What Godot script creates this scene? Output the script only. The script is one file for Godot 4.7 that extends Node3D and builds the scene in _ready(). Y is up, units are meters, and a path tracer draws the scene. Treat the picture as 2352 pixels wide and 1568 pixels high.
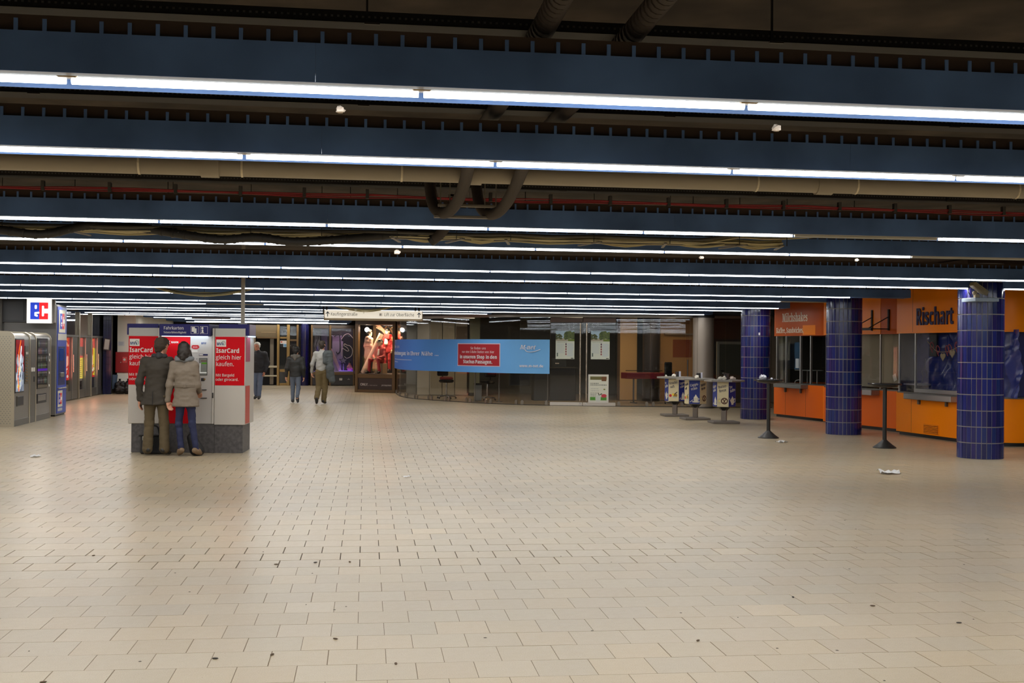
extends Node3D
# An underground station mezzanine: light troughs under a raw ceiling, small shops, ticket machines.
# Plan coordinates: u runs to the right along the light troughs, v runs away from the camera, y is up.

const TURN := 0.14312  # the hall's grid is turned 8.2 degrees against the camera
const LAMP_Y := 2.533
var mats := {}
var names := {}
var rng := RandomNumberGenerator.new()
const FLAT := 4294967295

func _ready():
	rng.seed = 7
	# ---- camera, sky, exposure
	var cam := Camera3D.new()
	cam.name = "camera"
	cam.fov = 31.6
	cam.near = 0.05
	cam.far = 200.0
	cam.position = Vector3(0, 1.58, 0)
	cam.rotation = Vector3(0.00578, 0, 0.0085)
	add_child(cam)
	cam.current = true
	var env := Environment.new()
	env.background_mode = Environment.BG_COLOR
	env.background_color = Color(0, 0, 0)
	env.tonemap_mode = Environment.TONE_MAPPER_LINEAR
	env.tonemap_exposure = 1.0
	env.sdfgi_enabled = true
	env.ssao_enabled = true
	env.ssil_enabled = true
	var we := WorldEnvironment.new()
	we.name = "environment"
	we.environment = env
	add_child(we)
	# ---- large structure
	make_materials()
	hall_shell()
	floor_tiles()
	light_troughs()
	# ---- objects
	left_side()
	ticket_kiosk()
	back_wall()
	showcase()
	way_sign()
	glass_shop()
	columns()
	orange_shops()
	standing_tables()
	services()
	people()
	litter()

# ------------------------------------------------------------------ naming and placing
func W(u: float, y: float, v: float) -> Vector3:
	return Vector3(u * cos(TURN) - v * sin(TURN), y, -u * sin(TURN) - v * cos(TURN))

func numbered(called: String) -> String:
	if not names.has(called):
		names[called] = 0
		return called
	names[called] += 1
	return "%s_%03d" % [called, names[called]]

func tag(o, label: String, category: String, group := "", kind := ""):
	if label: o.set_meta("label", label)
	if category: o.set_meta("category", category)
	if group: o.set_meta("group", group)
	if kind: o.set_meta("kind", kind)
	return o

# a thing at a place of the plan; turn_deg 0 faces the camera side, 90 faces right, -90 faces left
func thing(called: String, label: String, category: String, at: Vector3, turn_deg := 0.0, group := ""):
	var o := Node3D.new()
	o.name = numbered(called)
	add_child(o)
	o.position = at
	o.rotation.y = TURN + deg_to_rad(turn_deg)
	return tag(o, label, category, group)

func part(called: String, shape, m, parent, at := Vector3.ZERO, rot := Vector3.ZERO):
	var o := MeshInstance3D.new()
	o.name = called
	o.mesh = shape.commit() if shape is SurfaceTool else shape
	o.material_override = m
	parent.add_child(o, true)
	o.position = at
	o.rotation = rot
	return o

func struct(called: String, shape, m, label := ""):
	var o = part(called, shape, m, self)
	if label: o.set_meta("label", label)
	o.set_meta("kind", "structure")
	return o

# ------------------------------------------------------------------ materials
func M(col: Color, rough := 0.6, metal := 0.0) -> StandardMaterial3D:
	var key := "%s_%.2f_%.2f" % [col.to_html(), rough, metal]
	if mats.has(key): return mats[key]
	var m := StandardMaterial3D.new()
	m.albedo_color = col
	m.roughness = rough
	m.metallic = metal
	mats[key] = m
	return m

func matt(m: StandardMaterial3D, spec: float) -> StandardMaterial3D:
	var d: StandardMaterial3D = m.duplicate()
	d.metallic_specular = spec
	return d

func L(r: float, g: float, b: float) -> Color:  # a colour given in linear reflectance
	return Color(r, g, b).linear_to_srgb()

func glow(col: Color, energy: float) -> StandardMaterial3D:
	var key := "glow_%s_%.2f" % [col.to_html(), energy]
	if mats.has(key): return mats[key]
	var m := StandardMaterial3D.new()
	m.albedo_color = Color(0.8, 0.8, 0.8)
	m.roughness = 0.4
	m.emission_enabled = true
	m.emission = col
	m.emission_energy_multiplier = energy
	mats[key] = m
	return m

func glass_mat(tint: Color, a: float) -> StandardMaterial3D:
	var m := StandardMaterial3D.new()
	m.albedo_color = Color(tint.r, tint.g, tint.b, a)
	m.transparency = BaseMaterial3D.TRANSPARENCY_ALPHA
	m.roughness = 0.02
	return m

func picture(img: Image, rough := 0.5, emit := 0.0) -> StandardMaterial3D:
	var m := StandardMaterial3D.new()
	var t := ImageTexture.create_from_image(img)
	m.albedo_texture = t
	m.texture_repeat = false
	m.roughness = rough
	if emit > 0.0:
		m.emission_enabled = true
		m.emission = Color.WHITE
		m.emission_operator = BaseMaterial3D.EMISSION_OP_MULTIPLY
		m.emission_texture = t
		m.emission_energy_multiplier = emit
	return m

func noise_tex(freq: float, lo: Color, hi: Color, size := 512, seed_ := 1, octaves := 4) -> NoiseTexture2D:
	var n := FastNoiseLite.new()
	n.seed = seed_
	n.frequency = freq
	n.fractal_octaves = octaves
	var t := NoiseTexture2D.new()
	t.width = size
	t.height = size
	t.seamless = true
	t.noise = n
	var g := Gradient.new()
	g.set_color(0, lo)
	g.set_color(1, hi)
	t.color_ramp = g
	return t

func speckled(m: StandardMaterial3D, freq: float, amount: float, scale: float, seed_ := 1) -> StandardMaterial3D:
	var k := 1.0 - amount
	m.albedo_texture = noise_tex(freq, Color(k, k, k), Color(1, 1, 1), 512, seed_)
	m.uv1_triplanar = true
	m.uv1_world_triplanar = true
	m.uv1_scale = Vector3.ONE * scale
	return m

var m_tile: StandardMaterial3D
var m_joint; var m_panel; var m_steel; var m_dark; var m_black; var m_white; var m_chrome; var m_orange; var m_orange_red
var m_conc; var m_brass; var m_glass; var m_pane

func make_materials():
	m_tile = StandardMaterial3D.new()
	m_tile.albedo_color = Color(1, 1, 1)
	m_tile.vertex_color_use_as_albedo = true
	m_tile.roughness = 0.34
	m_tile.metallic_specular = 0.36
	speckled(m_tile, 0.11, 0.16, 2.2, 3)
	m_tile.roughness_texture = noise_tex(0.012, Color(0.8, 0.8, 0.8), Color(1, 1, 1), 512, 9)
	m_joint = M(L(0.09, 0.066, 0.045), 0.9)
	m_panel = StandardMaterial3D.new()
	m_panel.albedo_color = L(0.12, 0.23, 0.5)
	m_panel.roughness = 0.5
	speckled(m_panel, 0.008, 0.3, 0.35, 5)
	m_steel = M(Color(0.55, 0.54, 0.52), 0.36, 0.8)
	m_dark = M(Color(0.13, 0.125, 0.12), 0.5)
	m_black = M(Color(0.06, 0.06, 0.065), 0.45)
	m_white = M(Color(0.84, 0.82, 0.79), 0.5)
	m_chrome = M(Color(0.8, 0.8, 0.8), 0.15, 1.0)
	m_orange = StandardMaterial3D.new()
	m_orange.albedo_color = L(0.95, 0.25, 0.003)
	m_orange.roughness = 0.3
	m_orange.metallic_specular = 0.28
	m_orange_red = StandardMaterial3D.new()
	m_orange_red.albedo_color = L(0.8, 0.145, 0.012)
	m_orange_red.roughness = 0.28
	m_orange_red.metallic_specular = 0.32
	m_conc = StandardMaterial3D.new()
	m_conc.albedo_color = L(0.085, 0.062, 0.045)
	m_conc.roughness = 0.95
	speckled(m_conc, 0.01, 0.5, 0.3, 11)
	m_brass = M(L(0.26, 0.16, 0.05), 0.4, 0.5)
	m_glass = glass_mat(Color(0.09, 0.1, 0.09), 0.11)
	m_glass.metallic_specular = 0.42
	m_pane = glass_mat(Color(0.2, 0.22, 0.21), 0.08)
	m_pane.metallic_specular = 0.4

# ------------------------------------------------------------------ shapes
func stool() -> SurfaceTool:
	var st := SurfaceTool.new()
	st.begin(Mesh.PRIMITIVE_TRIANGLES)
	st.set_uv(Vector2.ZERO)
	return st

func done(st: SurfaceTool) -> ArrayMesh:
	st.generate_normals()
	return st.commit()

func quad(st: SurfaceTool, a: Vector3, b: Vector3, c: Vector3, d: Vector3):
	# a bottom left, b top left, c top right, d bottom right seen from the front (clockwise)
	st.set_smooth_group(FLAT)
	st.set_uv(Vector2(0, 1)); st.add_vertex(a)
	st.set_uv(Vector2(0, 0)); st.add_vertex(b)
	st.set_uv(Vector2(1, 0)); st.add_vertex(c)
	st.set_uv(Vector2(0, 1)); st.add_vertex(a)
	st.set_uv(Vector2(1, 0)); st.add_vertex(c)
	st.set_uv(Vector2(1, 1)); st.add_vertex(d)

# an axis aligned box, its edges chamfered by e where e > 0
func box(st: SurfaceTool, lo: Vector3, hi: Vector3, e := 0.0):
	var x0 := lo.x; var x1 := hi.x; var y0 := lo.y; var y1 := hi.y; var z0 := lo.z; var z1 := hi.z
	if e <= 0.0:
		quad(st, Vector3(x0, y0, z1), Vector3(x0, y1, z1), Vector3(x1, y1, z1), Vector3(x1, y0, z1))
		quad(st, Vector3(x1, y0, z0), Vector3(x1, y1, z0), Vector3(x0, y1, z0), Vector3(x0, y0, z0))
		quad(st, Vector3(x0, y0, z0), Vector3(x0, y1, z0), Vector3(x0, y1, z1), Vector3(x0, y0, z1))
		quad(st, Vector3(x1, y0, z1), Vector3(x1, y1, z1), Vector3(x1, y1, z0), Vector3(x1, y0, z0))
		quad(st, Vector3(x0, y1, z1), Vector3(x0, y1, z0), Vector3(x1, y1, z0), Vector3(x1, y1, z1))
		quad(st, Vector3(x0, y0, z0), Vector3(x0, y0, z1), Vector3(x1, y0, z1), Vector3(x1, y0, z0))
		return
	var pts := PackedVector2Array([Vector2(x0 + e, z0), Vector2(x1 - e, z0), Vector2(x1, z0 + e), Vector2(x1, z1 - e), Vector2(x1 - e, z1), Vector2(x0 + e, z1), Vector2(x0, z1 - e), Vector2(x0, z0 + e)])
	var ins := PackedVector2Array()
	for p in pts:
		ins.append(Vector2(clampf(p.x, x0 + e, x1 - e), clampf(p.y, z0 + e, z1 - e)))
	prism_side(st, pts, y0 + e, y1 - e)
	bridge(st, pts, y1 - e, ins, y1)
	bridge(st, ins, y0, pts, y0 + e)
	quad(st, Vector3(x0 + e, y1, z1 - e), Vector3(x0 + e, y1, z0 + e), Vector3(x1 - e, y1, z0 + e), Vector3(x1 - e, y1, z1 - e))
	quad(st, Vector3(x0 + e, y0, z0 + e), Vector3(x0 + e, y0, z1 - e), Vector3(x1 - e, y0, z1 - e), Vector3(x1 - e, y0, z0 + e))

func bridge(st: SurfaceTool, a: PackedVector2Array, ya: float, b: PackedVector2Array, yb: float):
	var n := a.size()
	for i in n:
		var j := (i + 1) % n
		var p := Vector3(a[i].x, ya, a[i].y); var q := Vector3(a[j].x, ya, a[j].y)
		var r := Vector3(b[j].x, yb, b[j].y); var s := Vector3(b[i].x, yb, b[i].y)
		if p.distance_squared_to(q) < 1e-12 and r.distance_squared_to(s) < 1e-12: continue
		quad(st, q, r, s, p)

func prism_side(st: SurfaceTool, pts: PackedVector2Array, y0: float, y1: float):
	bridge(st, pts, y0, pts, y1)

# a polygon of the plan (x, z; counter-clockwise with z up = clockwise here as in box) raised from y0 to y1
func prism(st: SurfaceTool, pts: PackedVector2Array, y0: float, y1: float):
	var area := 0.0
	for i in pts.size():
		var j := (i + 1) % pts.size()
		area += pts[i].x * pts[j].y - pts[j].x * pts[i].y
	var p := pts.duplicate()
	if area < 0.0: p.reverse()
	prism_side(st, p, y0, y1)
	var tri := Geometry2D.triangulate_polygon(p)
	st.set_smooth_group(FLAT)
	for k in range(0, tri.size(), 3):
		var a := p[tri[k]]; var b := p[tri[k + 1]]; var c := p[tri[k + 2]]
		if (b - a).cross(c - a) < 0.0:
			var t := b; b = c; c = t
		for q in [a, b, c]:
			st.set_uv(q); st.add_vertex(Vector3(q.x, y1, q.y))
		for q in [a, c, b]:
			st.set_uv(q); st.add_vertex(Vector3(q.x, y0, q.y))

# a flat outline (x, y) given thickness in z, its front at z = depth
func plate(pts: PackedVector2Array, depth: float) -> ArrayMesh:
	var st := stool()
	var p2 := PackedVector2Array()
	for p in pts: p2.append(Vector2(p.x, -p.y))
	prism(st, p2, 0.0, depth)
	st.generate_normals()
	var am := st.commit()
	var mdt := SurfaceTool.new()
	mdt.append_from(am, 0, Transform3D(Basis(Vector3.RIGHT, PI / 2), Vector3.ZERO))
	return mdt.commit()

func bx(lo: Vector3, hi: Vector3, e := 0.0) -> ArrayMesh:
	var st := stool()
	box(st, lo, hi, e)
	return done(st)

# box by centre-bottom: width x, height y, depth z, its bottom at y0, front at z1
func bw(x0: float, x1: float, y0: float, y1: float, z0: float, z1: float, e := 0.0) -> ArrayMesh:
	return bx(Vector3(x0, y0, z0), Vector3(x1, y1, z1), e)

# turned profile: points (radius, y)
func lathe(st: SurfaceTool, prof: Array, sides := 24, smooth := true, c := Vector3.ZERO, sx := 1.0, sz := 1.0):
	for i in prof.size() - 1:
		var r0: float = prof[i].x; var y0: float = prof[i].y
		var r1: float = prof[i + 1].x; var y1: float = prof[i + 1].y
		st.set_smooth_group(i if smooth else FLAT)
		for k in sides:
			var a0 := TAU * k / sides; var a1 := TAU * (k + 1) / sides
			var p := c + Vector3(r0 * cos(a0) * sx, y0, r0 * sin(a0) * sz); var q := c + Vector3(r0 * cos(a1) * sx, y0, r0 * sin(a1) * sz)
			var r := c + Vector3(r1 * cos(a1) * sx, y1, r1 * sin(a1) * sz); var s := c + Vector3(r1 * cos(a0) * sx, y1, r1 * sin(a0) * sz)
			var ua := Vector2(float(k) / sides, 0); var ub := Vector2(float(k + 1) / sides, 1)
			if r1 > 1e-6:
				st.set_uv(Vector2(ub.x, 1)); st.add_vertex(q)
				st.set_uv(Vector2(ub.x, 0)); st.add_vertex(r)
				st.set_uv(Vector2(ua.x, 0)); st.add_vertex(s)
			if r0 > 1e-6:
				st.set_uv(Vector2(ub.x, 1)); st.add_vertex(q)
				st.set_uv(Vector2(ua.x, 0)); st.add_vertex(s)
				st.set_uv(Vector2(ua.x, 1)); st.add_vertex(p)

func turned(prof: Array, sides := 24, smooth := true) -> ArrayMesh:
	var st := stool()
	lathe(st, prof, sides, smooth)
	return done(st)

func cyl(r: float, y0: float, y1: float, sides := 20) -> ArrayMesh:
	return turned([Vector2(0, y0), Vector2(r, y0), Vector2(r, y1), Vector2(0, y1)], sides)

# round tube along points
func tube(st: SurfaceTool, path: Array, r, sides := 8, caps := true):
	var n := path.size()
	var rings := []
	var up := Vector3.UP
	for i in n:
		var d: Vector3 = (path[mini(i + 1, n - 1)] - path[maxi(i - 1, 0)]).normalized()
		if absf(d.dot(up)) > 0.95: up = Vector3.RIGHT if absf(d.x) < 0.9 else Vector3.BACK
		var s := d.cross(up).normalized()
		up = s.cross(d).normalized()
		var rad: float = r[i] if r is Array else r
		var ring := []
		for k in sides:
			var a := TAU * k / sides
			ring.append(path[i] + (s * cos(a) + up * sin(a)) * rad)
		rings.append(ring)
	st.set_smooth_group(1)
	for i in n - 1:
		for k in sides:
			var j := (k + 1) % sides
			for p in [rings[i][k], rings[i + 1][j], rings[i + 1][k], rings[i][k], rings[i][j], rings[i + 1][j]]:
				st.add_vertex(p)
	if caps:
		st.set_smooth_group(FLAT)
		for k in range(1, sides - 1):
			for p in [rings[0][0], rings[0][k + 1], rings[0][k]]: st.add_vertex(p)
			for p in [rings[n - 1][0], rings[n - 1][k], rings[n - 1][k + 1]]: st.add_vertex(p)

func tubed(path: Array, r, sides := 8) -> ArrayMesh:
	var st := stool()
	tube(st, path, r, sides)
	return done(st)

func bend(pts: Array, steps := 6) -> Array:  # a smooth line through points
	var c := Curve3D.new()
	for i in pts.size():
		var t := Vector3.ZERO
		if i > 0 and i < pts.size() - 1: t = (pts[i + 1] - pts[i - 1]) / 6.0
		c.add_point(pts[i], -t, t)
	var out := []
	for i in pts.size() - 1:
		for k in steps: out.append(c.sample(i, float(k) / steps))
	out.append(pts[-1])
	return out

# a smooth band along plan points (x, z), from y0 to y1, thickness th towards the inside; u runs with the length
func band(pts: Array, y0: float, y1: float, th: float, smooth := true) -> ArrayMesh:
	var st := stool()
	var n := pts.size()
	var nor := []
	for i in n:
		var d: Vector2 = (pts[mini(i + 1, n - 1)] - pts[maxi(i - 1, 0)]).normalized()
		nor.append(Vector2(-d.y, d.x))
	var total := 0.0
	var run := [0.0]
	for i in n - 1:
		total += pts[i].distance_to(pts[i + 1]); run.append(total)
	for i in n - 1:
		var a: Vector2 = pts[i]; var b: Vector2 = pts[i + 1]
		var ai: Vector2 = a - nor[i] * th; var bi: Vector2 = b - nor[i + 1] * th
		var ua: float = run[i] / total; var ub: float = run[i + 1] / total
		st.set_smooth_group(1 if smooth else FLAT)
		var f := [[a, y0, ua, 1], [a, y1, ua, 0], [b, y1, ub, 0], [a, y0, ua, 1], [b, y1, ub, 0], [b, y0, ub, 1]]
		for q in f:
			st.set_uv(Vector2(q[2], q[3])); st.add_vertex(Vector3(q[0].x, q[1], q[0].y))
		st.set_smooth_group(2 if smooth else FLAT)
		for q in [[bi, y0], [bi, y1], [ai, y1], [bi, y0], [ai, y1], [ai, y0]]:
			st.add_vertex(Vector3(q[0].x, q[1], q[0].y))
		st.set_smooth_group(FLAT)
		for q in [[a, y1], [ai, y1], [bi, y1], [a, y1], [bi, y1], [b, y1], [ai, y0], [a, y0], [b, y0], [ai, y0], [b, y0], [bi, y0]]:
			st.add_vertex(Vector3(q[0].x, q[1], q[0].y))
	st.set_smooth_group(FLAT)
	var e: Vector2 = pts[0]; var ei: Vector2 = pts[0] - nor[0] * th
	quad(st, Vector3(ei.x, y0, ei.y), Vector3(ei.x, y1, ei.y), Vector3(e.x, y1, e.y), Vector3(e.x, y0, e.y))
	e = pts[n - 1]; ei = e - nor[n - 1] * th
	quad(st, Vector3(e.x, y0, e.y), Vector3(e.x, y1, e.y), Vector3(ei.x, y1, ei.y), Vector3(ei.x, y0, ei.y))
	return done(st)

# an upright picture of width w and height h, its lower left corner at the origin, facing +z, th thick
func card(w: float, h: float, th := 0.004) -> ArrayMesh:
	return bx(Vector3(0, 0, -th), Vector3(w, h, 0))

var fonts := {}
func letters(parent, said: String, at: Vector3, height: float, m, bold := false, squeeze := 1.0, face := "Droid Sans", called := "lettering", tilt := 0.0, center := false, depth := 0.003):
	var key := face + str(bold)
	if not fonts.has(key):
		var f := SystemFont.new()
		f.font_names = PackedStringArray([face])
		f.font_weight = 700 if bold else 400
		fonts[key] = f
	var t := TextMesh.new()
	t.font = fonts[key]
	t.text = said
	t.font_size = 48
	t.pixel_size = height / (48.0 * 0.72)
	t.depth = depth / 1.0
	t.curve_step = 3.0
	t.horizontal_alignment = HORIZONTAL_ALIGNMENT_CENTER if center else HORIZONTAL_ALIGNMENT_LEFT
	t.vertical_alignment = VERTICAL_ALIGNMENT_BOTTOM
	var o := MeshInstance3D.new()
	o.name = called
	o.mesh = t
	o.material_override = m
	parent.add_child(o, true)
	o.transform = Transform3D(Basis(Vector3(0, 0, 1), tilt) * Basis.from_scale(Vector3(squeeze, 1, 1)), at + Vector3(0, -height * 0.33, depth * 0.5))
	return o

func lamp_area(called: String, at: Vector3, size: Vector2, energy: float, col: Color, towards: Vector3, parent = null):
	var l := AreaLight3D.new()
	l.name = called
	l.area_size = size
	l.light_energy = energy
	l.light_color = col
	l.shadow_enabled = true
	l.area_range = 60.0
	(parent if parent else self).add_child(l, true)
	l.position = at
	var up := Vector3.UP if absf(towards.normalized().y) < 0.9 else Vector3(0, 0, -1)
	l.basis = Basis.looking_at(towards, up)
	return l

# ------------------------------------------------------------------ hall: floor slab, ceiling, walls
func slab(called: String, u0: float, u1: float, v0: float, v1: float, y0: float, y1: float, m, label: String):
	var o = struct(called, bx(Vector3(u0, y0, -v1), Vector3(u1, y1, -v0)), m, label)
	o.rotation.y = TURN
	return o

func hall_shell():
	slab("floor", -13.0, 13.6, -4.4, 51.0, -0.3, -0.006, m_joint, "beige stone tile floor of the station hall")
	slab("ceiling", -13.0, 13.6, -4.4, 51.0, 3.12, 3.4, m_conc, "raw dark brown concrete ceiling above the light troughs")
	var wall := M(L(0.2, 0.19, 0.18), 0.8)
	slab("wall_left", -13.0, -12.7, -4.4, 29.0, -0.1, 3.2, wall, "grey hall wall far left beyond the vending machines")
	slab("wall_right", 13.2, 13.5, -4.4, 51.0, -0.1, 3.2, wall, "grey wall behind the orange food stands")
	slab("wall_rear", -13.0, 13.5, -4.4, -4.1, -0.1, 3.2, wall, "hall wall behind the camera")
	slab("wall_far", -13.0, 13.5, 50.6, 50.9, -0.1, 3.2, M(L(0.03, 0.025, 0.02), 0.8), "dark end wall behind the brown shop fronts")
	slab("wall_side", -8.6, -8.3, 28.9, 50.8, -0.1, 3.2, wall, "wall behind the glass doors on the left")
	slab("wall_corner", -12.9, -8.3, 28.9, 29.2, -0.1, 3.2, M(L(0.03, 0.03, 0.05), 0.5), "dark wall return behind the cash machine")
	slab("wall_white", -7.2, -6.62, 41.2, 50.4, -0.1, 3.12, M(L(0.85, 0.8, 0.7), 0.7), "white painted wall end with the red hose cabinet")

# square stone tiles in half bond, turned a little against the beams
func floor_tiles():
	var fl = get_node("floor")
	var ang := deg_to_rad(6.9)
	var ls := 0.292; var lt := 0.2995
	var rows0 := int(floor((-4.0 - 9.064) / lt)); var rows1 := int(ceil((52.0 - 9.064) / lt))
	var near := []
	var far := []
	var inv: Transform3D = fl.transform.affine_inverse()
	for r in range(rows0, rows1):
		var t0 := 9.064 + r * lt
		var off := -0.177 + (0.5 * ls if posmod(r, 2) == 1 else 0.0)
		for k in range(-50, 58):
			var s0 := off + k * ls
			var sc := s0 + ls * 0.5; var tc := t0 + lt * 0.5
			var x := sc * cos(ang) - tc * sin(ang); var z := -sc * sin(ang) - tc * cos(ang)
			var u := x * cos(TURN) - z * sin(TURN); var v := -x * sin(TURN) - z * cos(TURN)
			if u < -12.6 or u > 13.0 or v < -4.0 or v > 50.4: continue
			var wide := [-1, 0, 1].has(r)
			var seen_ := z < -5.25 and absf(x) < -z * 0.43 + 0.3
			var d := [s0, t0, wide, r]
			if seen_ and -z < 11.0: near.append([-z, d])
			else: far.append(d)
	near.sort_custom(func(a, b): return a[0] < b[0])
	var variants := []
	for i in near.size():
		if i >= 300: far.append(near[i][1])
	var st := stool()
	for d in far: tile(st, d, ang, Vector3.ZERO)
	# the nearer paving is grouted flush with a pale filler
	var fill := stool()
	var fq := []
	for e in [[-7.0, 2.0], [-7.0, 8.75], [7.5, 8.75], [7.5, 2.0]]:
		fq.append(Vector3(e[0] * cos(ang) - e[1] * sin(ang), -0.0016, -e[0] * sin(ang) - e[1] * cos(ang)))
	quad(fill, fq[0], fq[1], fq[2], fq[3])
	part("joint_filler", done(fill), M(L(0.21, 0.16, 0.105), 0.9), fl).transform = inv
	var field = part("tile_field", done(st), m_tile, fl)
	field.transform = inv
	field.set_meta("kind", "stuff")
	for i in mini(300, near.size()):
		var d = near[i][1]
		var c := Vector3((d[0] + 0.146) * cos(ang) - (d[1] + 0.15) * sin(ang), 0, -(d[0] + 0.146) * sin(ang) - (d[1] + 0.15) * cos(ang))
		var s1 := stool()
		tile(s1, d, ang, c)
		var o = part("tile", done(s1), m_tile, fl)
		o.transform = inv * Transform3D(Basis(), c)

func tile(st: SurfaceTool, d, ang: float, c: Vector3):
	# the paving nearest the camera is filled flush, the older part farther off has open joints
	var old_: bool = d[3] >= -1
	var g0 := 0.0004 + 0.0006 * rng.randf() + (0.0016 if rng.randf() < 0.08 else 0.0)
	if old_: g0 = 0.001 + 0.0013 * rng.randf()
	var g1 := (0.0004 if not old_ else 0.0006) + 0.0007 * rng.randf() * rng.randf()
	var s0: float = d[0] + g0; var s1: float = d[0] + 0.292 - g0
	var t0: float = d[1] + g1; var t1: float = d[1] + 0.2995 - g1
	if d[2]:
		t0 += 0.0028; t1 -= 0.002
		s0 += 0.0012; s1 -= 0.0012
	var h := rng.randf_range(-0.0004, 0.0004)
	var b := 0.97 + rng.randf_range(-0.045, 0.045)
	if rng.randf() < 0.01: b = 1.1
	var w := rng.randf_range(-0.012, 0.012)
	st.set_color(Color(0.525 * b + w, 0.43 * b, 0.29 * b - w))
	var p := func(s: float, y: float, t: float) -> Vector3:
		return Vector3(s * cos(ang) - t * sin(ang), y, -s * sin(ang) - t * cos(ang)) - c
	var e := 0.0012
	var lo := [p.call(s0, -0.008, t0), p.call(s0, -0.008, t1), p.call(s1, -0.008, t1), p.call(s1, -0.008, t0)]
	var hi := [p.call(s0 + e, h, t0 + e), p.call(s0 + e, h, t1 - e), p.call(s1 - e, h, t1 - e), p.call(s1 - e, h, t0 + e)]
	quad(st, hi[0], hi[1], hi[2], hi[3])
	for k in 4:
		var j := (k + 1) % 4
		quad(st, lo[j], hi[j], hi[k], lo[k])

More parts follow.
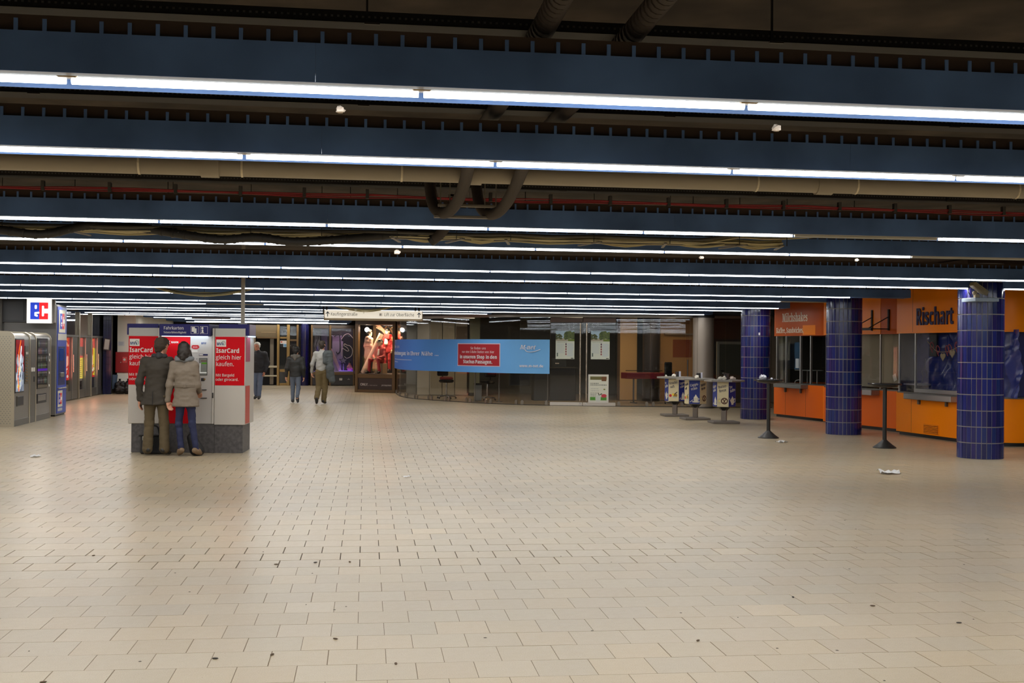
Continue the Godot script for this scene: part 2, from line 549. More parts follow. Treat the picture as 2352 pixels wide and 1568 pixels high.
# ------------------------------------------------------------------ the light troughs
func light_troughs():
	var vs := [-1.1, 0.5, 4.40, 6.05, 9.4, 11.26, 14.66, 16.67, 20.08, 22.19, 25.83, 27.8, 31.14, 33.14, 36.54, 38.64, 41.94, 44.04, 47.34, 49.3]
	var ends := [[-12.5, 13.0], [-12.5, 13.0], [-12.5, 13.0], [-12.5, 13.0], [-12.5, 13.0], [-12.5, 13.0], [-12.5, 13.0], [-12.5, 12.4], [-12.5, 10.0], [-12.5, 10.0], [-12.5, 10.0], [-8.2, 9.9], [-8.2, 9.9], [-8.2, 4.2], [-8.2, 2.1], [-8.2, 1.7], [-6.5, 0.5], [-6.5, 0.5], [-6.5, 0.5], [-6.5, 0.45]]
	var order := ["behind the camera", "just overhead", "nearest in view", "second in view, before the grey pipe", "third in view, before the cable bundle", "fourth in view, just behind the cable bundle", "fifth in view", "sixth in view, running behind the nearest blue column", "seventh in view", "eighth in view, ending at the middle blue column", "ninth in view, ending over the milkshake stand", "tenth in view, ending at the farthest blue column", "eleventh in view, just behind the direction sign", "twelfth in view, meeting the curved glass shop", "thirteenth in view", "fourteenth in view", "fifteenth in view", "sixteenth in view, over the display case", "last but one before the brown shop fronts", "last before the brown shop fronts"]
	var dead := {4: [4.1], 5: [6.1, 7.2, 8.4], 6: [], 9: [8.7], 11: [-2.0], 13: [1.0], 16: [-4.2]}
	var tube_mesh := cylinder_x(0.0135, 1.25, 10)
	var holder := bx(Vector3(-0.035, 0, -0.012), Vector3(0.035, 0.03, 0.012), 0.004)
	var m_on := glow(Color(0.93, 0.97, 1.0), 9.0)
	var m_off := M(Color(0.72, 0.7, 0.64), 0.35)
	var m_hold := M(Color(0.62, 0.52, 0.36), 0.6)
	var m_house := M(L(0.06, 0.038, 0.026), 0.85)
	var m_refl := M(Color(0.9, 0.9, 0.9), 0.5)
	var m_lip := M(L(0.2, 0.19, 0.18), 0.45)
	var tab := bx(Vector3(-0.007, 0, -0.003), Vector3(0.007, 0.042, 0.003))
	for i in vs.size():
		var v: float = vs[i]
		var u0: float = ends[i][0]; var u1: float = ends[i][1]
		var seen_ := v > 4.0
		var t = thing("light_trough", "dark blue light trough, " + order[i], "light trough", W(0, LAMP_Y, v), 0, "ceiling light troughs")
		var u := u0
		var first := true
		while u < u1 - 0.01:
			var e := minf(u + 2.76, u1)
			if first: e = u0 + 1.37; first = false
			var st := stool()
			box(st, Vector3(u + 0.0003, 0, -0.004), Vector3(e - 0.0003, 0.142, 0))
			part("front_panel", done(st), m_panel, t)
			u = e
		part("lip", bx(Vector3(u0, 0.0, -0.05), Vector3(u1, 0.003, -0.0045)), m_lip, t)
		part("rear_panel", bx(Vector3(u0, -0.004, -0.264), Vector3(u1, 0.142, -0.26)), m_panel, t)
		part("reflector", bx(Vector3(u0, 0.03, -0.258), Vector3(u1, 0.034, -0.006)), m_refl, t)
		part("housing", bx(Vector3(u0, 0.05, -0.25), Vector3(u1, 0.205, -0.03)), m_house, t)
		part("end_cap", bx(Vector3(u1, -0.001, -0.264), Vector3(u1 + 0.004, 0.142, 0)), m_panel, t)
		# teeth along the upper edge of the front panel
		var count := int((u1 - u0) / 0.096)
		var rest := stool()
		var any := false
		for k in count:
			var x := u0 + 0.05 + k * 0.096
			if (i == 2 and absf(x - 0.65) < 2.3) or (i == 3 and absf(x - 0.9) < 3.0):
				part("tab", tab, m_panel, t, Vector3(x, 0.142, -0.002))
			else:
				rest.append_from(tab, 0, Transform3D(Basis(), Vector3(x, 0.142, -0.002)))
				any = true
		if any:
			part("tab_row", rest, m_panel, t).set_meta("kind", "stuff")
		# tubes
		var shift := fmod(v * 0.37, 1.27)
		if i == 2: shift = 0.065
		if i == 3: shift = 0.56
		u = u0 + 0.05 + shift
		var run0 := u
		var lit := []
		while u + 1.22 < u1:
			var off := false
			for dd in dead.get(i, []):
				if dd >= u and dd < u + 1.27: off = true
			part("tube", tube_mesh, m_off if off else m_on, t, Vector3(u + 0.62, -0.001, -0.13))
			if v < 20.0 and seen_ and u > -7.0:
				part("lamp_holder", holder, m_hold, t, Vector3(u - 0.015, 0.004, -0.1))
			if off:
				if u - 0.05 > run0: lit.append([run0, u - 0.04])
				run0 = u + 1.27
			u += 1.27
		if u - 0.05 > run0: lit.append([run0, u - 0.05])
		for seg in lit:
			var len_: float = seg[1] - seg[0]
			lamp_area("trough_light", Vector3((seg[0] + seg[1]) * 0.5, -0.017, -0.13), Vector2(len_, 0.02), TROUGH * len_, Color(1.0, 0.98, 0.95), Vector3(0, -1, 0), t)

const TROUGH := 0.70

func cylinder_x(r: float, length: float, sides: int) -> ArrayMesh:
	var st := stool()
	tube(st, [Vector3(-length / 2, 0, 0), Vector3(length / 2, 0, 0)], r, sides)
	return done(st)

# ------------------------------------------------------------------ small pictures, computed
func blank(w: int, h: int, c: Color) -> Image:
	var im := Image.create(w, h, false, Image.FORMAT_RGB8)
	im.fill(c)
	return im

func rect(im: Image, x: int, y: int, w: int, h: int, c: Color):
	im.fill_rect(Rect2i(x, y, w, h), c)

func disc(im: Image, cx: float, cy: float, rx: float, ry: float, c: Color):
	for y in range(maxi(0, int(cy - ry)), mini(im.get_height(), int(cy + ry) + 1)):
		for x in range(maxi(0, int(cx - rx)), mini(im.get_width(), int(cx + rx) + 1)):
			if pow((x - cx) / rx, 2) + pow((y - cy) / ry, 2) <= 1.0: im.set_pixel(x, y, c)

func stroke(im: Image, pts: Array, r: float, c: Color):
	for i in pts.size() - 1:
		var n := int(pts[i].distance_to(pts[i + 1]) / maxf(1.0, r * 0.5)) + 1
		for k in n + 1:
			var p: Vector2 = pts[i].lerp(pts[i + 1], float(k) / n)
			disc(im, p.x, p.y, r, r, c)

func smear(im: Image, x0: int, y0: int, w: int, h: int, cols: Array, sizes: Vector2, count: int):  # a jumble of print
	for k in count:
		var c: Color = cols[rng.randi() % cols.size()]
		var a := rng.randf_range(0.4, 1.0)
		disc(im, x0 + rng.randf() * w, y0 + rng.randf() * h, sizes.x * a, sizes.y * a, c)

func text_lines(im: Image, x: int, y: int, w: int, n: int, step: int, c: Color, th := 1):
	for k in n:
		var xx := x
		while xx < x + w - 4:
			var l := rng.randi_range(3, 9)
			rect(im, xx, y + k * step, mini(l, x + w - xx), th, c)
			xx += l + 2

# ------------------------------------------------------------------ vending machines, cash machine, glass doors
func side_profile(depth: float, height: float, r: float) -> PackedVector2Array:
	# (z, y) outline of a cabinet with a rounded front top edge; z = 0 is its front
	var p := PackedVector2Array([Vector2(0, 0)])
	for k in 9:
		var a := PI / 2 * k / 8.0
		p.append(Vector2(-r + r * cos(a), height - r + r * sin(a)))
	p.append(Vector2(-depth, height + 0.02))
	p.append(Vector2(-depth, 0))
	return p

func sweep_x(prof: PackedVector2Array, x0: float, x1: float) -> ArrayMesh:
	var st := stool()
	var q := PackedVector2Array()
	for p in prof: q.append(p)
	prism(st, q, 0, x1 - x0)
	var am := done(st)
	var t := SurfaceTool.new()
	# (z, y) outline, extruded along x
	t.append_from(am, 0, Transform3D(Basis(Vector3(0, 0, 1), Vector3(1, 0, 0), Vector3(0, 1, 0)), Vector3(x0, 0, 0)))
	return t.commit()

func vending_machine(v0: float, v1: float, label: String, kind: int):
	var t = thing("vending_machine", label, "vending machine", W(-6.12, 0, v0), 90, "vending machines on the left")
	var w := v1 - v0
	part("body", sweep_x(side_profile(0.85, 1.8, 0.13), 0.03, w - 0.03), m_steel, t, Vector3(0, 0.0, -0.012))
	for x in [0.0, w - 0.035]:
		part("edge_strip", sweep_x(side_profile(0.87, 1.83, 0.14), x, x + 0.035), m_trim, t)
	if kind == 0:
		var side := stool()
		# raised oblong studs of the embossed end panel
		var studs := stool()
		for r in 44:
			for c in 14:
				var z := -0.06 - c * 0.056 - (0.028 if r % 2 else 0.0)
				box(studs, Vector3(-0.003, 0.06 + r * 0.0385, z - 0.016), Vector3(0.002, 0.075 + r * 0.0385, z), 0.0)
		part("stud_pattern", done(studs), m_steel, t).set_meta("kind", "stuff")
		part("lock", turned([Vector2(0, 0), Vector2(0.022, 0), Vector2(0.018, 0.01), Vector2(0, 0.01)], 12), m_black, t, Vector3(-0.002, 0.95, -0.42), Vector3(0, 0, PI / 2))
	if kind == 1:
		for x in [0.09, 0.25]:
			part("price_plate", bw(x, x + 0.13, 1.03, 1.11, -0.01, 0.004, 0.002), m_white, t)
		part("coin_slot", bw(0.3, 0.38, 0.82, 0.93, -0.01, 0.006, 0.003), m_black, t)
		part("front_panel", bw(0.05, w - 0.05, 0.13, 1.68, -0.012, -0.001, 0.001), m_steel_dark, t)
	else:
		var im := blank(128, 192, Color(0.25, 0.24, 0.22))
		if kind == 0:
			im.fill(Color(0.55, 0.03, 0.08))
			rect(im, 0, 120, 128, 72, Color(0.45, 0.5, 0.58))
			smear(im, 10, 60, 100, 130, [Color(0.75, 0.8, 0.88), Color(0.9, 0.92, 0.95), Color(0.35, 0.38, 0.45), Color(0.6, 0.65, 0.7)], Vector2(11, 18), 70)
			stroke(im, [Vector2(70, 5), Vector2(40, 50), Vector2(52, 90), Vector2(34, 140), Vector2(48, 185)], 7, Color(1, 0.45, 0.1))
			stroke(im, [Vector2(80, 30), Vector2(62, 80), Vector2(60, 120)], 9, Color(0.96, 0.97, 1.0))
			smear(im, 30, 90, 60, 90, [Color(0.8, 0.1, 0.05), Color(0.15, 0.08, 0.05), Color(1, 0.9, 0.3)], Vector2(5, 7), 16)
			part("picture_front", bw(0.09, 0.72, 0.64, 1.69, -0.012, 0.0, 0.002), m_black, t)
			part("picture", card(0.6, 1.0), picture(im, 0.2, 0.55), t, Vector3(0.105, 0.665, 0.005))
			var kc = part("key_column", bw(0.8, 1.05, 0.8, 1.55, -0.012, 0.002, 0.003), m_steel_dark, t)
			for k in 9:
				part("button", bw(0.86, 0.98, 0.84 + k * 0.058, 0.87 + k * 0.058, 0.0, 0.01, 0.003), m_brass, kc)
			part("card_reader", bw(0.84, 0.9, 1.38, 1.43, 0.0, 0.012, 0.003), m_white, t)
			part("card_reader", bw(0.93, 0.99, 1.38, 1.43, 0.0, 0.012, 0.003), m_white, t)
			part("hatch_frame", bw(0.24, 0.72, 0.38, 0.575, -0.012, 0.002, 0.003), m_steel_dark, t)
			part("hatch", bw(0.27, 0.69, 0.395, 0.56, -0.012, 0.004, 0.002), m_black, t)
		else:
			for r in 6:
				for c in 7:
					var col := Color.from_hsv(rng.randf(), rng.randf_range(0.1, 0.6), rng.randf_range(0.2, 0.6))
					rect(im, 6 + c * 17, 6 + r * 30, 12, 22, col)
					rect(im, 6 + c * 17, 12 + r * 30, 12, 6, col.lightened(0.4))
				rect(im, 0, 29 + r * 30, 128, 3, Color(0.1, 0.1, 0.1))
			rect(im, 0, 118, 128, 10, Color(0.42, 0.06, 0.95))
			part("window_frame", bw(0.1, 0.98, 0.66, 1.71, -0.012, 0.0, 0.002), m_black, t)
			part("goods", card(0.82, 0.98), picture(im, 0.3, 0.12), t, Vector3(0.13, 0.7, 0.005))
			part("glass", bw(0.12, 0.96, 0.68, 1.7, 0.008, 0.012), m_pane, t)
			part("hatch_frame", bw(0.12, 0.9, 0.36, 0.56, -0.012, 0.002, 0.003), m_black, t)
			part("flap", bw(0.14, 0.8, 0.41, 0.53, 0.0, 0.012, 0.003), m_steel, t)
			for y in [0.68, 0.95, 1.22, 1.34]:
				part("key", bw(1.08, 1.15, y, y + 0.05, 0.0, 0.01, 0.003), m_white, t)
	part("kick_plate", bw(0.035, w - 0.035, 0.0, 0.125, -0.05, -0.004, 0.002), m_steel_dark, t)
	return t

var m_trim; var m_steel_dark; var m_navy

func ec_image(back: Color, side: int) -> Image:
	var im := blank(side, side, back)
	var k := side / 128.0
	var b := Color(0.02, 0.2, 0.72); var r := Color(0.9, 0.02, 0.06)
	rect(im, int(18 * k), int(20 * k), int(46 * k), int(88 * k), b)
	rect(im, int(64 * k), int(20 * k), int(46 * k), int(88 * k), r)
	var w := Color(1, 1, 1) if back.r > 0.5 else Color(0.9, 0.9, 0.9)
	# the e
	stroke(im, [Vector2(46, 38) * k, Vector2(46, 48) * k], 6 * k, w)
	stroke(im, [Vector2(60, 73) * k, Vector2(44, 75) * k, Vector2(44, 86) * k, Vector2(52, 89) * k], 5 * k, w)
	# the c
	stroke(im, [Vector2(83, 42) * k, Vector2(83, 86) * k], 6 * k, w)
	rect(im, int(86 * k), int(52 * k), int(26 * k), int(24 * k), w)
	return im

func left_side():
	m_trim = M(Color(0.72, 0.68, 0.6), 0.3, 0.85)
	m_steel_dark = M(Color(0.4, 0.385, 0.36), 0.38, 0.6)
	m_navy = M(L(0.012, 0.025, 0.16), 0.35)
	vending_machine(24.17, 25.37, "steel vending machine with a studded end panel and a lit red picture", 0)
	vending_machine(25.37, 25.86, "narrow steel change machine squeezed between two vending machines", 1)
	vending_machine(25.86, 27.16, "steel vending machine with snack window, beside the blue cash machine", 2)
	# cash machine: grey housing and a blue front that faces the hall
	var t = thing("cash_machine", "tall grey cash machine with a blue front and red and blue card signs", "cash machine", W(-6.12, 0, 27.66), 90)
	var grey := M(Color(0.46, 0.45, 0.44), 0.5)
	part("housing", bw(-0.02, 1.0, 0.03, 2.46, -1.1, -0.012, 0.006), grey, t)
	part("plinth", bw(0.04, 0.95, 0.0, 0.06, -1.0, -0.03), m_black, t)
	var bf = part("blue_front", bw(0.06, 0.97, 0.06, 2.42, -0.012, 0.0, 0.004), M(L(0.02, 0.055, 0.4), 0.35), t)
	part("recess", bw(0.16, 0.82, 0.68, 1.54, -0.02, 0.004, 0.003), M(L(0.006, 0.02, 0.13), 0.3), t)
	part("screen", bw(0.26, 0.66, 1.22, 1.5, 0.0, 0.009, 0.002), M(L(0.01, 0.06, 0.3), 0.15), t)
	part("key_pad", bw(0.3, 0.6, 0.86, 0.96, 0.0, 0.04, 0.008), m_steel, t)
	part("notice", card(0.86, 0.14), M(Color(0.75, 0.74, 0.7), 0.5), t, Vector3(0.08, 1.68, 0.008))
	var ecp := picture(ec_image(Color(0.86, 0.84, 0.76), 128), 0.4)
	part("card_sign", card(0.62, 0.5), ecp, bf, Vector3(0.16, 1.85, 0.01))
	part("card_sign", card(0.44, 0.36), ecp, bf, Vector3(0.12, 0.2, 0.01))
	part("shelf_strip", bw(0.1, 0.9, 0.6, 0.625, 0.0, 0.03, 0.004), m_chrome, t)
	part("label_strip", card(0.44, 0.06), M(Color(0.7, 0.7, 0.72), 0.5), t, Vector3(0.12, 0.11, 0.008))
	# lit sign that stands out over the machines
	t = thing("card_sign_box", "square lit sign with a blue e and a red c", "sign", W(-6.41, 2.305, 27.3), 0)
	part("case", bw(-0.262, 0.262, -0.27, 0.27, -0.14, -0.004, 0.008), M(Color(0.7, 0.7, 0.7), 0.4), t)
	part("lit_face", card(0.515, 0.53), picture(ec_image(Color(1, 0.97, 0.93), 256), 0.3, 1.0), t, Vector3(-0.2575, -0.265, 0.003))
	part("arm", bw(0.262, 0.31, -0.25, 0.25, -0.16, -0.1, 0.004), M(Color(0.6, 0.58, 0.55), 0.4, 0.5), t)
	lamp_area("sign_light", Vector3(0, 0, 0.02), Vector2(0.5, 0.5), 0.6, Color(1, 0.96, 0.9), Vector3(0, 0, 1), t)
	# grey services box above the machines
	t = thing("switch_cabinet", "dark grey wall cabinet behind the lit card sign", "cabinet", W(-7.0, 2.06, 27.6), 0)
	part("body", bw(-0.35, 0.55, 0.0, 0.5, -0.5, 0.0, 0.01), M(Color(0.3, 0.3, 0.31), 0.5), t)
	part("door", bw(-0.3, 0.2, 0.04, 0.46, 0.0, 0.012, 0.004), M(Color(0.32, 0.32, 0.33), 0.5), t)
	t = thing("conduit", "thin grey conduit rising to the ceiling behind the vending machines", "pipe", W(-7.25, 1.0, 27.5), 0)
	part("pipe", cyl(0.03, 0, 2.1, 10), M(Color(0.35, 0.33, 0.31), 0.4, 0.4), t)
	t = thing("partition_panel", "grey panel behind the vending machines, below the card sign", "panel", W(-7.3, 0, 27.75), 0)
	part("sheet", bw(-1.2, 1.1, 0.0, 2.06, -0.06, 0.0, 0.004), M(Color(0.33, 0.32, 0.31), 0.5), t)
	# glass doors along the left
	var vs := [29.4, 31.2, 33.0, 34.85, 36.68, 38.46]
	var said := ["next to the cash machine", "second past the cash machine", "third past the cash machine", "showing a tall red poster", "showing a red picture over a yellow price list", "last before the white wall, with red and yellow posters"]
	for i in vs.size():
		t = thing("shop_front_bay", "steel framed glass door bay " + said[i], "shop front", W(-7.5, 0, vs[i]), 90, "glass door bays on the left")
		var w := 1.8
		part("post", bw(-0.05, 0.05, 0, 2.64, -0.1, 0.03, 0.008), m_trim, t)
		part("head", bw(0.05, w - 0.05, 2.56, 2.64, -0.08, 0.02, 0.004), m_steel_dark, t)
		part("transom", bw(0.05, w - 0.05, 1.8, 1.86, -0.08, 0.02, 0.004), m_steel_dark, t)
		part("upper_pane", bw(0.05, w - 0.05, 1.86, 2.56, -0.04, -0.032), m_glass, t)
		part("kick_plate", bw(0.05, w - 0.05, 0.02, 0.26, -0.05, 0.0, 0.004), m_steel_dark, t)
		part("door_pane", bw(0.05, 0.95, 0.26, 1.8, -0.04, -0.032), m_glass, t)
		part("side_panel", bw(1.0, w - 0.05, 0.26, 1.8, -0.05, -0.01, 0.004), m_steel_dark, t)
		part("stile", bw(0.93, 1.0, 0.02, 1.8, -0.06, 0.02, 0.004), m_steel, t)
		part("handle", tubed([Vector3(0.9, 0.8, 0.06), Vector3(0.9, 1.3, 0.06)], 0.015), m_chrome, t)
		var im := blank(64, 160, Color(0.86, 0.06, 0.05))
		if i % 3 == 1:
			rect(im, 0, 34, 64, 36, Color(0.12, 0.11, 0.12))
			rect(im, 0, 78, 64, 82, Color(0.95, 0.86, 0.1))
			text_lines(im, 6, 86, 52, 9, 8, Color(0.4, 0.3, 0.05), 3)
		else:
			smear(im, 4, 4, 56, 60, [Color(1, 0.5, 0.1), Color(1, 0.8, 0.7), Color(0.6, 0.02, 0.03)], Vector2(10, 8), 12)
			rect(im, 10, 70, 44, 40, Color(1, 0.75, 0.65))
			if i == 5: rect(im, 42, 40, 22, 112, Color(0.98, 0.9, 0.1))
			smear(im, 8, 100, 50, 50, [Color(0.98, 0.95, 0.9), Color(0.7, 0.05, 0.05)], Vector2(8, 6), 14)
		part("poster", card(0.8, 1.2), picture(im, 0.3, 0.8), t, Vector3(0.1, 0.58, -0.06))
		part("box_top", bw(0.1, 0.9, 1.79, 1.8, -0.5, -0.07), m_black, t)
		part("inner_wall", bw(0.05, w - 0.05, 0.02, 2.56, -0.5, -0.46), M(Color(0.3, 0.24, 0.23), 0.6), t)
		if i >= 3:
			lamp_area("poster_light", Vector3(0.5, 1.2, -0.02), Vector2(0.7, 1.1), 0.9, Color(1, 0.62, 0.5), Vector3(0, 0, 1), t)
	t = thing("dark_post", "dark blue tiled post between the glass doors and the white wall", "pillar", W(-7.35, 0, 40.36), 0)
	for k in 11:
		for s in 3:
			part("tile", bw(-0.128 + s * 0.086, -0.046 + s * 0.086, 0.004 + k * 0.238, 0.238 + k * 0.238, 0.1, 0.112, 0.003), M(L(0.012, 0.012, 0.05), 0.2), t)
	part("core", bw(-0.13, 0.13, 0, 2.66, -0.1, 0.104), m_dark, t)
	# on the white wall
	t = thing("hose_cabinet", "red fire hose cabinet on the white wall", "cabinet", W(-7.04, 0.675, 41.2), 0)
	part("case", bw(-0.212, 0.212, 0.0, 0.68, -0.02, 0.05, 0.008), M(L(0.36, 0.012, 0.014), 0.4), t)
	part("door", bw(-0.195, 0.195, 0.02, 0.66, 0.05, 0.062, 0.004), M(L(0.38, 0.013, 0.015), 0.4), t)
	part("pictogram", bw(0.02, 0.16, 0.33, 0.52, 0.062, 0.066), M(Color(0.85, 0.3, 0.3), 0.5), t)
	part("pictogram_reel", turned([Vector2(0, 0), Vector2(0.04, 0), Vector2(0.04, 0.004), Vector2(0, 0.004)], 16), m_white, t, Vector3(0.08, 0.43, 0.066), Vector3(PI / 2, 0, 0))
	part("latch", bw(-0.06, -0.02, 0.32, 0.36, 0.062, 0.075, 0.004), m_chrome, t)
	t = thing("paper_notice", "small white paper notice taped to the white wall", "notice", W(-7.18, 1.55, 41.2), 0)
	var note := blank(64, 48, Color(0.86, 0.85, 0.84))
	text_lines(note, 8, 8, 46, 5, 7, Color(0.45, 0.5, 0.65), 2)
	part("sheet", card(0.2, 0.155), picture(note, 0.7), t, Vector3(0, 0, 0.005))
	t = thing("tilted_monitor", "small dark framed panel hung askew on the dark post", "sign", W(-7.33, 1.6, 40.1), 35)
	part("frame", bw(-0.11, 0.11, -0.19, 0.19, -0.03, 0.0, 0.006), M(Color(0.2, 0.12, 0.12), 0.4), t, Vector3.ZERO, Vector3(0, 0, -0.12))
	part("face", bw(-0.085, 0.07, -0.16, 0.16, 0.0, 0.004), M(Color(0.62, 0.58, 0.55), 0.4), t, Vector3.ZERO, Vector3(0, 0, -0.12))
	# waste bin and bags on the floor
	t = thing("litter_bin", "blue grey plastic bin on short legs by the white wall", "bin", W(-7.22, 0, 40.6), 0)
	part("tub", turned([Vector2(0, 0.16), Vector2(0.11, 0.16), Vector2(0.145, 0.6), Vector2(0.15, 0.62), Vector2(0.135, 0.62), Vector2(0.1, 0.2), Vector2(0, 0.2)], 14), M(Color(0.2, 0.27, 0.36), 0.5), t)
	for s in [-1, 1]:
		for q in [-1, 1]:
			part("leg", bw(s * 0.09 - 0.015, s * 0.09 + 0.015, 0, 0.17, q * 0.07 - 0.015, q * 0.07 + 0.015), m_steel, t)
	var bag_said := ["black rubbish bag slumped next to the blue grey bin", "black rubbish bag nearest the ticket machine block"]
	for i in 2:
		t = thing("rubbish_bag", bag_said[i], "rubbish bag", W(-6.97 + i * 0.24, 0, 40.5 + i * 0.1), i * 50.0, "rubbish bags by the white wall")
		part("sack", blob([[Vector3(-0.05, 0.14, 0), Vector3(0.06, 0.15, 0), 0.15, 0.14], [Vector3(-0.07, 0.3, 0.0), Vector3(-0.02, 0.38, 0.0), 0.11, 0.07], [Vector3(0.08, 0.3, 0.02), Vector3(0.1, 0.36, 0.0), 0.1, 0.06]], 0.02, 0.05, 0.03), m_black, t)
		part("knot", turned([Vector2(0, 0), Vector2(0.04, 0.01), Vector2(0.025, 0.03), Vector2(0.05, 0.06), Vector2(0, 0.045)], 9), m_black, t, Vector3(-0.02, 0.43, 0))

# ------------------------------------------------------------------ the ticket machine block
func kiosk_poster(parent, x0: float, x1: float, z: float, red):
	parent = part("red_poster", bw(x0, x1, 1.0, 1.717, z - 0.004, z, 0.0), red, parent)
	part("logo_plate", bw(x0 + 0.015, x0 + 0.16, 1.57, 1.675, z, z + 0.002), m_white, parent)
	var navy := M(Color(0.05, 0.2, 0.42), 0.5)
	letters(parent, "MVV", Vector3(x0 + 0.02, 1.588, z + 0.002), 0.043, navy, true, 0.85)
	part("logo_ring", tubed(bend([Vector3(x0 + 0.105, 1.605, z + 0.003), Vector3(x0 + 0.14, 1.595, z + 0.003), Vector3(x0 + 0.145, 1.635, z + 0.003), Vector3(x0 + 0.115, 1.65, z + 0.003), Vector3(x0 + 0.09, 1.625, z + 0.003)]), 0.003, 5), M(Color(0.1, 0.4, 0.25), 0.5), parent)
	letters(parent, "IsarCard", Vector3(x0 + 0.012, 1.478, z + 0.001), 0.066, m_white, true, 0.92)
	letters(parent, "gleich hier", Vector3(x0 + 0.01, 1.382, z + 0.001), 0.062, m_white, false, 0.94)
	letters(parent, "kaufen.", Vector3(x0 + 0.012, 1.283, z + 0.001), 0.062, m_white, false, 0.94)
	letters(parent, "Mit Bargeld", Vector3(x0 + 0.01, 1.13, z + 0.001), 0.04, m_white, false, 0.96)
	letters(parent, "oder girocard.", Vector3(x0 + 0.01, 1.066, z + 0.001), 0.04, m_white, false, 0.96)

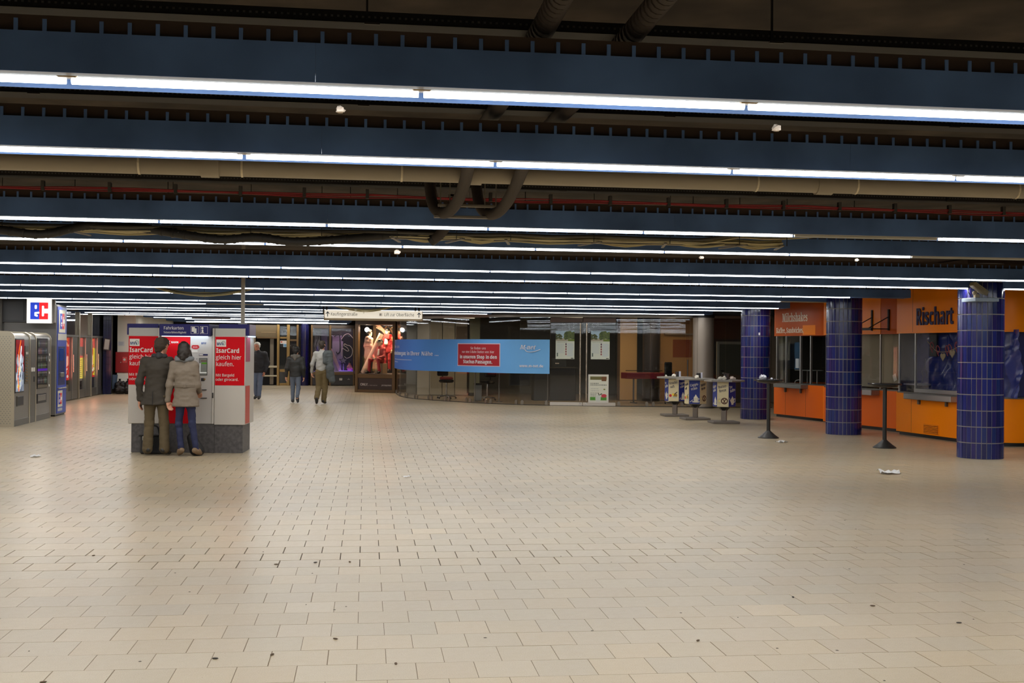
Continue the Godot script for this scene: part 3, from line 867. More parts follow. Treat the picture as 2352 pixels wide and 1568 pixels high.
func ticket_kiosk():
	# local x = 0 at the middle of the block, its front at z = 0; the block faces the camera squarely
	var c := Vector3(-4.79, 0, -17.81)
	var pale := M(Color(0.75, 0.725, 0.69), 0.4)
	var red := matt(M(L(0.56, 0.006, 0.012), 0.45), 0.2)
	var base := M(L(0.115, 0.105, 0.106), 0.5)
	speckled(base, 0.02, 0.3, 1.3, 21)
	var navy := matt(M(L(0.022, 0.02, 0.115), 0.4), 0.3)
	var dark := M(Color(0.2, 0.19, 0.19), 0.4)
	var said := ["pale ticket machine with a red advert, half hidden by the man in dark coat", "middle ticket machine with blue header sign and screen, in front of the couple", "pale ticket machine unit with a fully readable red advert, right end of the block"]
	var xs := [[-0.87, -0.412], [-0.412, 0.403], [0.403, 0.852]]
	for i in 3:
		var o := Node3D.new()
		o.name = numbered("ticket_machine")
		add_child(o)
		o.position = c
		tag(o, said[i], "ticket machine", "ticket machine units")
		var x0: float = xs[i][0]; var x1: float = xs[i][1]
		if i == 0:
			part("body", bw(x0, x1, 0.425, 1.84, -0.95, 0.0, 0.008), pale, o)
			part("base", bw(x0 + 0.045, x1, 0.0, 0.425, -0.9, -0.02, 0.004), base, o)
			kiosk_poster(o, x0 + 0.003, x1 - 0.02, 0.005, red)
			part("header", bw(x0 - 0.035, x1 - 0.03, 1.735, 1.9, -0.95, -0.03, 0.004), navy, o)
			part("cap_panel", bw(x0 + 0.002, x1 - 0.03, 1.722, 1.838, -0.02, 0.004, 0.003), M(Color(0.66, 0.65, 0.62), 0.45), o)
		elif i == 2:
			var p := PackedVector2Array([Vector2(x0 + 0.003, -0.95), Vector2(x1 - 0.3, -0.95), Vector2(x1 - 0.035, -0.78), Vector2(x1, 0), Vector2(x0 + 0.003, 0)])
			var st := stool()
			prism(st, p, 0.42, 1.84)
			part("body", done(st), pale, o)
			p = PackedVector2Array([Vector2(x0 + 0.003, -0.9), Vector2(x1 - 0.32, -0.9), Vector2(x1 - 0.085, -0.76), Vector2(x1 - 0.03, -0.02), Vector2(x0 + 0.003, -0.02)])
			st = stool()
			prism(st, p, 0.0, 0.42)
			part("base", done(st), base, o)
			kiosk_poster(o, x0 + 0.008, x1 - 0.008, 0.005, red)
			st = stool()
			prism(st, PackedVector2Array([Vector2(x0 + 0.05, -0.9), Vector2(x1 - 0.2, -0.9), Vector2(x1 + 0.0, -0.72), Vector2(x1 + 0.045, -0.03), Vector2(x0 + 0.05, -0.03)]), 1.735, 1.905)
			part("header", done(st), navy, o)
			part("cap_panel", bw(x0 + 0.006, x1 - 0.004, 1.73, 1.84, -0.02, 0.004, 0.003), M(Color(0.68, 0.67, 0.63), 0.45), o)
			# side that looks right, seen at a slant
			part("side_stripe", bw(0, 0.006, 0.43, 0.99, -0.4, -0.06), M(L(0.5, 0.06, 0.04), 0.4), o, Vector3(x1 - 0.001, 0, 0), Vector3(0, 0.045, 0))
			part("side_stripe", bw(0, 0.006, 1.35, 1.71, -0.4, -0.06), M(L(0.42, 0.05, 0.1), 0.4), o, Vector3(x1 - 0.001, 0, 0), Vector3(0, 0.045, 0))
			part("side_header", bw(0, 0.01, 1.74, 1.9, -0.66, -0.06), M(L(0.16, 0.11, 0.2), 0.4), o, Vector3(x1 + 0.045, 0, 0), Vector3(0, 0.063, 0))
			part("side_lamp", bw(x1 + 0.0, x1 + 0.02, 1.715, 1.733, -0.62, -0.2), glow(Color(0.75, 0.88, 1.0), 2.0), o)
			lamp_area("side_light", Vector3(x1 + 0.02, 1.71, -0.42), Vector2(0.04, 0.5), 0.04, Color(0.8, 0.9, 1), Vector3(0.2, -1, 0), o)
		else:
			part("body", bw(x0 + 0.003, x1 - 0.003, 0.425, 1.735, -0.95, -0.03, 0.004), pale, o)
			part("base", bw(x0, x1, 0.0, 0.425, -0.9, -0.02, 0.004), base, o)
			var hd = part("header", bw(x0 + 0.03, x1 - 0.055, 1.725, 1.897, -0.9, 0.12, 0.005), navy, o)
			letters(hd, "Fahrkarten", Vector3(x0 + 0.09, 1.815, 0.121), 0.046, m_white, false, 0.95)
			letters(hd, "Tickets/Billets/Biglietti", Vector3(x0 + 0.09, 1.76, 0.121), 0.027, m_white, false, 0.9)
			for k in 2:
				var bx0 := x0 + 0.49 + k * 0.135
				for e in [[0, 0.113, 0, 0.003], [0, 0.113, 0.107, 0.11], [0, 0.003, 0, 0.11], [0.11, 0.113, 0, 0.11]]:
					part("icon_frame", bw(bx0 + e[0], bx0 + e[1], 1.755 + e[2], 1.755 + e[3], 0.12, 0.122), m_white, hd)
			part("ticket_icon", bw(x0 + 0.505, x0 + 0.55, 1.785, 1.855, 0.12, 0.122), m_white, hd)
			part("ticket_icon", bw(x0 + 0.535, x0 + 0.575, 1.765, 1.835, 0.122, 0.124), M(Color(0.8, 0.8, 0.78), 0.5), hd)
			part("info_dot", turned([Vector2(0, 0), Vector2(0.016, 0), Vector2(0.016, 0.003), Vector2(0, 0.003)], 14), m_white, hd, Vector3(x0 + 0.66, 1.84, 0.121), Vector3(PI / 2, 0, 0))
			part("info_stem", plate(PackedVector2Array([Vector2(-0.012, 0.05), Vector2(0.014, 0.05), Vector2(0.014, 0.01), Vector2(0.024, 0.01), Vector2(0.024, 0), Vector2(-0.02, 0), Vector2(-0.02, 0.01), Vector2(-0.01, 0.01), Vector2(-0.01, 0.04), Vector2(-0.012, 0.04)]), 0.003), m_white, hd, Vector3(x0 + 0.66, 1.768, 0.12))
			part("red_panel", bw(x0 + 0.02, x0 + 0.445, 0.43, 1.722, -0.03, -0.018, 0.002), red, o)
			letters(o, "BAHN", Vector3(x0 + 0.165, 1.615, -0.017), 0.028, m_white, true, 1.0)
			part("letter_box", bw(x0 + 0.115, x0 + 0.15, 1.605, 1.65, -0.018, -0.015), m_white, o)
			letters(o, "DB", Vector3(x0 + 0.117, 1.614, -0.0145), 0.024, red, true, 0.9)
			part("machine_front", bw(x0 + 0.45, x1 - 0.04, 0.43, 1.722, -0.03, -0.012, 0.003), M(Color(0.76, 0.74, 0.72), 0.3, 0.2), o)
			part("front_post", bw(x1 - 0.036, x1 - 0.006, 0.43, 1.84, -0.03, 0.0, 0.003), pale, o)
			letters(o, "MVV", Vector3(x0 + 0.61, 1.603, -0.011), 0.03, M(Color(0.15, 0.28, 0.5), 0.5), true, 0.85)
			var im := blank(64, 36, Color(0.75, 0.73, 0.7))
			disc(im, 32, 18, 31, 16, Color(0.68, 0.05, 0.1))
			disc(im, 16, 12, 12, 10, Color(0.68, 0.05, 0.1)); disc(im, 48, 12, 12, 10, Color(0.68, 0.05, 0.1))
			text_lines(im, 14, 14, 38, 2, 7, Color(0.9, 0.75, 0.75), 3)
			part("sticker", card(0.12, 0.072), picture(im), o, Vector3(x0 + 0.465, 1.525, -0.008))
			part("sticker", card(0.085, 0.04), m_white, o, Vector3(x0 + 0.475, 1.482, -0.008))
			part("button_strip", bw(x0 + 0.58, x0 + 0.71, 1.435, 1.46, -0.012, -0.008, 0.001), M(Color(0.08, 0.09, 0.3), 0.4), o)
			part("button_strip", bw(x0 + 0.585, x0 + 0.64, 1.441, 1.455, -0.008, -0.006), m_white, o)
			im = blank(64, 128, Color(0.4, 0.4, 0.38))
			rect(im, 8, 34, 56, 72, Color(0.42, 0.43, 0.4)); rect(im, 0, 36, 8, 78, Color(0.8, 0.8, 0.78)); rect(im, 0, 106, 64, 10, Color(0.8, 0.8, 0.78))
			rect(im, 18, 30, 46, 14, Color(0.3, 0.48, 0.16)); rect(im, 12, 14, 50, 10, Color(0.36, 0.28, 0.24))
			text_lines(im, 16, 52, 44, 6, 8, Color(0.34, 0.34, 0.33), 2)
			part("screen_frame", bw(x0 + 0.585, x0 + 0.705, 1.145, 1.4, -0.012, -0.004, 0.003), dark, o)
			part("screen", card(0.106, 0.24), picture(im, 0.15, 0.25), o, Vector3(x0 + 0.592, 1.152, -0.001))
			part("card_slot", bw(x0 + 0.615, x0 + 0.665, 1.06, 1.105, -0.012, -0.002, 0.003), dark, o)
			part("coin_slot", bw(x0 + 0.655, x0 + 0.68, 1.075, 1.1, -0.004, 0.001, 0.002), m_brass, o)
			part("note_slot", bw(x0 + 0.61, x0 + 0.7, 0.925, 0.937, -0.012, 0.004, 0.002), dark, o)
			part("note_slot", bw(x0 + 0.61, x0 + 0.705, 0.803, 0.815, -0.012, 0.004, 0.002), dark, o)
			for q in [[0.545, 1.385], [0.545, 1.07], [0.545, 0.95], [0.55, 0.93]]:
				part("bolt", turned([Vector2(0, 0), Vector2(0.006, 0), Vector2(0.004, 0.004), Vector2(0, 0.004)], 8), dark, o, Vector3(x0 + q[0], q[1], -0.012), Vector3(PI / 2, 0, 0))
			part("lock_handle", bw(x1 - 0.032, x1 - 0.012, 0.81, 0.89, 0.0, 0.012, 0.004), dark, o)
			part("lamp_strip", bw(x0 + 0.06, x1 - 0.1, 1.712, 1.722, 0.0, 0.1), glow(Color(0.85, 0.93, 1.0), 2.0), o)
			lamp_area("machine_light", Vector3((x0 + x1) * 0.5, 1.706, 0.06), Vector2(0.62, 0.06), 0.07, Color(0.85, 0.93, 1.0), Vector3(0, -1, -0.35), o)
	var t = thing("ceiling_post", "thin grey steel post from the ticket machine block up to the ceiling", "post", Vector3(c.x + 0.745, 1.905, c.z - 0.3), 0)
	part("shaft", bw(-0.028, 0.028, 0, 1.22, -0.028, 0.028, 0.004), M(Color(0.62, 0.58, 0.52), 0.5, 0.1), t)
	part("foot_plate", bw(-0.06, 0.06, 0, 0.012, -0.06, 0.06), m_steel, t)

# ------------------------------------------------------------------ brown shop fronts at the far end
func back_wall():
	var brown := M(L(0.085, 0.05, 0.022), 0.45)
	var brown_dark := M(L(0.035, 0.02, 0.011), 0.5)
	var frame := M(L(0.11, 0.062, 0.022), 0.4, 0.3)
	# entrance with a brass fascia
	var t = thing("shop_entrance", "brown shop entrance with a dark opening and pale rails, behind the old man", "shop front", W(-2.9, 0, 49.7), 0)
	part("fascia", bw(-1.2, 0.45, 1.95, 2.45, -0.3, 0.0, 0.008), M(L(0.095, 0.064, 0.026), 0.5), t)
	var tiny := blank(128, 16, Color(0.33, 0.26, 0.16))
	text_lines(tiny, 2, 5, 124, 1, 6, Color(0.6, 0.52, 0.38), 4)
	part("fascia_print", card(0.62, 0.06), picture(tiny), t, Vector3(-0.2, 2.12, 0.005))
	part("sill_bar", bw(-0.35, 0.45, 1.9, 1.95, -0.1, 0.03, 0.004), frame, t)
	part("door_leaf", bw(0.17, 0.32, 0.04, 1.9, -0.12, -0.07, 0.004), M(L(0.15, 0.12, 0.08), 0.5), t)
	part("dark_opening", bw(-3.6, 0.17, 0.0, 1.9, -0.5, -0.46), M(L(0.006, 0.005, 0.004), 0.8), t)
	part("rail", bw(0.02, 0.46, 0.72, 0.8, 0.02, 0.06, 0.008), M(Color(0.68, 0.64, 0.54), 0.4), t)
	part("rail", bw(-0.2, 0.46, 0.36, 0.42, 0.02, 0.06, 0.008), M(Color(0.68, 0.64, 0.54), 0.4), t)
	part("side_wall", bw(-3.7, -0.4, 0.0, 1.93, -0.1, 0.0, 0.004), M(L(0.12, 0.09, 0.05), 0.5), t)
	part("post", bw(0.45, 0.55, 0, 2.47, -0.1, 0.05, 0.008), m_brass, t)
	# narrow glass door with notices
	t = thing("glass_door", "narrow glass door with pale notices in brass frames, behind the man in the dark jacket", "door", W(-2.2, 0, 49.7), 0)
	part("pane", bw(-0.14, 0.14, 0.1, 2.4, -0.06, -0.05), m_glass, t)
	part("back_board", bw(-0.15, 0.14, 0.0, 2.45, -0.4, -0.36), M(L(0.018, 0.02, 0.018), 0.6), t)
	part("post", bw(0.14, 0.26, 0, 2.47, -0.1, 0.05, 0.008), m_brass, t)
	part("rail", bw(-0.14, 0.14, 0.55, 0.66, -0.06, 0.0, 0.005), m_brass, t)
	part("rail", bw(-0.14, 0.14, 1.9, 1.97, -0.06, 0.0, 0.005), m_brass, t)
	part("rail", bw(-0.14, 0.14, 0.0, 0.1, -0.06, 0.0, 0.005), m_brass, t)
	var note := blank(64, 64, Color(0.8, 0.84, 0.86))
	rect(note, 0, 0, 64, 28, Color(0.85, 0.8, 0.76)); rect(note, 6, 8, 16, 12, Color(0.75, 0.25, 0.15)); rect(note, 0, 32, 32, 32, Color(0.02, 0.03, 0.03)); rect(note, 36, 34, 26, 28, Color(0.4, 0.6, 0.75))
	part("notice", card(0.26, 0.26), picture(note, 0.5), t, Vector3(-0.13, 1.56, -0.04))
	t = thing("glass_door", "dark glass panel between two brass posts, left of the blue column", "door", W(-1.72, 0, 49.7), 0)
	part("pane", bw(-0.22, 0.05, 0.1, 2.4, -0.06, -0.05), m_glass, t)
	part("back_board", bw(-0.22, 0.25, 0.0, 2.45, -0.4, -0.36), M(L(0.02, 0.014, 0.01), 0.6), t)
	part("rail", bw(-0.22, 0.05, 1.8, 1.88, -0.06, 0.0, 0.005), frame, t)
	part("rail", bw(-0.22, 0.05, 0.0, 0.12, -0.06, 0.0, 0.005), frame, t)
	part("post", bw(0.05, 0.13, 0, 2.47, -0.1, 0.05, 0.008), M(L(0.16, 0.09, 0.03), 0.4, 0.5), t)
	# dark blue column lit violet
	t = thing("far_column", "dark blue tiled column lit violet by the shop window beside it", "column", W(-1.34, 0, 49.75), 0, "")
	t.set_meta("kind", "thing")
	part("core", cyl(0.15, 0.0, 2.6, 20), m_dark, t)
	for r in 11:
		for k in 10:
			part("tile", curved_tile(0.165, k * TAU / 10.0, TAU / 10.0 * 0.94, 0.004 + r * 0.238, 0.236), M(L(0.009, 0.009, 0.05), 0.15), t)
	lamp_area("violet_light", Vector3(0.5, 1.2, 0.5), Vector2(0.1, 0.8), 0.03, Color(0.35, 0.1, 1.0), Vector3(-1, 0, -1), t)
	# two display windows of the clothes shop
	for i in 2:
		var w := 0.72 if i == 0 else 1.02
		var u := -1.1 if i == 0 else -0.36
		t = thing("display_window", ["dark shop window behind the man in the white shirt", "shop window with a violet floor, a grey star and sports logos below"][i], "shop window", W(u, 0, 49.7), 0, "")
		part("sill", bw(0, w, 0.44, 0.56, -0.06, 0.05, 0.006), frame, t)
		part("base", bw(0, w, 0.03, 0.44, -0.06, 0.02, 0.004), M(L(0.016, 0.012, 0.012), 0.4), t)
		part("frame_post", bw(0, 0.08, 0.0, 2.47, -0.08, 0.05, 0.006), frame, t)
		part("frame_head", bw(0.08, w, 2.33, 2.47, -0.08, 0.05, 0.006), brown_dark, t)
		if i == 1: part("frame_post", bw(w - 0.05, w, 0.0, 2.47, -0.08, 0.05, 0.006), frame, t)
		part("pane", bw(0.08, w, 0.56, 2.33, -0.02, -0.012), m_pane, t)
		part("back_board", bw(0.0, w + 0.1, 0.4, 2.5, -0.75, -0.7), M(L(0.045, 0.036, 0.03), 0.7), t)
		part("stage", bw(0.0, w + 0.1, 0.5, 0.6, -0.7, -0.06), M(L(0.3, 0.2, 0.55), 0.4), t)
		if i == 0:
			part("hanging_banner", bw(0.14, 0.36, 0.9, 2.25, -0.5, -0.49), M(L(0.16, 0.14, 0.15), 0.7), t)
			part("hanging_banner", bw(0.4, 0.66, 1.4, 2.3, -0.6, -0.59), M(L(0.12, 0.09, 0.15), 0.7), t)
			part("flourish", tubed(bend([Vector3(0.16, 2.2, -0.4), Vector3(0.3, 2.0, -0.4), Vector3(0.2, 1.6, -0.4), Vector3(0.34, 1.3, -0.4), Vector3(0.22, 1.0, -0.4)]), 0.012, 6), m_black, t)
			part("rod", bw(0.2, 0.66, 2.06, 2.08, -0.5, -0.48), M(L(0.3, 0.25, 0.4), 0.5), t)
		else:
			var mauve := M(L(0.3, 0.22, 0.31), 0.7)
			var ink := M(L(0.012, 0.011, 0.014), 0.6)
			var ivory := M(L(0.6, 0.52, 0.38), 0.6)
			part("mauve_board", bw(0.12, 0.5, 0.6, 2.05, -0.6, -0.58), mauve, t)
			part("mauve_block", bw(0.3, 0.56, 0.95, 1.82, -0.55, -0.53), mauve, t)
			part("black_board", bw(0.5, 1.0, 0.62, 2.2, -0.66, -0.64), ink, t)
			# a bold note-like hook and scrollwork
			part("hook", tubed(bend([Vector3(0.2, 2.0, -0.5), Vector3(0.4, 2.1, -0.5), Vector3(0.44, 1.7, -0.5), Vector3(0.43, 1.4, -0.5), Vector3(0.33, 1.3, -0.5), Vector3(0.3, 1.38, -0.5)]), 0.022, 6), ink, t)
			part("scroll", tubed(bend([Vector3(0.5, 1.9, -0.5), Vector3(0.62, 2.08, -0.5), Vector3(0.8, 2.12, -0.5), Vector3(0.96, 1.95, -0.5)]), 0.012, 6), ivory, t)
			part("scroll", tubed(bend([Vector3(0.62, 1.72, -0.48), Vector3(0.72, 1.66, -0.48), Vector3(0.85, 1.62, -0.48), Vector3(0.95, 1.45, -0.48), Vector3(0.9, 1.22, -0.48), Vector3(0.72, 1.12, -0.48), Vector3(0.62, 1.2, -0.48)]), 0.014, 6), ivory, t)
			part("scroll", tubed(bend([Vector3(0.62, 1.72, -0.47), Vector3(0.6, 1.64, -0.47), Vector3(0.72, 1.56, -0.47), Vector3(0.8, 1.44, -0.47), Vector3(0.72, 1.42, -0.47), Vector3(0.6, 1.5, -0.47), Vector3(0.52, 1.5, -0.47), Vector3(0.52, 1.2, -0.47)]), 0.012, 6), ivory, t)
			var star := PackedVector2Array()
			for k in 10:
				var a := PI / 2 + k * TAU / 10.0
				star.append(Vector2(cos(a), sin(a)) * (0.2 if k % 2 == 0 else 0.085))
			part("star_rim", plate(star, 0.03), ink, t, Vector3(0.58, 1.02, -0.36))
			var star2 := PackedVector2Array()
			for p in star: star2.append(p * 0.72)
			part("star", plate(star2, 0.02), M(L(0.2, 0.17, 0.22), 0.5), t, Vector3(0.58, 1.02, -0.325))
			part("star_stem", bw(0.56, 0.6, 0.6, 0.9, -0.35, -0.33), M(L(0.25, 0.2, 0.28), 0.5), t)
			part("leaning_plank", bw(-0.06, 0.06, 0, 1.0, -0.03, 0.03, 0.004), M(L(0.5, 0.3, 0.32), 0.6), t, Vector3(0.46, 0.58, -0.3), Vector3(0, 0, 0.42))
			part("toy_figure", blob([[Vector3(0.84, 0.66, -0.3), Vector3(0.84, 0.8, -0.3), 0.09, 0.08], [Vector3(0.83, 0.88, -0.3), Vector3(0.83, 0.9, -0.3), 0.055, 0.05], [Vector3(0.76, 0.8, -0.26), Vector3(0.74, 0.7, -0.2), 0.03, 0.03], [Vector3(0.9, 0.78, -0.26), Vector3(0.95, 0.68, -0.2), 0.03, 0.03]], 0.016, 0.03), M(L(0.55, 0.18, 0.2), 0.6), t)
			part("toy_cap", turned([Vector2(0.085, 0), Vector2(0.06, 0.02), Vector2(0.055, 0.06), Vector2(0, 0.08)], 12), ink, t, Vector3(0.83, 0.93, -0.3))
			# white marks on the black base
			part("leaf_mark", plate(PackedVector2Array([Vector2(0, 0.0), Vector2(0.035, 0.025), Vector2(0.05, 0.07), Vector2(0.025, 0.065), Vector2(0.02, 0.1), Vector2(0, 0.125), Vector2(-0.02, 0.1), Vector2(-0.025, 0.065), Vector2(-0.05, 0.07), Vector2(-0.035, 0.025)]), 0.004), m_white, t, Vector3(0.17, 0.24, 0.02))
			part("leaf_bar", bw(0.125, 0.215, 0.205, 0.225, 0.02, 0.024), m_white, t)
			part("wing_mark", plate(PackedVector2Array([Vector2(-0.06, 0.0), Vector2(-0.03, -0.02), Vector2(0, 0.0), Vector2(0.03, -0.02), Vector2(0.06, 0.0), Vector2(0.06, 0.075), Vector2(-0.06, 0.075)]), 0.004), m_white, t, Vector3(0.48, 0.235, 0.02))
			letters(t, "LEVI'S", Vector3(0.427, 0.262, 0.025), 0.03, ink, true, 0.85)
			part("crest_mark", plate(PackedVector2Array([Vector2(-0.06, 0.0), Vector2(-0.03, 0.03), Vector2(-0.012, 0.035), Vector2(0, 0.075), Vector2(0.012, 0.035), Vector2(0.03, 0.03), Vector2(0.06, 0.0)]), 0.004), M(Color(0.5, 0.48, 0.46), 0.5), t, Vector3(0.8, 0.25, 0.02))
			part("stage_light_strip", bw(0.4, w, 0.6, 0.615, -0.5, -0.1), glow(Color(0.42, 0.05, 1.0), 0.75), t)
			lamp_area("violet_light", Vector3(0.72, 0.63, -0.3), Vector2(0.55, 0.35), 0.18, Color(0.45, 0.12, 1.0), Vector3(0, 1, 0), t)
			lamp_area("display_light", Vector3(0.55, 2.28, -0.25), Vector2(0.7, 0.2), 0.35, Color(0.95, 0.8, 0.95), Vector3(0, -1, -0.4), t)

func curved_tile(r: float, a0: float, da: float, y0: float, h: float, th := 0.012) -> ArrayMesh:
	# one glazed tile bent round a column, its edges chamfered
	var st := stool()
	var n := 3
	var e := 0.0025
	var pt := func(rad: float, a: float, y: float) -> Vector3: return Vector3(rad * sin(a), y, rad * cos(a))
	st.set_smooth_group(1)
	var ae := e / r
	for k in n:
		var a := a0 + ae + (da - 2 * ae) * k / n; var b := a0 + ae + (da - 2 * ae) * (k + 1) / n
		var p = pt.call(r, a, y0 + e); var q = pt.call(r, a, y0 + h - e); var s = pt.call(r, b, y0 + h - e); var t = pt.call(r, b, y0 + e)
		for x in [p, q, s, p, s, t]: st.add_vertex(x)
	st.set_smooth_group(FLAT)
	var ri := r - th
	var a1 := a0 + da
	quad(st, pt.call(ri, a0, y0), pt.call(ri, a0, y0 + h), pt.call(r, a0 + ae, y0 + h - e), pt.call(r, a0 + ae, y0 + e))
	quad(st, pt.call(r, a1 - ae, y0 + e), pt.call(r, a1 - ae, y0 + h - e), pt.call(ri, a1, y0 + h), pt.call(ri, a1, y0))
	quad(st, pt.call(r, a0 + ae, y0 + h - e), pt.call(ri, a0, y0 + h), pt.call(ri, a1, y0 + h), pt.call(r, a1 - ae, y0 + h - e))
	quad(st, pt.call(ri, a0, y0), pt.call(r, a0 + ae, y0 + e), pt.call(r, a1 - ae, y0 + e), pt.call(ri, a1, y0))
	return done(st)

# ------------------------------------------------------------------ lit display case
func showcase():
	var frame := M(L(0.1, 0.062, 0.025), 0.4, 0.3)
	var turn := -30.0
	var t = thing("display_case", "brown framed lit display case with mannequins, left of the curved glass shop", "display case", W(1.96, 0, 42.0), turn)
	# local x from -1.55 (left) to 0 (right), front at z = 0, depth 1.5
	part("plinth", bw(-1.57, 0.02, 0, 0.1, -1.4, 0.02, 0.008), frame, t)
	part("base", bw(-1.5, -0.05, 0.1, 0.5, -1.4, 0.0, 0.004), M(L(0.016, 0.013, 0.014), 0.35), t)
	part("sill", bw(-1.57, 0.02, 0.5, 0.64, -1.4, 0.02, 0.008), frame, t)
	part("head", bw(-1.57, 0.02, 2.37, 2.62, -1.4, 0.02, 0.008), M(L(0.05, 0.03, 0.015), 0.5), t)
	for x in [-1.57, -0.1]:
		part("post", bw(x, x + 0.12, 0.0, 2.4, -0.12, 0.03, 0.008), frame, t)
	part("post", bw(-0.1, 0.02, 0.0, 2.4, -1.4, -1.28, 0.008), frame, t)
	part("post", bw(-1.57, -1.45, 0.0, 2.4, -1.4, -1.28, 0.008), frame, t)
	part("pane", bw(-1.45, -0.1, 0.64, 2.37, -0.03, -0.02), m_pane, t)
	part("side_pane", bw(-0.03, -0.02, 0.64, 2.37, -1.28, -0.12), m_pane, t)
	part("inner_floor", bw(-1.5, -0.05, 0.6, 0.66, -1.35, -0.05), M(L(0.2, 0.15, 0.13), 0.6), t)
	# back board printed with black and ivory ornament
	var im := blank(256, 320, Color(0.08, 0.07, 0.06))
	for k in 46:
		var p := Vector2(rng.randf() * 256, rng.randf() * 110)
		stroke(im, [p, p + Vector2(rng.randf_range(-40, 40), rng.randf_range(-30, 30))], rng.randf_range(2, 6), [Color(0.8, 0.62, 0.42), Color(0.5, 0.36, 0.24), Color(0.95, 0.85, 0.7), Color(0.3, 0.2, 0.14)][k % 4])
	for k in 9: rect(im, 10, 190 + k * 14, 60, 6, Color(0.85, 0.75, 0.58))
	stroke(im, [Vector2(20, 120), Vector2(40, 170), Vector2(90, 185), Vector2(120, 160)], 5, Color(0.85, 0.76, 0.6))
	part("back_board", card(1.5, 1.75), picture(im, 0.6), t, Vector3(-1.53, 0.63, -1.3))
	part("plank", tubed([Vector3(-1.33, 0.66, -0.13), Vector3(-0.75, 2.05, -0.42)], 0.1, 4), M(L(0.55, 0.36, 0.28), 0.6), t)
	part("plank", bw(-0.06, 0.06, 0, 1.3, -0.03, 0.03, 0.005), M(L(0.16, 0.08, 0.05), 0.6), t, Vector3(-0.45, 1.75, -0.9), Vector3(0, 0, 0.85))
	part("red_parcel", bw(-0.12, 0.1, 0, 0.16, -0.1, 0.1, 0.01), M(L(0.6, 0.03, 0.03), 0.5), t, Vector3(-0.72, 1.9, -0.8), Vector3(0, 0, -0.2))
	part("crate", bw(-0.36, -0.12, 0.66, 0.9, -0.8, -0.5, 0.01), M(L(0.45, 0.36, 0.22), 0.6), t)
	part("crate", bw(-0.3, -0.12, 1.15, 1.3, -1.0, -0.8, 0.01), M(L(0.35, 0.25, 0.15), 0.6), t)
	part("lamp_globe", ball(0.085), glow(Color(0.9, 0.96, 1.0), 4.0), t, Vector3(-1.33, 2.2, -0.4))
	part("lamp_cord", cyl(0.006, 1.2, 2.12, 6), m_white, t, Vector3(-1.31, 0, -0.4))
	letters(t, "ONLY.", Vector3(-1.36, 0.235, 0.001), 0.085, M(Color(0.82, 0.8, 0.78), 0.5), false, 1.0)
	letters(t, "VERO MODA", Vector3(-1.0, 0.235, 0.001), 0.03, M(Color(0.62, 0.6, 0.58), 0.5), false, 1.35)
	letters(t, "JACK&JONES", Vector3(-0.52, 0.235, 0.001), 0.045, M(Color(0.68, 0.66, 0.64), 0.5), true, 1.05)
	lamp_area("case_light", Vector3(-0.78, 2.34, -0.45), Vector2(1.2, 0.4), 11.0, Color(1.0, 0.86, 0.68), Vector3(0, -1, -0.25), t)
	var omni := OmniLight3D.new()
	omni.name = "globe_light"
	omni.light_energy = 0.06
	omni.light_color = Color(0.9, 0.96, 1)
	omni.omni_range = 30.0
	omni.omni_attenuation = 2.0
	omni.shadow_enabled = true
	omni.light_size = 0.07
	t.add_child(omni)
	omni.position = Vector3(-1.33, 2.2, -0.4)
	# figures
	mannequin(W(1.08, 0.66, 43.05), turn + 150, "mannequin in a pale pink belted hooded coat, left in the lit display case", 0)
	mannequin(W(1.74, 0.72, 43.15), turn + 5, "standing mannequin in a red and white track jacket, right rear of the display case", 1)
	mannequin(W(1.47, 0.66, 42.62), turn - 5, "seated mannequin in a dark red tracksuit, front of the display case", 2)

func ball(r: float, sides := 16) -> ArrayMesh:
	var prof := []
	for k in 11: prof.append(Vector2(maxf(0.0, r * sin(PI * k / 10.0)) if k > 0 and k < 10 else 0.0, -r * cos(PI * k / 10.0)))
	return turned(prof, sides)

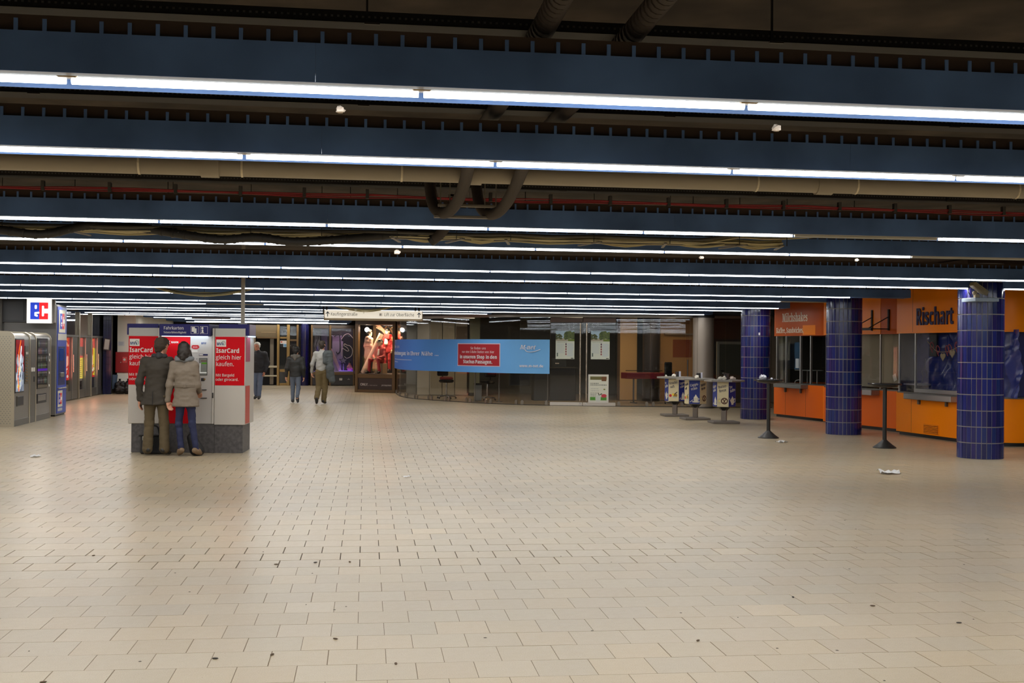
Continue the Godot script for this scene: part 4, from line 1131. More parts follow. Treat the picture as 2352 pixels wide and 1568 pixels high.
# ------------------------------------------------------------------ hanging direction sign
func way_sign():
	var t = thing("direction_sign", "long white hanging sign with arrows reading Kaufingerstraße and Lift zur Oberfläche", "sign", W(0.855, 2.285, 29.8), 0)
	var navy := M(Color(0.13, 0.22, 0.36), 0.5)
	var w := 1.19
	part("case", bw(-w - 0.02, w + 0.02, -0.05, 0.2, -0.3, -0.02, 0.01), M(Color(0.62, 0.56, 0.46), 0.5), t)
	var o := PackedVector2Array()
	for c in [[w - 0.03, 0.17, 0], [-w + 0.03, 0.17, 1], [-w + 0.03, 0.03, 2], [w - 0.03, 0.03, 3]]:
		for k in 5:
			var a: float = c[2] * PI / 2 + k * PI / 8
			o.append(Vector2(c[0] + 0.03 * cos(a), c[1] + 0.03 * sin(a)))
	part("lit_face", plate(o, 0.022), glow(Color(1.0, 0.95, 0.86), 0.62), t, Vector3(0, 0, -0.02))
	lamp_area("sign_light", Vector3(0, 0.1, 0.02), Vector2(2.3, 0.16), 0.5, Color(1, 0.95, 0.86), Vector3(0, 0, 1), t)
	var arrow := PackedVector2Array([Vector2(0, 0.13), Vector2(0.048, 0.075), Vector2(0.038, 0.062), Vector2(0.009, 0.092), Vector2(0.009, 0), Vector2(-0.009, 0), Vector2(-0.009, 0.092), Vector2(-0.038, 0.062), Vector2(-0.048, 0.075)])
	part("arrow", plate(arrow, 0.004), navy, t, Vector3(-w + 0.075, 0.035, 0.002))
	part("arrow", plate(arrow, 0.004), navy, t, Vector3(w - 0.075, 0.035, 0.002))
	letters(t, "Kaufingerstraße", Vector3(-w + 0.145, 0.06, 0.003), 0.08, navy, false, 0.82)
	letters(t, "Lift zur Oberfläche", Vector3(0.255, 0.06, 0.003), 0.08, navy, false, 0.80)
	part("pictogram", bw(0.14, 0.215, 0.06, 0.135, 0.002, 0.004), glow(Color(0.85, 0.8, 0.72), 0.4), t)
	part("pictogram_figure", bw(0.15, 0.165, 0.075, 0.125, 0.004, 0.005), M(Color(0.3, 0.3, 0.32), 0.5), t)
	part("pictogram_figure", bw(0.175, 0.182, 0.08, 0.12, 0.004, 0.005), M(Color(0.3, 0.3, 0.32), 0.5), t)
	for x in [-w + 0.05, w - 0.07]:
		part("hanger", bw(x - 0.02, x + 0.02, -0.03, 0.84, -0.2, -0.16), M(Color(0.07, 0.08, 0.16), 0.4), t)
		part("hanger", bw(x - 0.1, x - 0.06, 0.1, 0.84, -0.28, -0.24), M(Color(0.07, 0.08, 0.16), 0.4), t)

# ------------------------------------------------------------------ curved glass shop
var glass_pts := [Vector2(1.97, 41.1), Vector2(1.99, 39.3), Vector2(2.12, 37.95), Vector2(2.38, 37.1), Vector2(2.76, 36.35), Vector2(3.22, 35.6), Vector2(3.75, 34.75), Vector2(4.25, 34.1), Vector2(5.04, 33.45), Vector2(5.84, 33.07), Vector2(6.72, 32.83), Vector2(7.62, 32.67), Vector2(8.55, 32.48), Vector2(9.5, 32.3), Vector2(10.6, 32.15), Vector2(11.9, 32.05)]

func on_glass(k: float, y: float, out := 0.0) -> Transform3D:
	# a frame on the front at joint number k: x along the glass, z towards the hall
	var i := mini(int(k), glass_pts.size() - 2)
	var a: Vector2 = glass_pts[i]; var b: Vector2 = glass_pts[i + 1]
	var p: Vector2 = a.lerp(b, k - i)
	var d := Vector2(b.x - a.x, -(b.y - a.y)).normalized()
	var n := Vector2(-d.y, d.x)
	var x := Vector3(d.x, 0, d.y); var z := Vector3(n.x, 0, n.y)
	var t := Transform3D(Basis(x, Vector3.UP, z), Vector3(p.x, y, -p.y) + z * out)
	return Transform3D(Basis(Vector3.UP, TURN), Vector3.ZERO) * t

func glass_shop():
	var rail := M(Color(0.5, 0.47, 0.43), 0.35, 0.6)
	var base := glass_pts
	var o := Node3D.new()
	o.name = "curved_glass_front"
	add_child(o)
	tag(o, "curved frameless glass shop front with steel patch fittings, behind the blue banner", "shop front")
	var n := base.size()
	for i in n - 1:
		if i == 9 or i == 10: continue
		var t := on_glass(i, 0)
		var w: float = base[i].distance_to(base[i + 1])
		var p = part("pane", bw(0.006, w - 0.006, 0.03, 2.46, -0.012, 0.0), m_glass, o)
		p.transform = t
		for x in [0.09, w - 0.09]:
			p = part("patch_fitting", patch(), rail, o)
			p.transform = t * Transform3D(Basis(), Vector3(x, 0.02, 0))
	for i in n - 1:
		var t := on_glass(i, 0)
		var w: float = base[i].distance_to(base[i + 1])
		var p = part("head_rail", bw(-0.01, w + 0.01, 2.46, 2.54, -0.06, 0.02, 0.004), rail, o)
		p.transform = t
		p = part("floor_rail", bw(-0.01, w + 0.01, -0.004, 0.02, -0.03, 0.01), m_dark, o)
		p.transform = t
		p = part("bulkhead", bw(-0.04, w + 0.04, 2.54, 3.12, -0.3, 0.0), M(L(0.05, 0.062, 0.08), 0.6), o)
		p.transform = t
	# sliding doors
	var said := ["left glass sliding door with an upright information sheet", "right glass sliding door with an information sheet above a green poster"]
	for k in 2:
		var t := on_glass(9 + k, 0)
		var w: float = base[9 + k].distance_to(base[10 + k])
		var d := Node3D.new()
		d.name = numbered("sliding_door")
		add_child(d)
		d.transform = t
		tag(d, said[k], "door", "glass shop sliding doors")
		part("pane", bw(0.008, w - 0.008, 0.1, 2.32, -0.012, 0.0), m_glass, d)
		part("bottom_rail", bw(0.004, w - 0.004, 0.01, 0.105, -0.03, 0.02, 0.004), M(Color(0.75, 0.72, 0.68), 0.35, 0.5), d)
		part("top_rail", bw(0.004, w - 0.004, 2.32, 2.45, -0.03, 0.02, 0.004), M(Color(0.33, 0.25, 0.2), 0.5), d)
		var hx := w - 0.07 if k == 0 else 0.1
		part("pull_bar", tubed([Vector3(hx, 0.14, 0.06), Vector3(hx, 2.3, 0.06)], 0.018, 10), M(Color(0.78, 0.73, 0.66), 0.25, 0.8), d)
		part("pull_bar", tubed([Vector3(hx, 0.14, -0.08), Vector3(hx, 2.3, -0.08)], 0.018, 10), M(Color(0.6, 0.56, 0.5), 0.25, 0.8), d)
		for y in [0.2, 2.2]:
			part("standoff", tubed([Vector3(hx, y, -0.08), Vector3(hx, y, 0.06)], 0.01, 8), m_chrome, d)
		part("lock", turned([Vector2(0, 0), Vector2(0.025, 0), Vector2(0.02, 0.02), Vector2(0, 0.02)], 12), m_chrome, d, Vector3(hx, 0.07, 0.02), Vector3(PI / 2, 0, 0))
	# paper sheets on the doors
	var tree := blank(128, 192, Color(0.74, 0.76, 0.7))
	rect(tree, 0, 0, 128, 70, Color(0.62, 0.72, 0.78))
	rect(tree, 0, 50, 128, 20, Color(0.6, 0.58, 0.5))
	for k in 60: disc(tree, rng.randf_range(60, 128), rng.randf_range(6, 52), 9, 8, Color(0.2, 0.27, 0.1).lerp(Color(0.35, 0.4, 0.2), rng.randf()))
	for k in 24: disc(tree, rng.randf_range(0, 40), rng.randf_range(24, 54), 7, 6, Color(0.22, 0.26, 0.12).lerp(Color(0.34, 0.36, 0.2), rng.randf()))
	rect(tree, 84, 56, 44, 14, Color(0.38, 0.44, 0.14))
	text_lines(tree, 8, 76, 70, 1, 6, Color(0.35, 0.36, 0.36), 2)
	text_lines(tree, 8, 86, 50, 14, 5, Color(0.62, 0.66, 0.7), 2)
	text_lines(tree, 80, 86, 42, 18, 5, Color(0.6, 0.66, 0.76), 2)
	for k in 5: disc(tree, 70, 90 + k * 17, 5, 7, Color(0.2, 0.2, 0.3).lerp(Color(0.6, 0.3, 0.3), rng.randf()))
	rect(tree, 8, 150, 8, 24, Color(0.3, 0.36, 0.33)); rect(tree, 104, 184, 18, 5, Color(0.15, 0.15, 0.15))
	var sheet := picture(tree, 0.6)
	for k in 2:
		var s := Node3D.new()
		s.name = numbered("information_sheet")
		add_child(s)
		s.transform = on_glass(9.17 + k * 1.0 + (0.07 if k else 0.0), 1.3, 0.004)
		tag(s, ["information sheet with a tree photo on the left sliding door", "information sheet with a tree photo on the right sliding door"][k], "poster", "information sheets on the sliding doors")
		part("sheet", card(0.52, 0.78, 0.003), sheet, s, Vector3(0, 0, 0.004))
	var gp := blank(96, 160, Color(0.82, 0.82, 0.76))
	rect(gp, 6, 6, 84, 20, Color(0.4, 0.38, 0.2)); rect(gp, 64, 6, 24, 28, Color(0.42, 0.26, 0.12))
	text_lines(gp, 6, 46, 50, 1, 8, Color(0.3, 0.32, 0.3), 4); text_lines(gp, 6, 56, 84, 1, 8, Color(0.3, 0.32, 0.3), 4)
	text_lines(gp, 10, 80, 40, 2, 12, Color(0.6, 0.62, 0.6), 3); text_lines(gp, 8, 106, 34, 3, 9, Color(0.4, 0.42, 0.4), 3)
	rect(gp, 6, 132, 84, 20, Color(0.3, 0.55, 0.18)); disc(gp, 46, 140, 14, 22, Color(0.78, 0.8, 0.76)); disc(gp, 76, 124, 14, 11, Color(0.75, 0.22, 0.28))
	stroke(gp, [Vector2(46, 106), Vector2(52, 120)], 2, Color(0.25, 0.25, 0.2)); stroke(gp, [Vector2(58, 116), Vector2(64, 112)], 3, Color(0.25, 0.25, 0.2))
	disc(gp, 78, 84, 5, 4, Color(0.45, 0.45, 0.15))
	var g := Node3D.new()
	g.name = "green_poster"
	add_child(g)
	g.transform = on_glass(10.17, 0.1, 0.03)
	tag(g, "white poster with a green foot standing at the bottom of the right sliding door", "poster")
	part("board", card(0.56, 0.78, 0.012), m_white, g)
	part("print", card(0.52, 0.72, 0.002), picture(gp, 0.6), g, Vector3(0.02, 0.03, 0.003))
	glass_banner()
	shop_inside()
	# round steel column that stands in the glass line
	var t = thing("steel_column", "plain grey steel clad column behind the square standing tables", "column", W(9.9, 0, 31.95), 0)
	t.set_meta("kind", "thing")
	part("cladding", cyl(0.285, 0.0, 2.48, 36), M(Color(0.6, 0.56, 0.52), 0.42, 0.3), t)
	part("foot_ring", cyl(0.292, 0.0, 0.04, 36), M(Color(0.3, 0.28, 0.26), 0.5), t)
	part("head_ring", cyl(0.3, 2.46, 2.56, 36), m_dark, t)
	part("seam", bw(-0.003, 0.003, 0.04, 2.46, 0.28, 0.2875), m_dark, t, Vector3.ZERO, Vector3(0, -0.9, 0))

func patch() -> ArrayMesh:
	return plate(PackedVector2Array([Vector2(-0.04, 0), Vector2(-0.04, 0.09), Vector2(0, 0.13), Vector2(0.04, 0.09), Vector2(0.04, 0)]), 0.03)

func glass_banner():
	var b := Node3D.new()
	b.name = "blue_banner"
	add_child(b)
	b.rotation.y = TURN
	tag(b, "long blue advertising banner with a red plaque across the curved glass front", "banner")
	var ctrl := []
	for i in 10: ctrl.append(Vector3(glass_pts[i].x, 0, -glass_pts[i].y))
	var sm := bend(ctrl, 5)
	var pts := []
	for i in sm.size():
		var d: Vector3 = (sm[mini(i + 1, sm.size() - 1)] - sm[maxi(i - 1, 0)]).normalized()
		pts.append(Vector2(sm[i].x, sm[i].z) + Vector2(-d.z, d.x) * 0.07)
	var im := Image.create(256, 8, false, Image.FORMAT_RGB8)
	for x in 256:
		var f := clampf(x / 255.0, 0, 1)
		var c := Color(0.27, 0.42, 0.72).lerp(Color(0.36, 0.6, 0.88), smoothstep(0.2, 0.72, f)).lerp(Color(0.45, 0.68, 0.89), smoothstep(0.6, 1.0, f))  # print gradient; its darker left is partly hall lighting put into the colour
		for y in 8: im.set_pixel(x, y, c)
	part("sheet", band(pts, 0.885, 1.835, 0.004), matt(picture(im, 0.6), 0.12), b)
	# arc length along the banner
	var run := [0.0]
	for i in pts.size() - 1: run.append(run[-1] + pts[i].distance_to(pts[i + 1]))
	var place := func(s: float, y: float, out: float) -> Transform3D:
		var i := 0
		while i < pts.size() - 2 and run[i + 1] < s: i += 1
		var q: Vector2 = pts[i].lerp(pts[i + 1], (s - run[i]) / (run[i + 1] - run[i]))
		var d: Vector2 = (pts[i + 1] - pts[i]).normalized()
		var n := Vector2(-d.y, d.x)
		q += n * out
		return Transform3D(Basis(Vector3(d.x, 0, d.y), Vector3.UP, Vector3(n.x, 0, n.y)), Vector3(q.x, y, q.y))
	var strip := func(s0: float, s1: float, out: float) -> Array:
		var got := []
		for k in 13:
			var o: Vector3 = place.call(lerpf(s0, s1, k / 12.0), 0.0, out).origin
			got.append(Vector2(o.x, o.z))
		return got
	part("plaque_rim", band(strip.call(6.38, 8.1, 0.006), 1.06, 1.72, 0.003), M(Color(0.78, 0.7, 0.78), 0.5), b)
	part("plaque", band(strip.call(6.41, 8.07, 0.011), 1.085, 1.695, 0.003), matt(M(L(0.37, 0.03, 0.04), 0.6), 0.15), b)
	# words set along the curve, each fitted to its share of the line
	var words := func(said: String, s0: float, s1: float, y: float, h: float, bold: bool, m):
		var made := []
		var total := 0.0
		for wd in said.split(" "):
			var o = letters(b, wd, Vector3.ZERO, h, m, bold, 1.0)
			var w: float = o.mesh.get_aabb().size.x + h * 0.06
			made.append([o, w])
			total += w + h * 0.5
		total -= h * 0.5
		var k := (s1 - s0) / total
		var s := s0
		for e in made:
			var t: Transform3D = place.call(s + e[1] * k * 0.5, y, 0.016)
			e[0].transform = t * Transform3D(Basis.from_scale(Vector3(k, 1, 1)), Vector3(-e[1] * k * 0.5, 0, 0)) * e[0].transform
			s += (e[1] + h * 0.5) * k
	var pale := M(Color(0.84, 0.84, 0.86), 0.5)
	var rose := M(Color(0.86, 0.74, 0.76), 0.5)
	words.call("Sie finden uns", 6.98, 7.6, 1.545, 0.07, false, rose)
	words.call("nur eine S-Bahn Station von hier", 6.6, 7.9, 1.44, 0.07, false, rose)
	words.call("in unserem Shop in den", 6.5, 7.99, 1.28, 0.1, true, pale)
	words.call("Stachus Passagen.", 6.66, 7.84, 1.14, 0.1, true, pale)
	words.call("wir sind noch immer ganz in Ihrer Nähe ...", 0.3, 5.45, 1.34, 0.12, true, M(Color(0.76, 0.79, 0.87), 0.5))
	words.call("Hier am", 0.4, 2.4, 1.56, 0.1, false, M(Color(0.6, 0.64, 0.78), 0.5))
	var dim := M(Color(0.5, 0.57, 0.75), 0.5)
	part("fine_print", band(strip.call(0.4, 3.9, 0.006), 1.185, 1.212, 0.003), dim, b)
	part("fine_print", band(strip.call(0.4, 1.9, 0.006), 1.1, 1.127, 0.003), dim, b)
	words.call("www.m-net.de", 8.72, 9.42, 1.06, 0.075, true, pale)
	var t: Transform3D = place.call(8.72, 1.56, 0.016)
	var logo = letters(b, "M-net", Vector3.ZERO, 0.12, pale, true, 0.95, "Droid Serif")
	var shear := Basis(Vector3(1, 0, 0), Vector3(0.35, 1, 0), Vector3(0, 0, 1))
	logo.transform = t * Transform3D(shear, Vector3.ZERO) * logo.transform
	var sw = part("logo_swoosh", tubed(bend([Vector3(0.16, 0.02, 0.01), Vector3(0.2, -0.05, 0.01), Vector3(0.32, -0.075, 0.01), Vector3(0.48, -0.05, 0.01), Vector3(0.62, 0.0, 0.01)]), 0.01, 6), pale, b)
	sw.transform = t

func shop_inside():
	var wall := M(L(0.2, 0.19, 0.15), 0.6)
	slab("wall_shop", 2.3, 13.2, 41.8, 42.0, 0.0, 3.12, wall, "dim grey rear wall inside the glass shop")
	# dim strip lamps inside the shop
	var lamps_in := [[9.3, 34.9, 1.6, "lit strip lamp under the ceiling inside the glass shop, over the red bar table"], [3.6, 38.2, 1.6, "lit strip lamp under the ceiling inside the glass shop, over the swivel chairs"], [6.6, 35.6, 1.6, "lit strip lamp under the ceiling inside the glass shop, over the dark counter"]]
	for q in lamps_in:
		var s = thing("strip_lamp", q[3], "ceiling lamp", W(q[0], 2.56, q[1]), 20, "strip lamps in the glass shop")
		part("housing", bw(-q[2] / 2, q[2] / 2, 0.0, 0.06, -0.04, 0.04, 0.005), m_white, s)
		part("tube", cylinder_x(0.013, q[2] - 0.06, 10), glow(Color(1, 0.93, 0.8), 0.8), s, Vector3(0, -0.02, 0))
		lamp_area("strip_light", Vector3(0, -0.04, 0), Vector2(q[2] - 0.1, 0.05), 1.5, Color(1, 0.86, 0.66), Vector3(0, -1, 0), s)
	var dr = thing("service_door", "pale framed grey green door inside the glass shop, right of the steel column", "door", W(11.5, 0, 34.6), 0)
	for x in [-0.36, 0.52]: part("frame_post", bw(x, x + 0.08, 0.0, 1.84, -0.06, 0.0, 0.004), M(L(0.4, 0.4, 0.34), 0.5), dr)
	part("frame_head", bw(-0.28, 0.52, 1.76, 1.84, -0.06, 0.0, 0.004), M(L(0.4, 0.4, 0.34), 0.5), dr)
	part("leaf", bw(-0.28, 0.52, 0.02, 1.76, -0.05, -0.01, 0.004), M(L(0.1, 0.105, 0.08), 0.5), dr)
	part("handle", bw(-0.24, -0.14, 0.95, 0.98, -0.01, 0.03, 0.004), m_black, dr)
	slab("wall_shop_side", 2.1, 2.3, 40.9, 42.0, 0.0, 3.12, wall, "side wall inside the glass shop")
	slab("trim_shop_ceiling", 2.0, 13.2, 33.6, 42.0, 2.62, 2.66, M(L(0.03, 0.028, 0.025), 0.9), "dark ceiling inside the glass shop")
	var t = thing("wall_panel", "pale grey panelled wall unit at the left inside the glass shop", "panel", W(2.9, 0, 40.0), 0)
	for k in 4: part("board", bw(k * 0.42 - 0.3, k * 0.42 + 0.1, 0.02, 2.5, -0.06, 0.0, 0.006), M(L(0.5, 0.48, 0.39), 0.5), t)
	part("light_slot", bw(0.36, 0.39, 1.2, 2.1, 0.0, 0.012), M(Color(0.8, 0.8, 0.74), 0.4), t)
	part("portrait", bw(0.98, 1.36, 1.5, 2.3, 0.0, 0.012), M(L(0.16, 0.13, 0.1), 0.6), t)
	t = thing("square_pillar", "grey green square pillar inside the glass shop above the banner", "pillar", W(4.5, 0, 40.0), 0)
	part("shaft", bw(-0.17, 0.17, 0, 2.62, -0.17, 0.17, 0.01), M(L(0.26, 0.29, 0.22), 0.5), t)
	part("plinth", bw(-0.18, 0.18, 0, 0.1, -0.18, 0.18, 0.005), m_dark, t)
	t = thing("wood_panel", "amber wood panel on the wall inside the glass shop, right of the doors", "panel", W(8.9, 0, 36.4), 0)
	part("board", bw(-0.28, 0.26, 0.02, 2.58, -0.06, 0.0, 0.006), M(L(0.8, 0.52, 0.22), 0.45), t)
	part("board_edge", bw(-0.36, -0.28, 0.02, 2.58, -0.05, -0.005, 0.004), M(L(0.12, 0.07, 0.03), 0.5), t)
	t = thing("wood_panel", "second amber wood panel inside the glass shop, left of the steel column", "panel", W(10.3, 0, 36.4), 0)
	part("board", bw(-0.4, 0.7, 0.02, 2.58, -0.06, 0.0, 0.006), M(L(0.62, 0.36, 0.14), 0.45), t)
	part("shelf", bw(-0.3, 0.7, 2.05, 2.09, 0.0, 0.18, 0.004), M(L(0.5, 0.42, 0.3), 0.4), t)
	part("orange_picture", bw(0.0, 0.6, 1.35, 1.9, 0.0, 0.01), M(L(0.36, 0.1, 0.03), 0.5), t)
	t = thing("dark_pillar", "dark pillar between the two amber wood panels inside the glass shop", "pillar", W(9.5, 0, 36.0), 0)
	part("shaft", cyl(0.26, 0.0, 2.6, 24), M(L(0.035, 0.03, 0.03), 0.4), t)
	part("foot", cyl(0.27, 0.0, 0.08, 24), m_dark, t)
	t = thing("bar_table", "long dark red bar table inside the glass shop, seen right of the green poster", "table", W(9.1, 0, 34.8), 4)
	part("top", bw(-0.75, 0.7, 0.72, 0.9, -0.3, 0.3, 0.01), M(L(0.28, 0.018, 0.03), 0.35), t)
	part("foot_bar", bw(-0.6, 0.55, 0.94, 0.96, -0.32, -0.3), m_dark, t)
	for x in [-0.45, 0.1, 0.62]:
		part("leg", bw(x - 0.02, x + 0.02, 0, 0.73, -0.02, 0.02), m_steel, t)
		part("foot", bw(x - 0.03, x + 0.03, 0, 0.03, -0.26, 0.26, 0.005), m_steel, t)
	t = thing("reception_counter", "dark grey counter inside the glass shop behind the left sliding door", "counter", W(6.6, 0, 36.2), 0)
	part("front", bw(-0.7, 0.6, 0.0, 0.98, -0.5, 0.0, 0.01), M(L(0.03, 0.03, 0.028), 0.45), t)
	part("worktop", bw(-0.75, 0.65, 0.98, 1.02, -0.55, 0.05, 0.006), M(L(0.05, 0.05, 0.046), 0.3), t)
	part("monitor", bw(-0.1, 0.35, 1.02, 1.3, -0.3, -0.26, 0.01), M(L(0.035, 0.04, 0.038), 0.3), t)
	part("label_plate", bw(0.0, 0.12, 1.12, 1.15, -0.26, -0.255), m_white, t)
	var chairs := [[3.35, 37.5, 20.0, "swivel chair with a red cushion inside the glass shop, below the banner's left half"], [4.5, 36.4, -25.0, "swivel chair with a chrome star foot inside the glass shop, behind the grey bin"], [9.75, 34.1, 40.0, "dark swivel stool at the red bar table inside the glass shop"]]
	for i in 3:
		var c = chairs[i]
		t = thing("swivel_chair", c[3], "chair", W(c[0], 0, c[1]), c[2], "swivel chairs in the glass shop")
		for k in 5:
			var a := k * TAU / 5 + 0.3
			part("foot_arm", tubed([Vector3(0, 0.1, 0), Vector3(cos(a) * 0.3, 0.06, sin(a) * 0.3)], [0.028, 0.018], 8), m_chrome, t)
			part("castor", ball(0.03, 10), m_black, t, Vector3(cos(a) * 0.3, 0.03, sin(a) * 0.3))
		part("stem", cyl(0.025, 0.08, 0.5, 12), m_chrome if i < 2 else m_black, t)
		var hy := 0.5 if i < 2 else 0.6
		part("seat", turned([Vector2(0, hy), Vector2(0.2, hy), Vector2(0.24, hy + 0.04), Vector2(0.22, hy + 0.09), Vector2(0, hy + 0.1)], 20), m_black, t)
		if i == 0: part("cushion", turned([Vector2(0, 0.6), Vector2(0.2, 0.6), Vector2(0.22, 0.64), Vector2(0.18, 0.68), Vector2(0, 0.69)], 20), M(L(0.3, 0.02, 0.025), 0.6), t)
		part("back_post", tubed(bend([Vector3(0, hy + 0.02, -0.2), Vector3(0, hy + 0.15, -0.28), Vector3(0, hy + 0.35, -0.27)]), 0.02, 8), m_black, t)
		part("backrest", bw(-0.19, 0.19, hy + 0.2, hy + 0.62, -0.3, -0.25, 0.03), m_black, t)
	t = thing("metal_bin", "upright pale metal bin inside the glass shop beside the chrome chair foot", "bin", W(4.12, 0, 35.6), 10)
	part("body", bw(-0.1, 0.1, 0.02, 0.5, -0.1, 0.1, 0.02), M(Color(0.55, 0.56, 0.55), 0.4, 0.4), t)
	part("lid", bw(-0.105, 0.105, 0.5, 0.54, -0.105, 0.105, 0.01), m_black, t)
	for k in 4:
		t = thing("display_pole", ["slim steel pole inside the glass shop left of the metal bin", "slim steel pole inside the glass shop right of the metal bin", "slim steel pole inside the glass shop near the counter", "slim steel pole inside the glass shop behind the first square table"][k], "pole", W([4.0, 4.7, 6.1, 9.95][k], 0, [35.3, 35.2, 34.9, 33.6][k]), 0, "poles in the glass shop")
		part("shaft", cyl(0.018, 0.0, 1.3, 10), m_steel, t)
		part("foot_plate", cyl(0.1, 0.0, 0.015, 16), m_steel, t)
	t = thing("black_board", "dark framed notice board inside the glass shop, under the banner", "board", W(5.55, 0.45, 36.3), 0)
	part("frame", bw(-0.4, 0.25, 0, 0.55, -0.03, 0.0, 0.006), M(L(0.05, 0.05, 0.045), 0.5), t)
	part("face", bw(-0.37, 0.22, 0.03, 0.52, 0.0, 0.005), m_black, t)

# ------------------------------------------------------------------ blue tiled columns
func columns():
	var said := ["nearest blue tiled round column, carrying the surveillance camera", "middle blue tiled round column, between the two orange food stands", "farthest blue tiled round column, beside the milkshake stand"]
	var vs := [16.94, 21.89, 26.83]
	var glaze := []
	for c in [Vector3(0.008, 0.012, 0.12), Vector3(0.011, 0.017, 0.15), Vector3(0.014, 0.014, 0.11), Vector3(0.018, 0.013, 0.115), Vector3(0.009, 0.022, 0.13), Vector3(0.006, 0.009, 0.085)]:
		var m := StandardMaterial3D.new()
		m.albedo_color = L(c.x, c.y, c.z)
		m.roughness = 0.14
		glaze.append(m)
	var grout := M(L(0.3, 0.28, 0.27), 0.9)
	var n := 28
	var da := TAU / n
	var rows := 11
	var rh := 0.2385
	var shapes := []
	for k in n:
		shapes.append(curved_tile(0.333, k * da, da * 0.905, 0.0, rh - 0.011))
	for i in 3:
		var t = thing("tiled_column", said[i], "column", W(9.56, 0, vs[i]), 0, "blue tiled columns")
		t.set_meta("kind", "thing")
		part("core", cyl(0.3245, 0.0, 2.9, 48), grout, t)
		var back := stool()
		for r in rows:
			for k in n:
				# angle 0 looks at the camera side; the far side is joined
				var y := 0.004 + r * rh
				if r == rows - 1 and y + rh > 2.9: continue
				var rel := wrapf((k + 0.5) * da + 0.52, -PI, PI)
				if absf(rel) < 2.0:
					part("tile", shapes[k], glaze[rng.randi() % 6], t, Vector3(0, y, 0))
				else:
					back.append_from(shapes[k], 0, Transform3D(Basis(), Vector3(0, y, 0)))
		part("rear_tiles", back, glaze[1], t).set_meta("kind", "stuff")
	var s = thing("sticker", "tiny white sticker on the farthest blue column", "sticker", W(9.56, 1.93, 26.83), -5)
	part("paper", bw(-0.02, 0.02, 0, 0.06, 0.326, 0.336), M(Color(0.85, 0.83, 0.85), 0.5), s)
	# surveillance camera on its shelf
	var c = thing("surveillance_camera", "beige surveillance camera tilted on a grey shelf on the nearest blue column", "camera", W(9.31, 2.38, 16.6), 0)
	var beige := M(Color(0.66, 0.6, 0.47), 0.45)
	part("shelf", bw(-0.13, 0.24, -0.055, 0.0, -0.22, 0.18, 0.006), M(L(0.24, 0.3, 0.38), 0.4), c)
	part("arm", bw(-0.04, 0.03, 0.0, 0.06, -0.05, 0.02, 0.008), beige, c)
	part("joint", ball(0.035, 12), beige, c, Vector3(-0.03, 0.075, -0.02))
	var rot := Vector3(0.0, 0.25, -0.5)
	part("case", bw(-0.15, 0.16, -0.03, 0.035, -0.05, 0.045, 0.008), beige, c, Vector3(0.03, 0.135, -0.02), rot)
	part("sun_hood", bw(-0.13, 0.19, 0.035, 0.043, -0.058, 0.053, 0.002), M(Color(0.72, 0.67, 0.54), 0.4), c, Vector3(0.03, 0.135, -0.02), rot)
	part("lens", turned([Vector2(0, 0), Vector2(0.022, 0), Vector2(0.018, 0.008), Vector2(0, 0.008)], 14), m_black, c, Vector3(0.03, 0.135, -0.02) + Basis.from_euler(rot) * Vector3(0.16, 0, 0), Vector3(0, 0.25, -0.5 - PI / 2))
	part("cable", tubed(bend([Vector3(-0.1, 0.19, -0.03), Vector3(-0.13, 0.1, -0.03), Vector3(-0.07, 0.02, -0.04)]), 0.006, 6), m_black, c)

# ------------------------------------------------------------------ orange food stands
func front_path(pts: Array, inset := 0.0) -> Array:
	# plan points (u, v) of a front, far end first, to local x, z; inset moves it back into the stand
	var out := []
	for p in pts: out.append(Vector2(p.x, -p.y))
	if inset == 0.0: return out
	var res := []
	for i in out.size():
		var d: Vector2 = (out[mini(i + 1, out.size() - 1)] - out[maxi(i - 1, 0)]).normalized()
		res.append(out[i] - Vector2(-d.y, d.x) * inset)
	return res

func rounded(a: Vector2, b: Vector2, c: Vector2, r: float) -> Array:
	# straight from a towards b, rounded corner, on to c
	var d1 := (a - b).normalized(); var d2 := (c - b).normalized()
	var p0 := b + d1 * r; var p1 := b + d2 * r
	var out := [a, a.lerp(p0, 0.5), a.lerp(p0, 0.98)]
	for k in 11:
		var t := k / 10.0
		out.append(p0.lerp(b, t).lerp(b.lerp(p1, t), t))
	out.append(c)
	return out

func food_stand(label: String, path: Array, skin, fascia_skin, top: float):
	var o := Node3D.new()
	o.name = numbered("food_stand")
	add_child(o)
	o.rotation.y = TURN
	tag(o, label, "food stand", "orange food stands")
	part("plinth", band(front_path(path, 0.06), 0.0, 0.075, 0.1), m_black, o)
	part("base_panel", band(front_path(path), 0.065, 0.8, 0.04), skin, o)
	part("counter_edge", band(front_path(path, 0.01), 0.8, 0.825, 0.3), m_steel_dark, o)
	part("fascia", band(front_path(path), 1.93, top, 0.04), fascia_skin, o)
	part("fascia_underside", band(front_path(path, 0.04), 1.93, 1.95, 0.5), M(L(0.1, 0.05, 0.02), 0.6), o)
	return o

func along(path: Array, f: float, y: float, out: float) -> Transform3D:
	# frame on the straight part of a stand's front: f metres from the far end, x to the right as seen, z out
	var a := Vector2(path[0].x, -path[0].y); var b := Vector2(path[2].x, -path[2].y)
	var d := (b - a).normalized()
	var n := Vector2(-d.y, d.x)
	var p := a + d * f + n * out
	return Transform3D(Basis(Vector3(d.x, 0, d.y), Vector3.UP, Vector3(n.x, 0, n.y)), Vector3(p.x, y, p.y))

func stand_part(o, called: String, mesh_, m, path: Array, f: float, y: float, out := 0.0):
	var p = part(called, mesh_, m, o)
	p.transform = along(path, f, y, out)
	return p

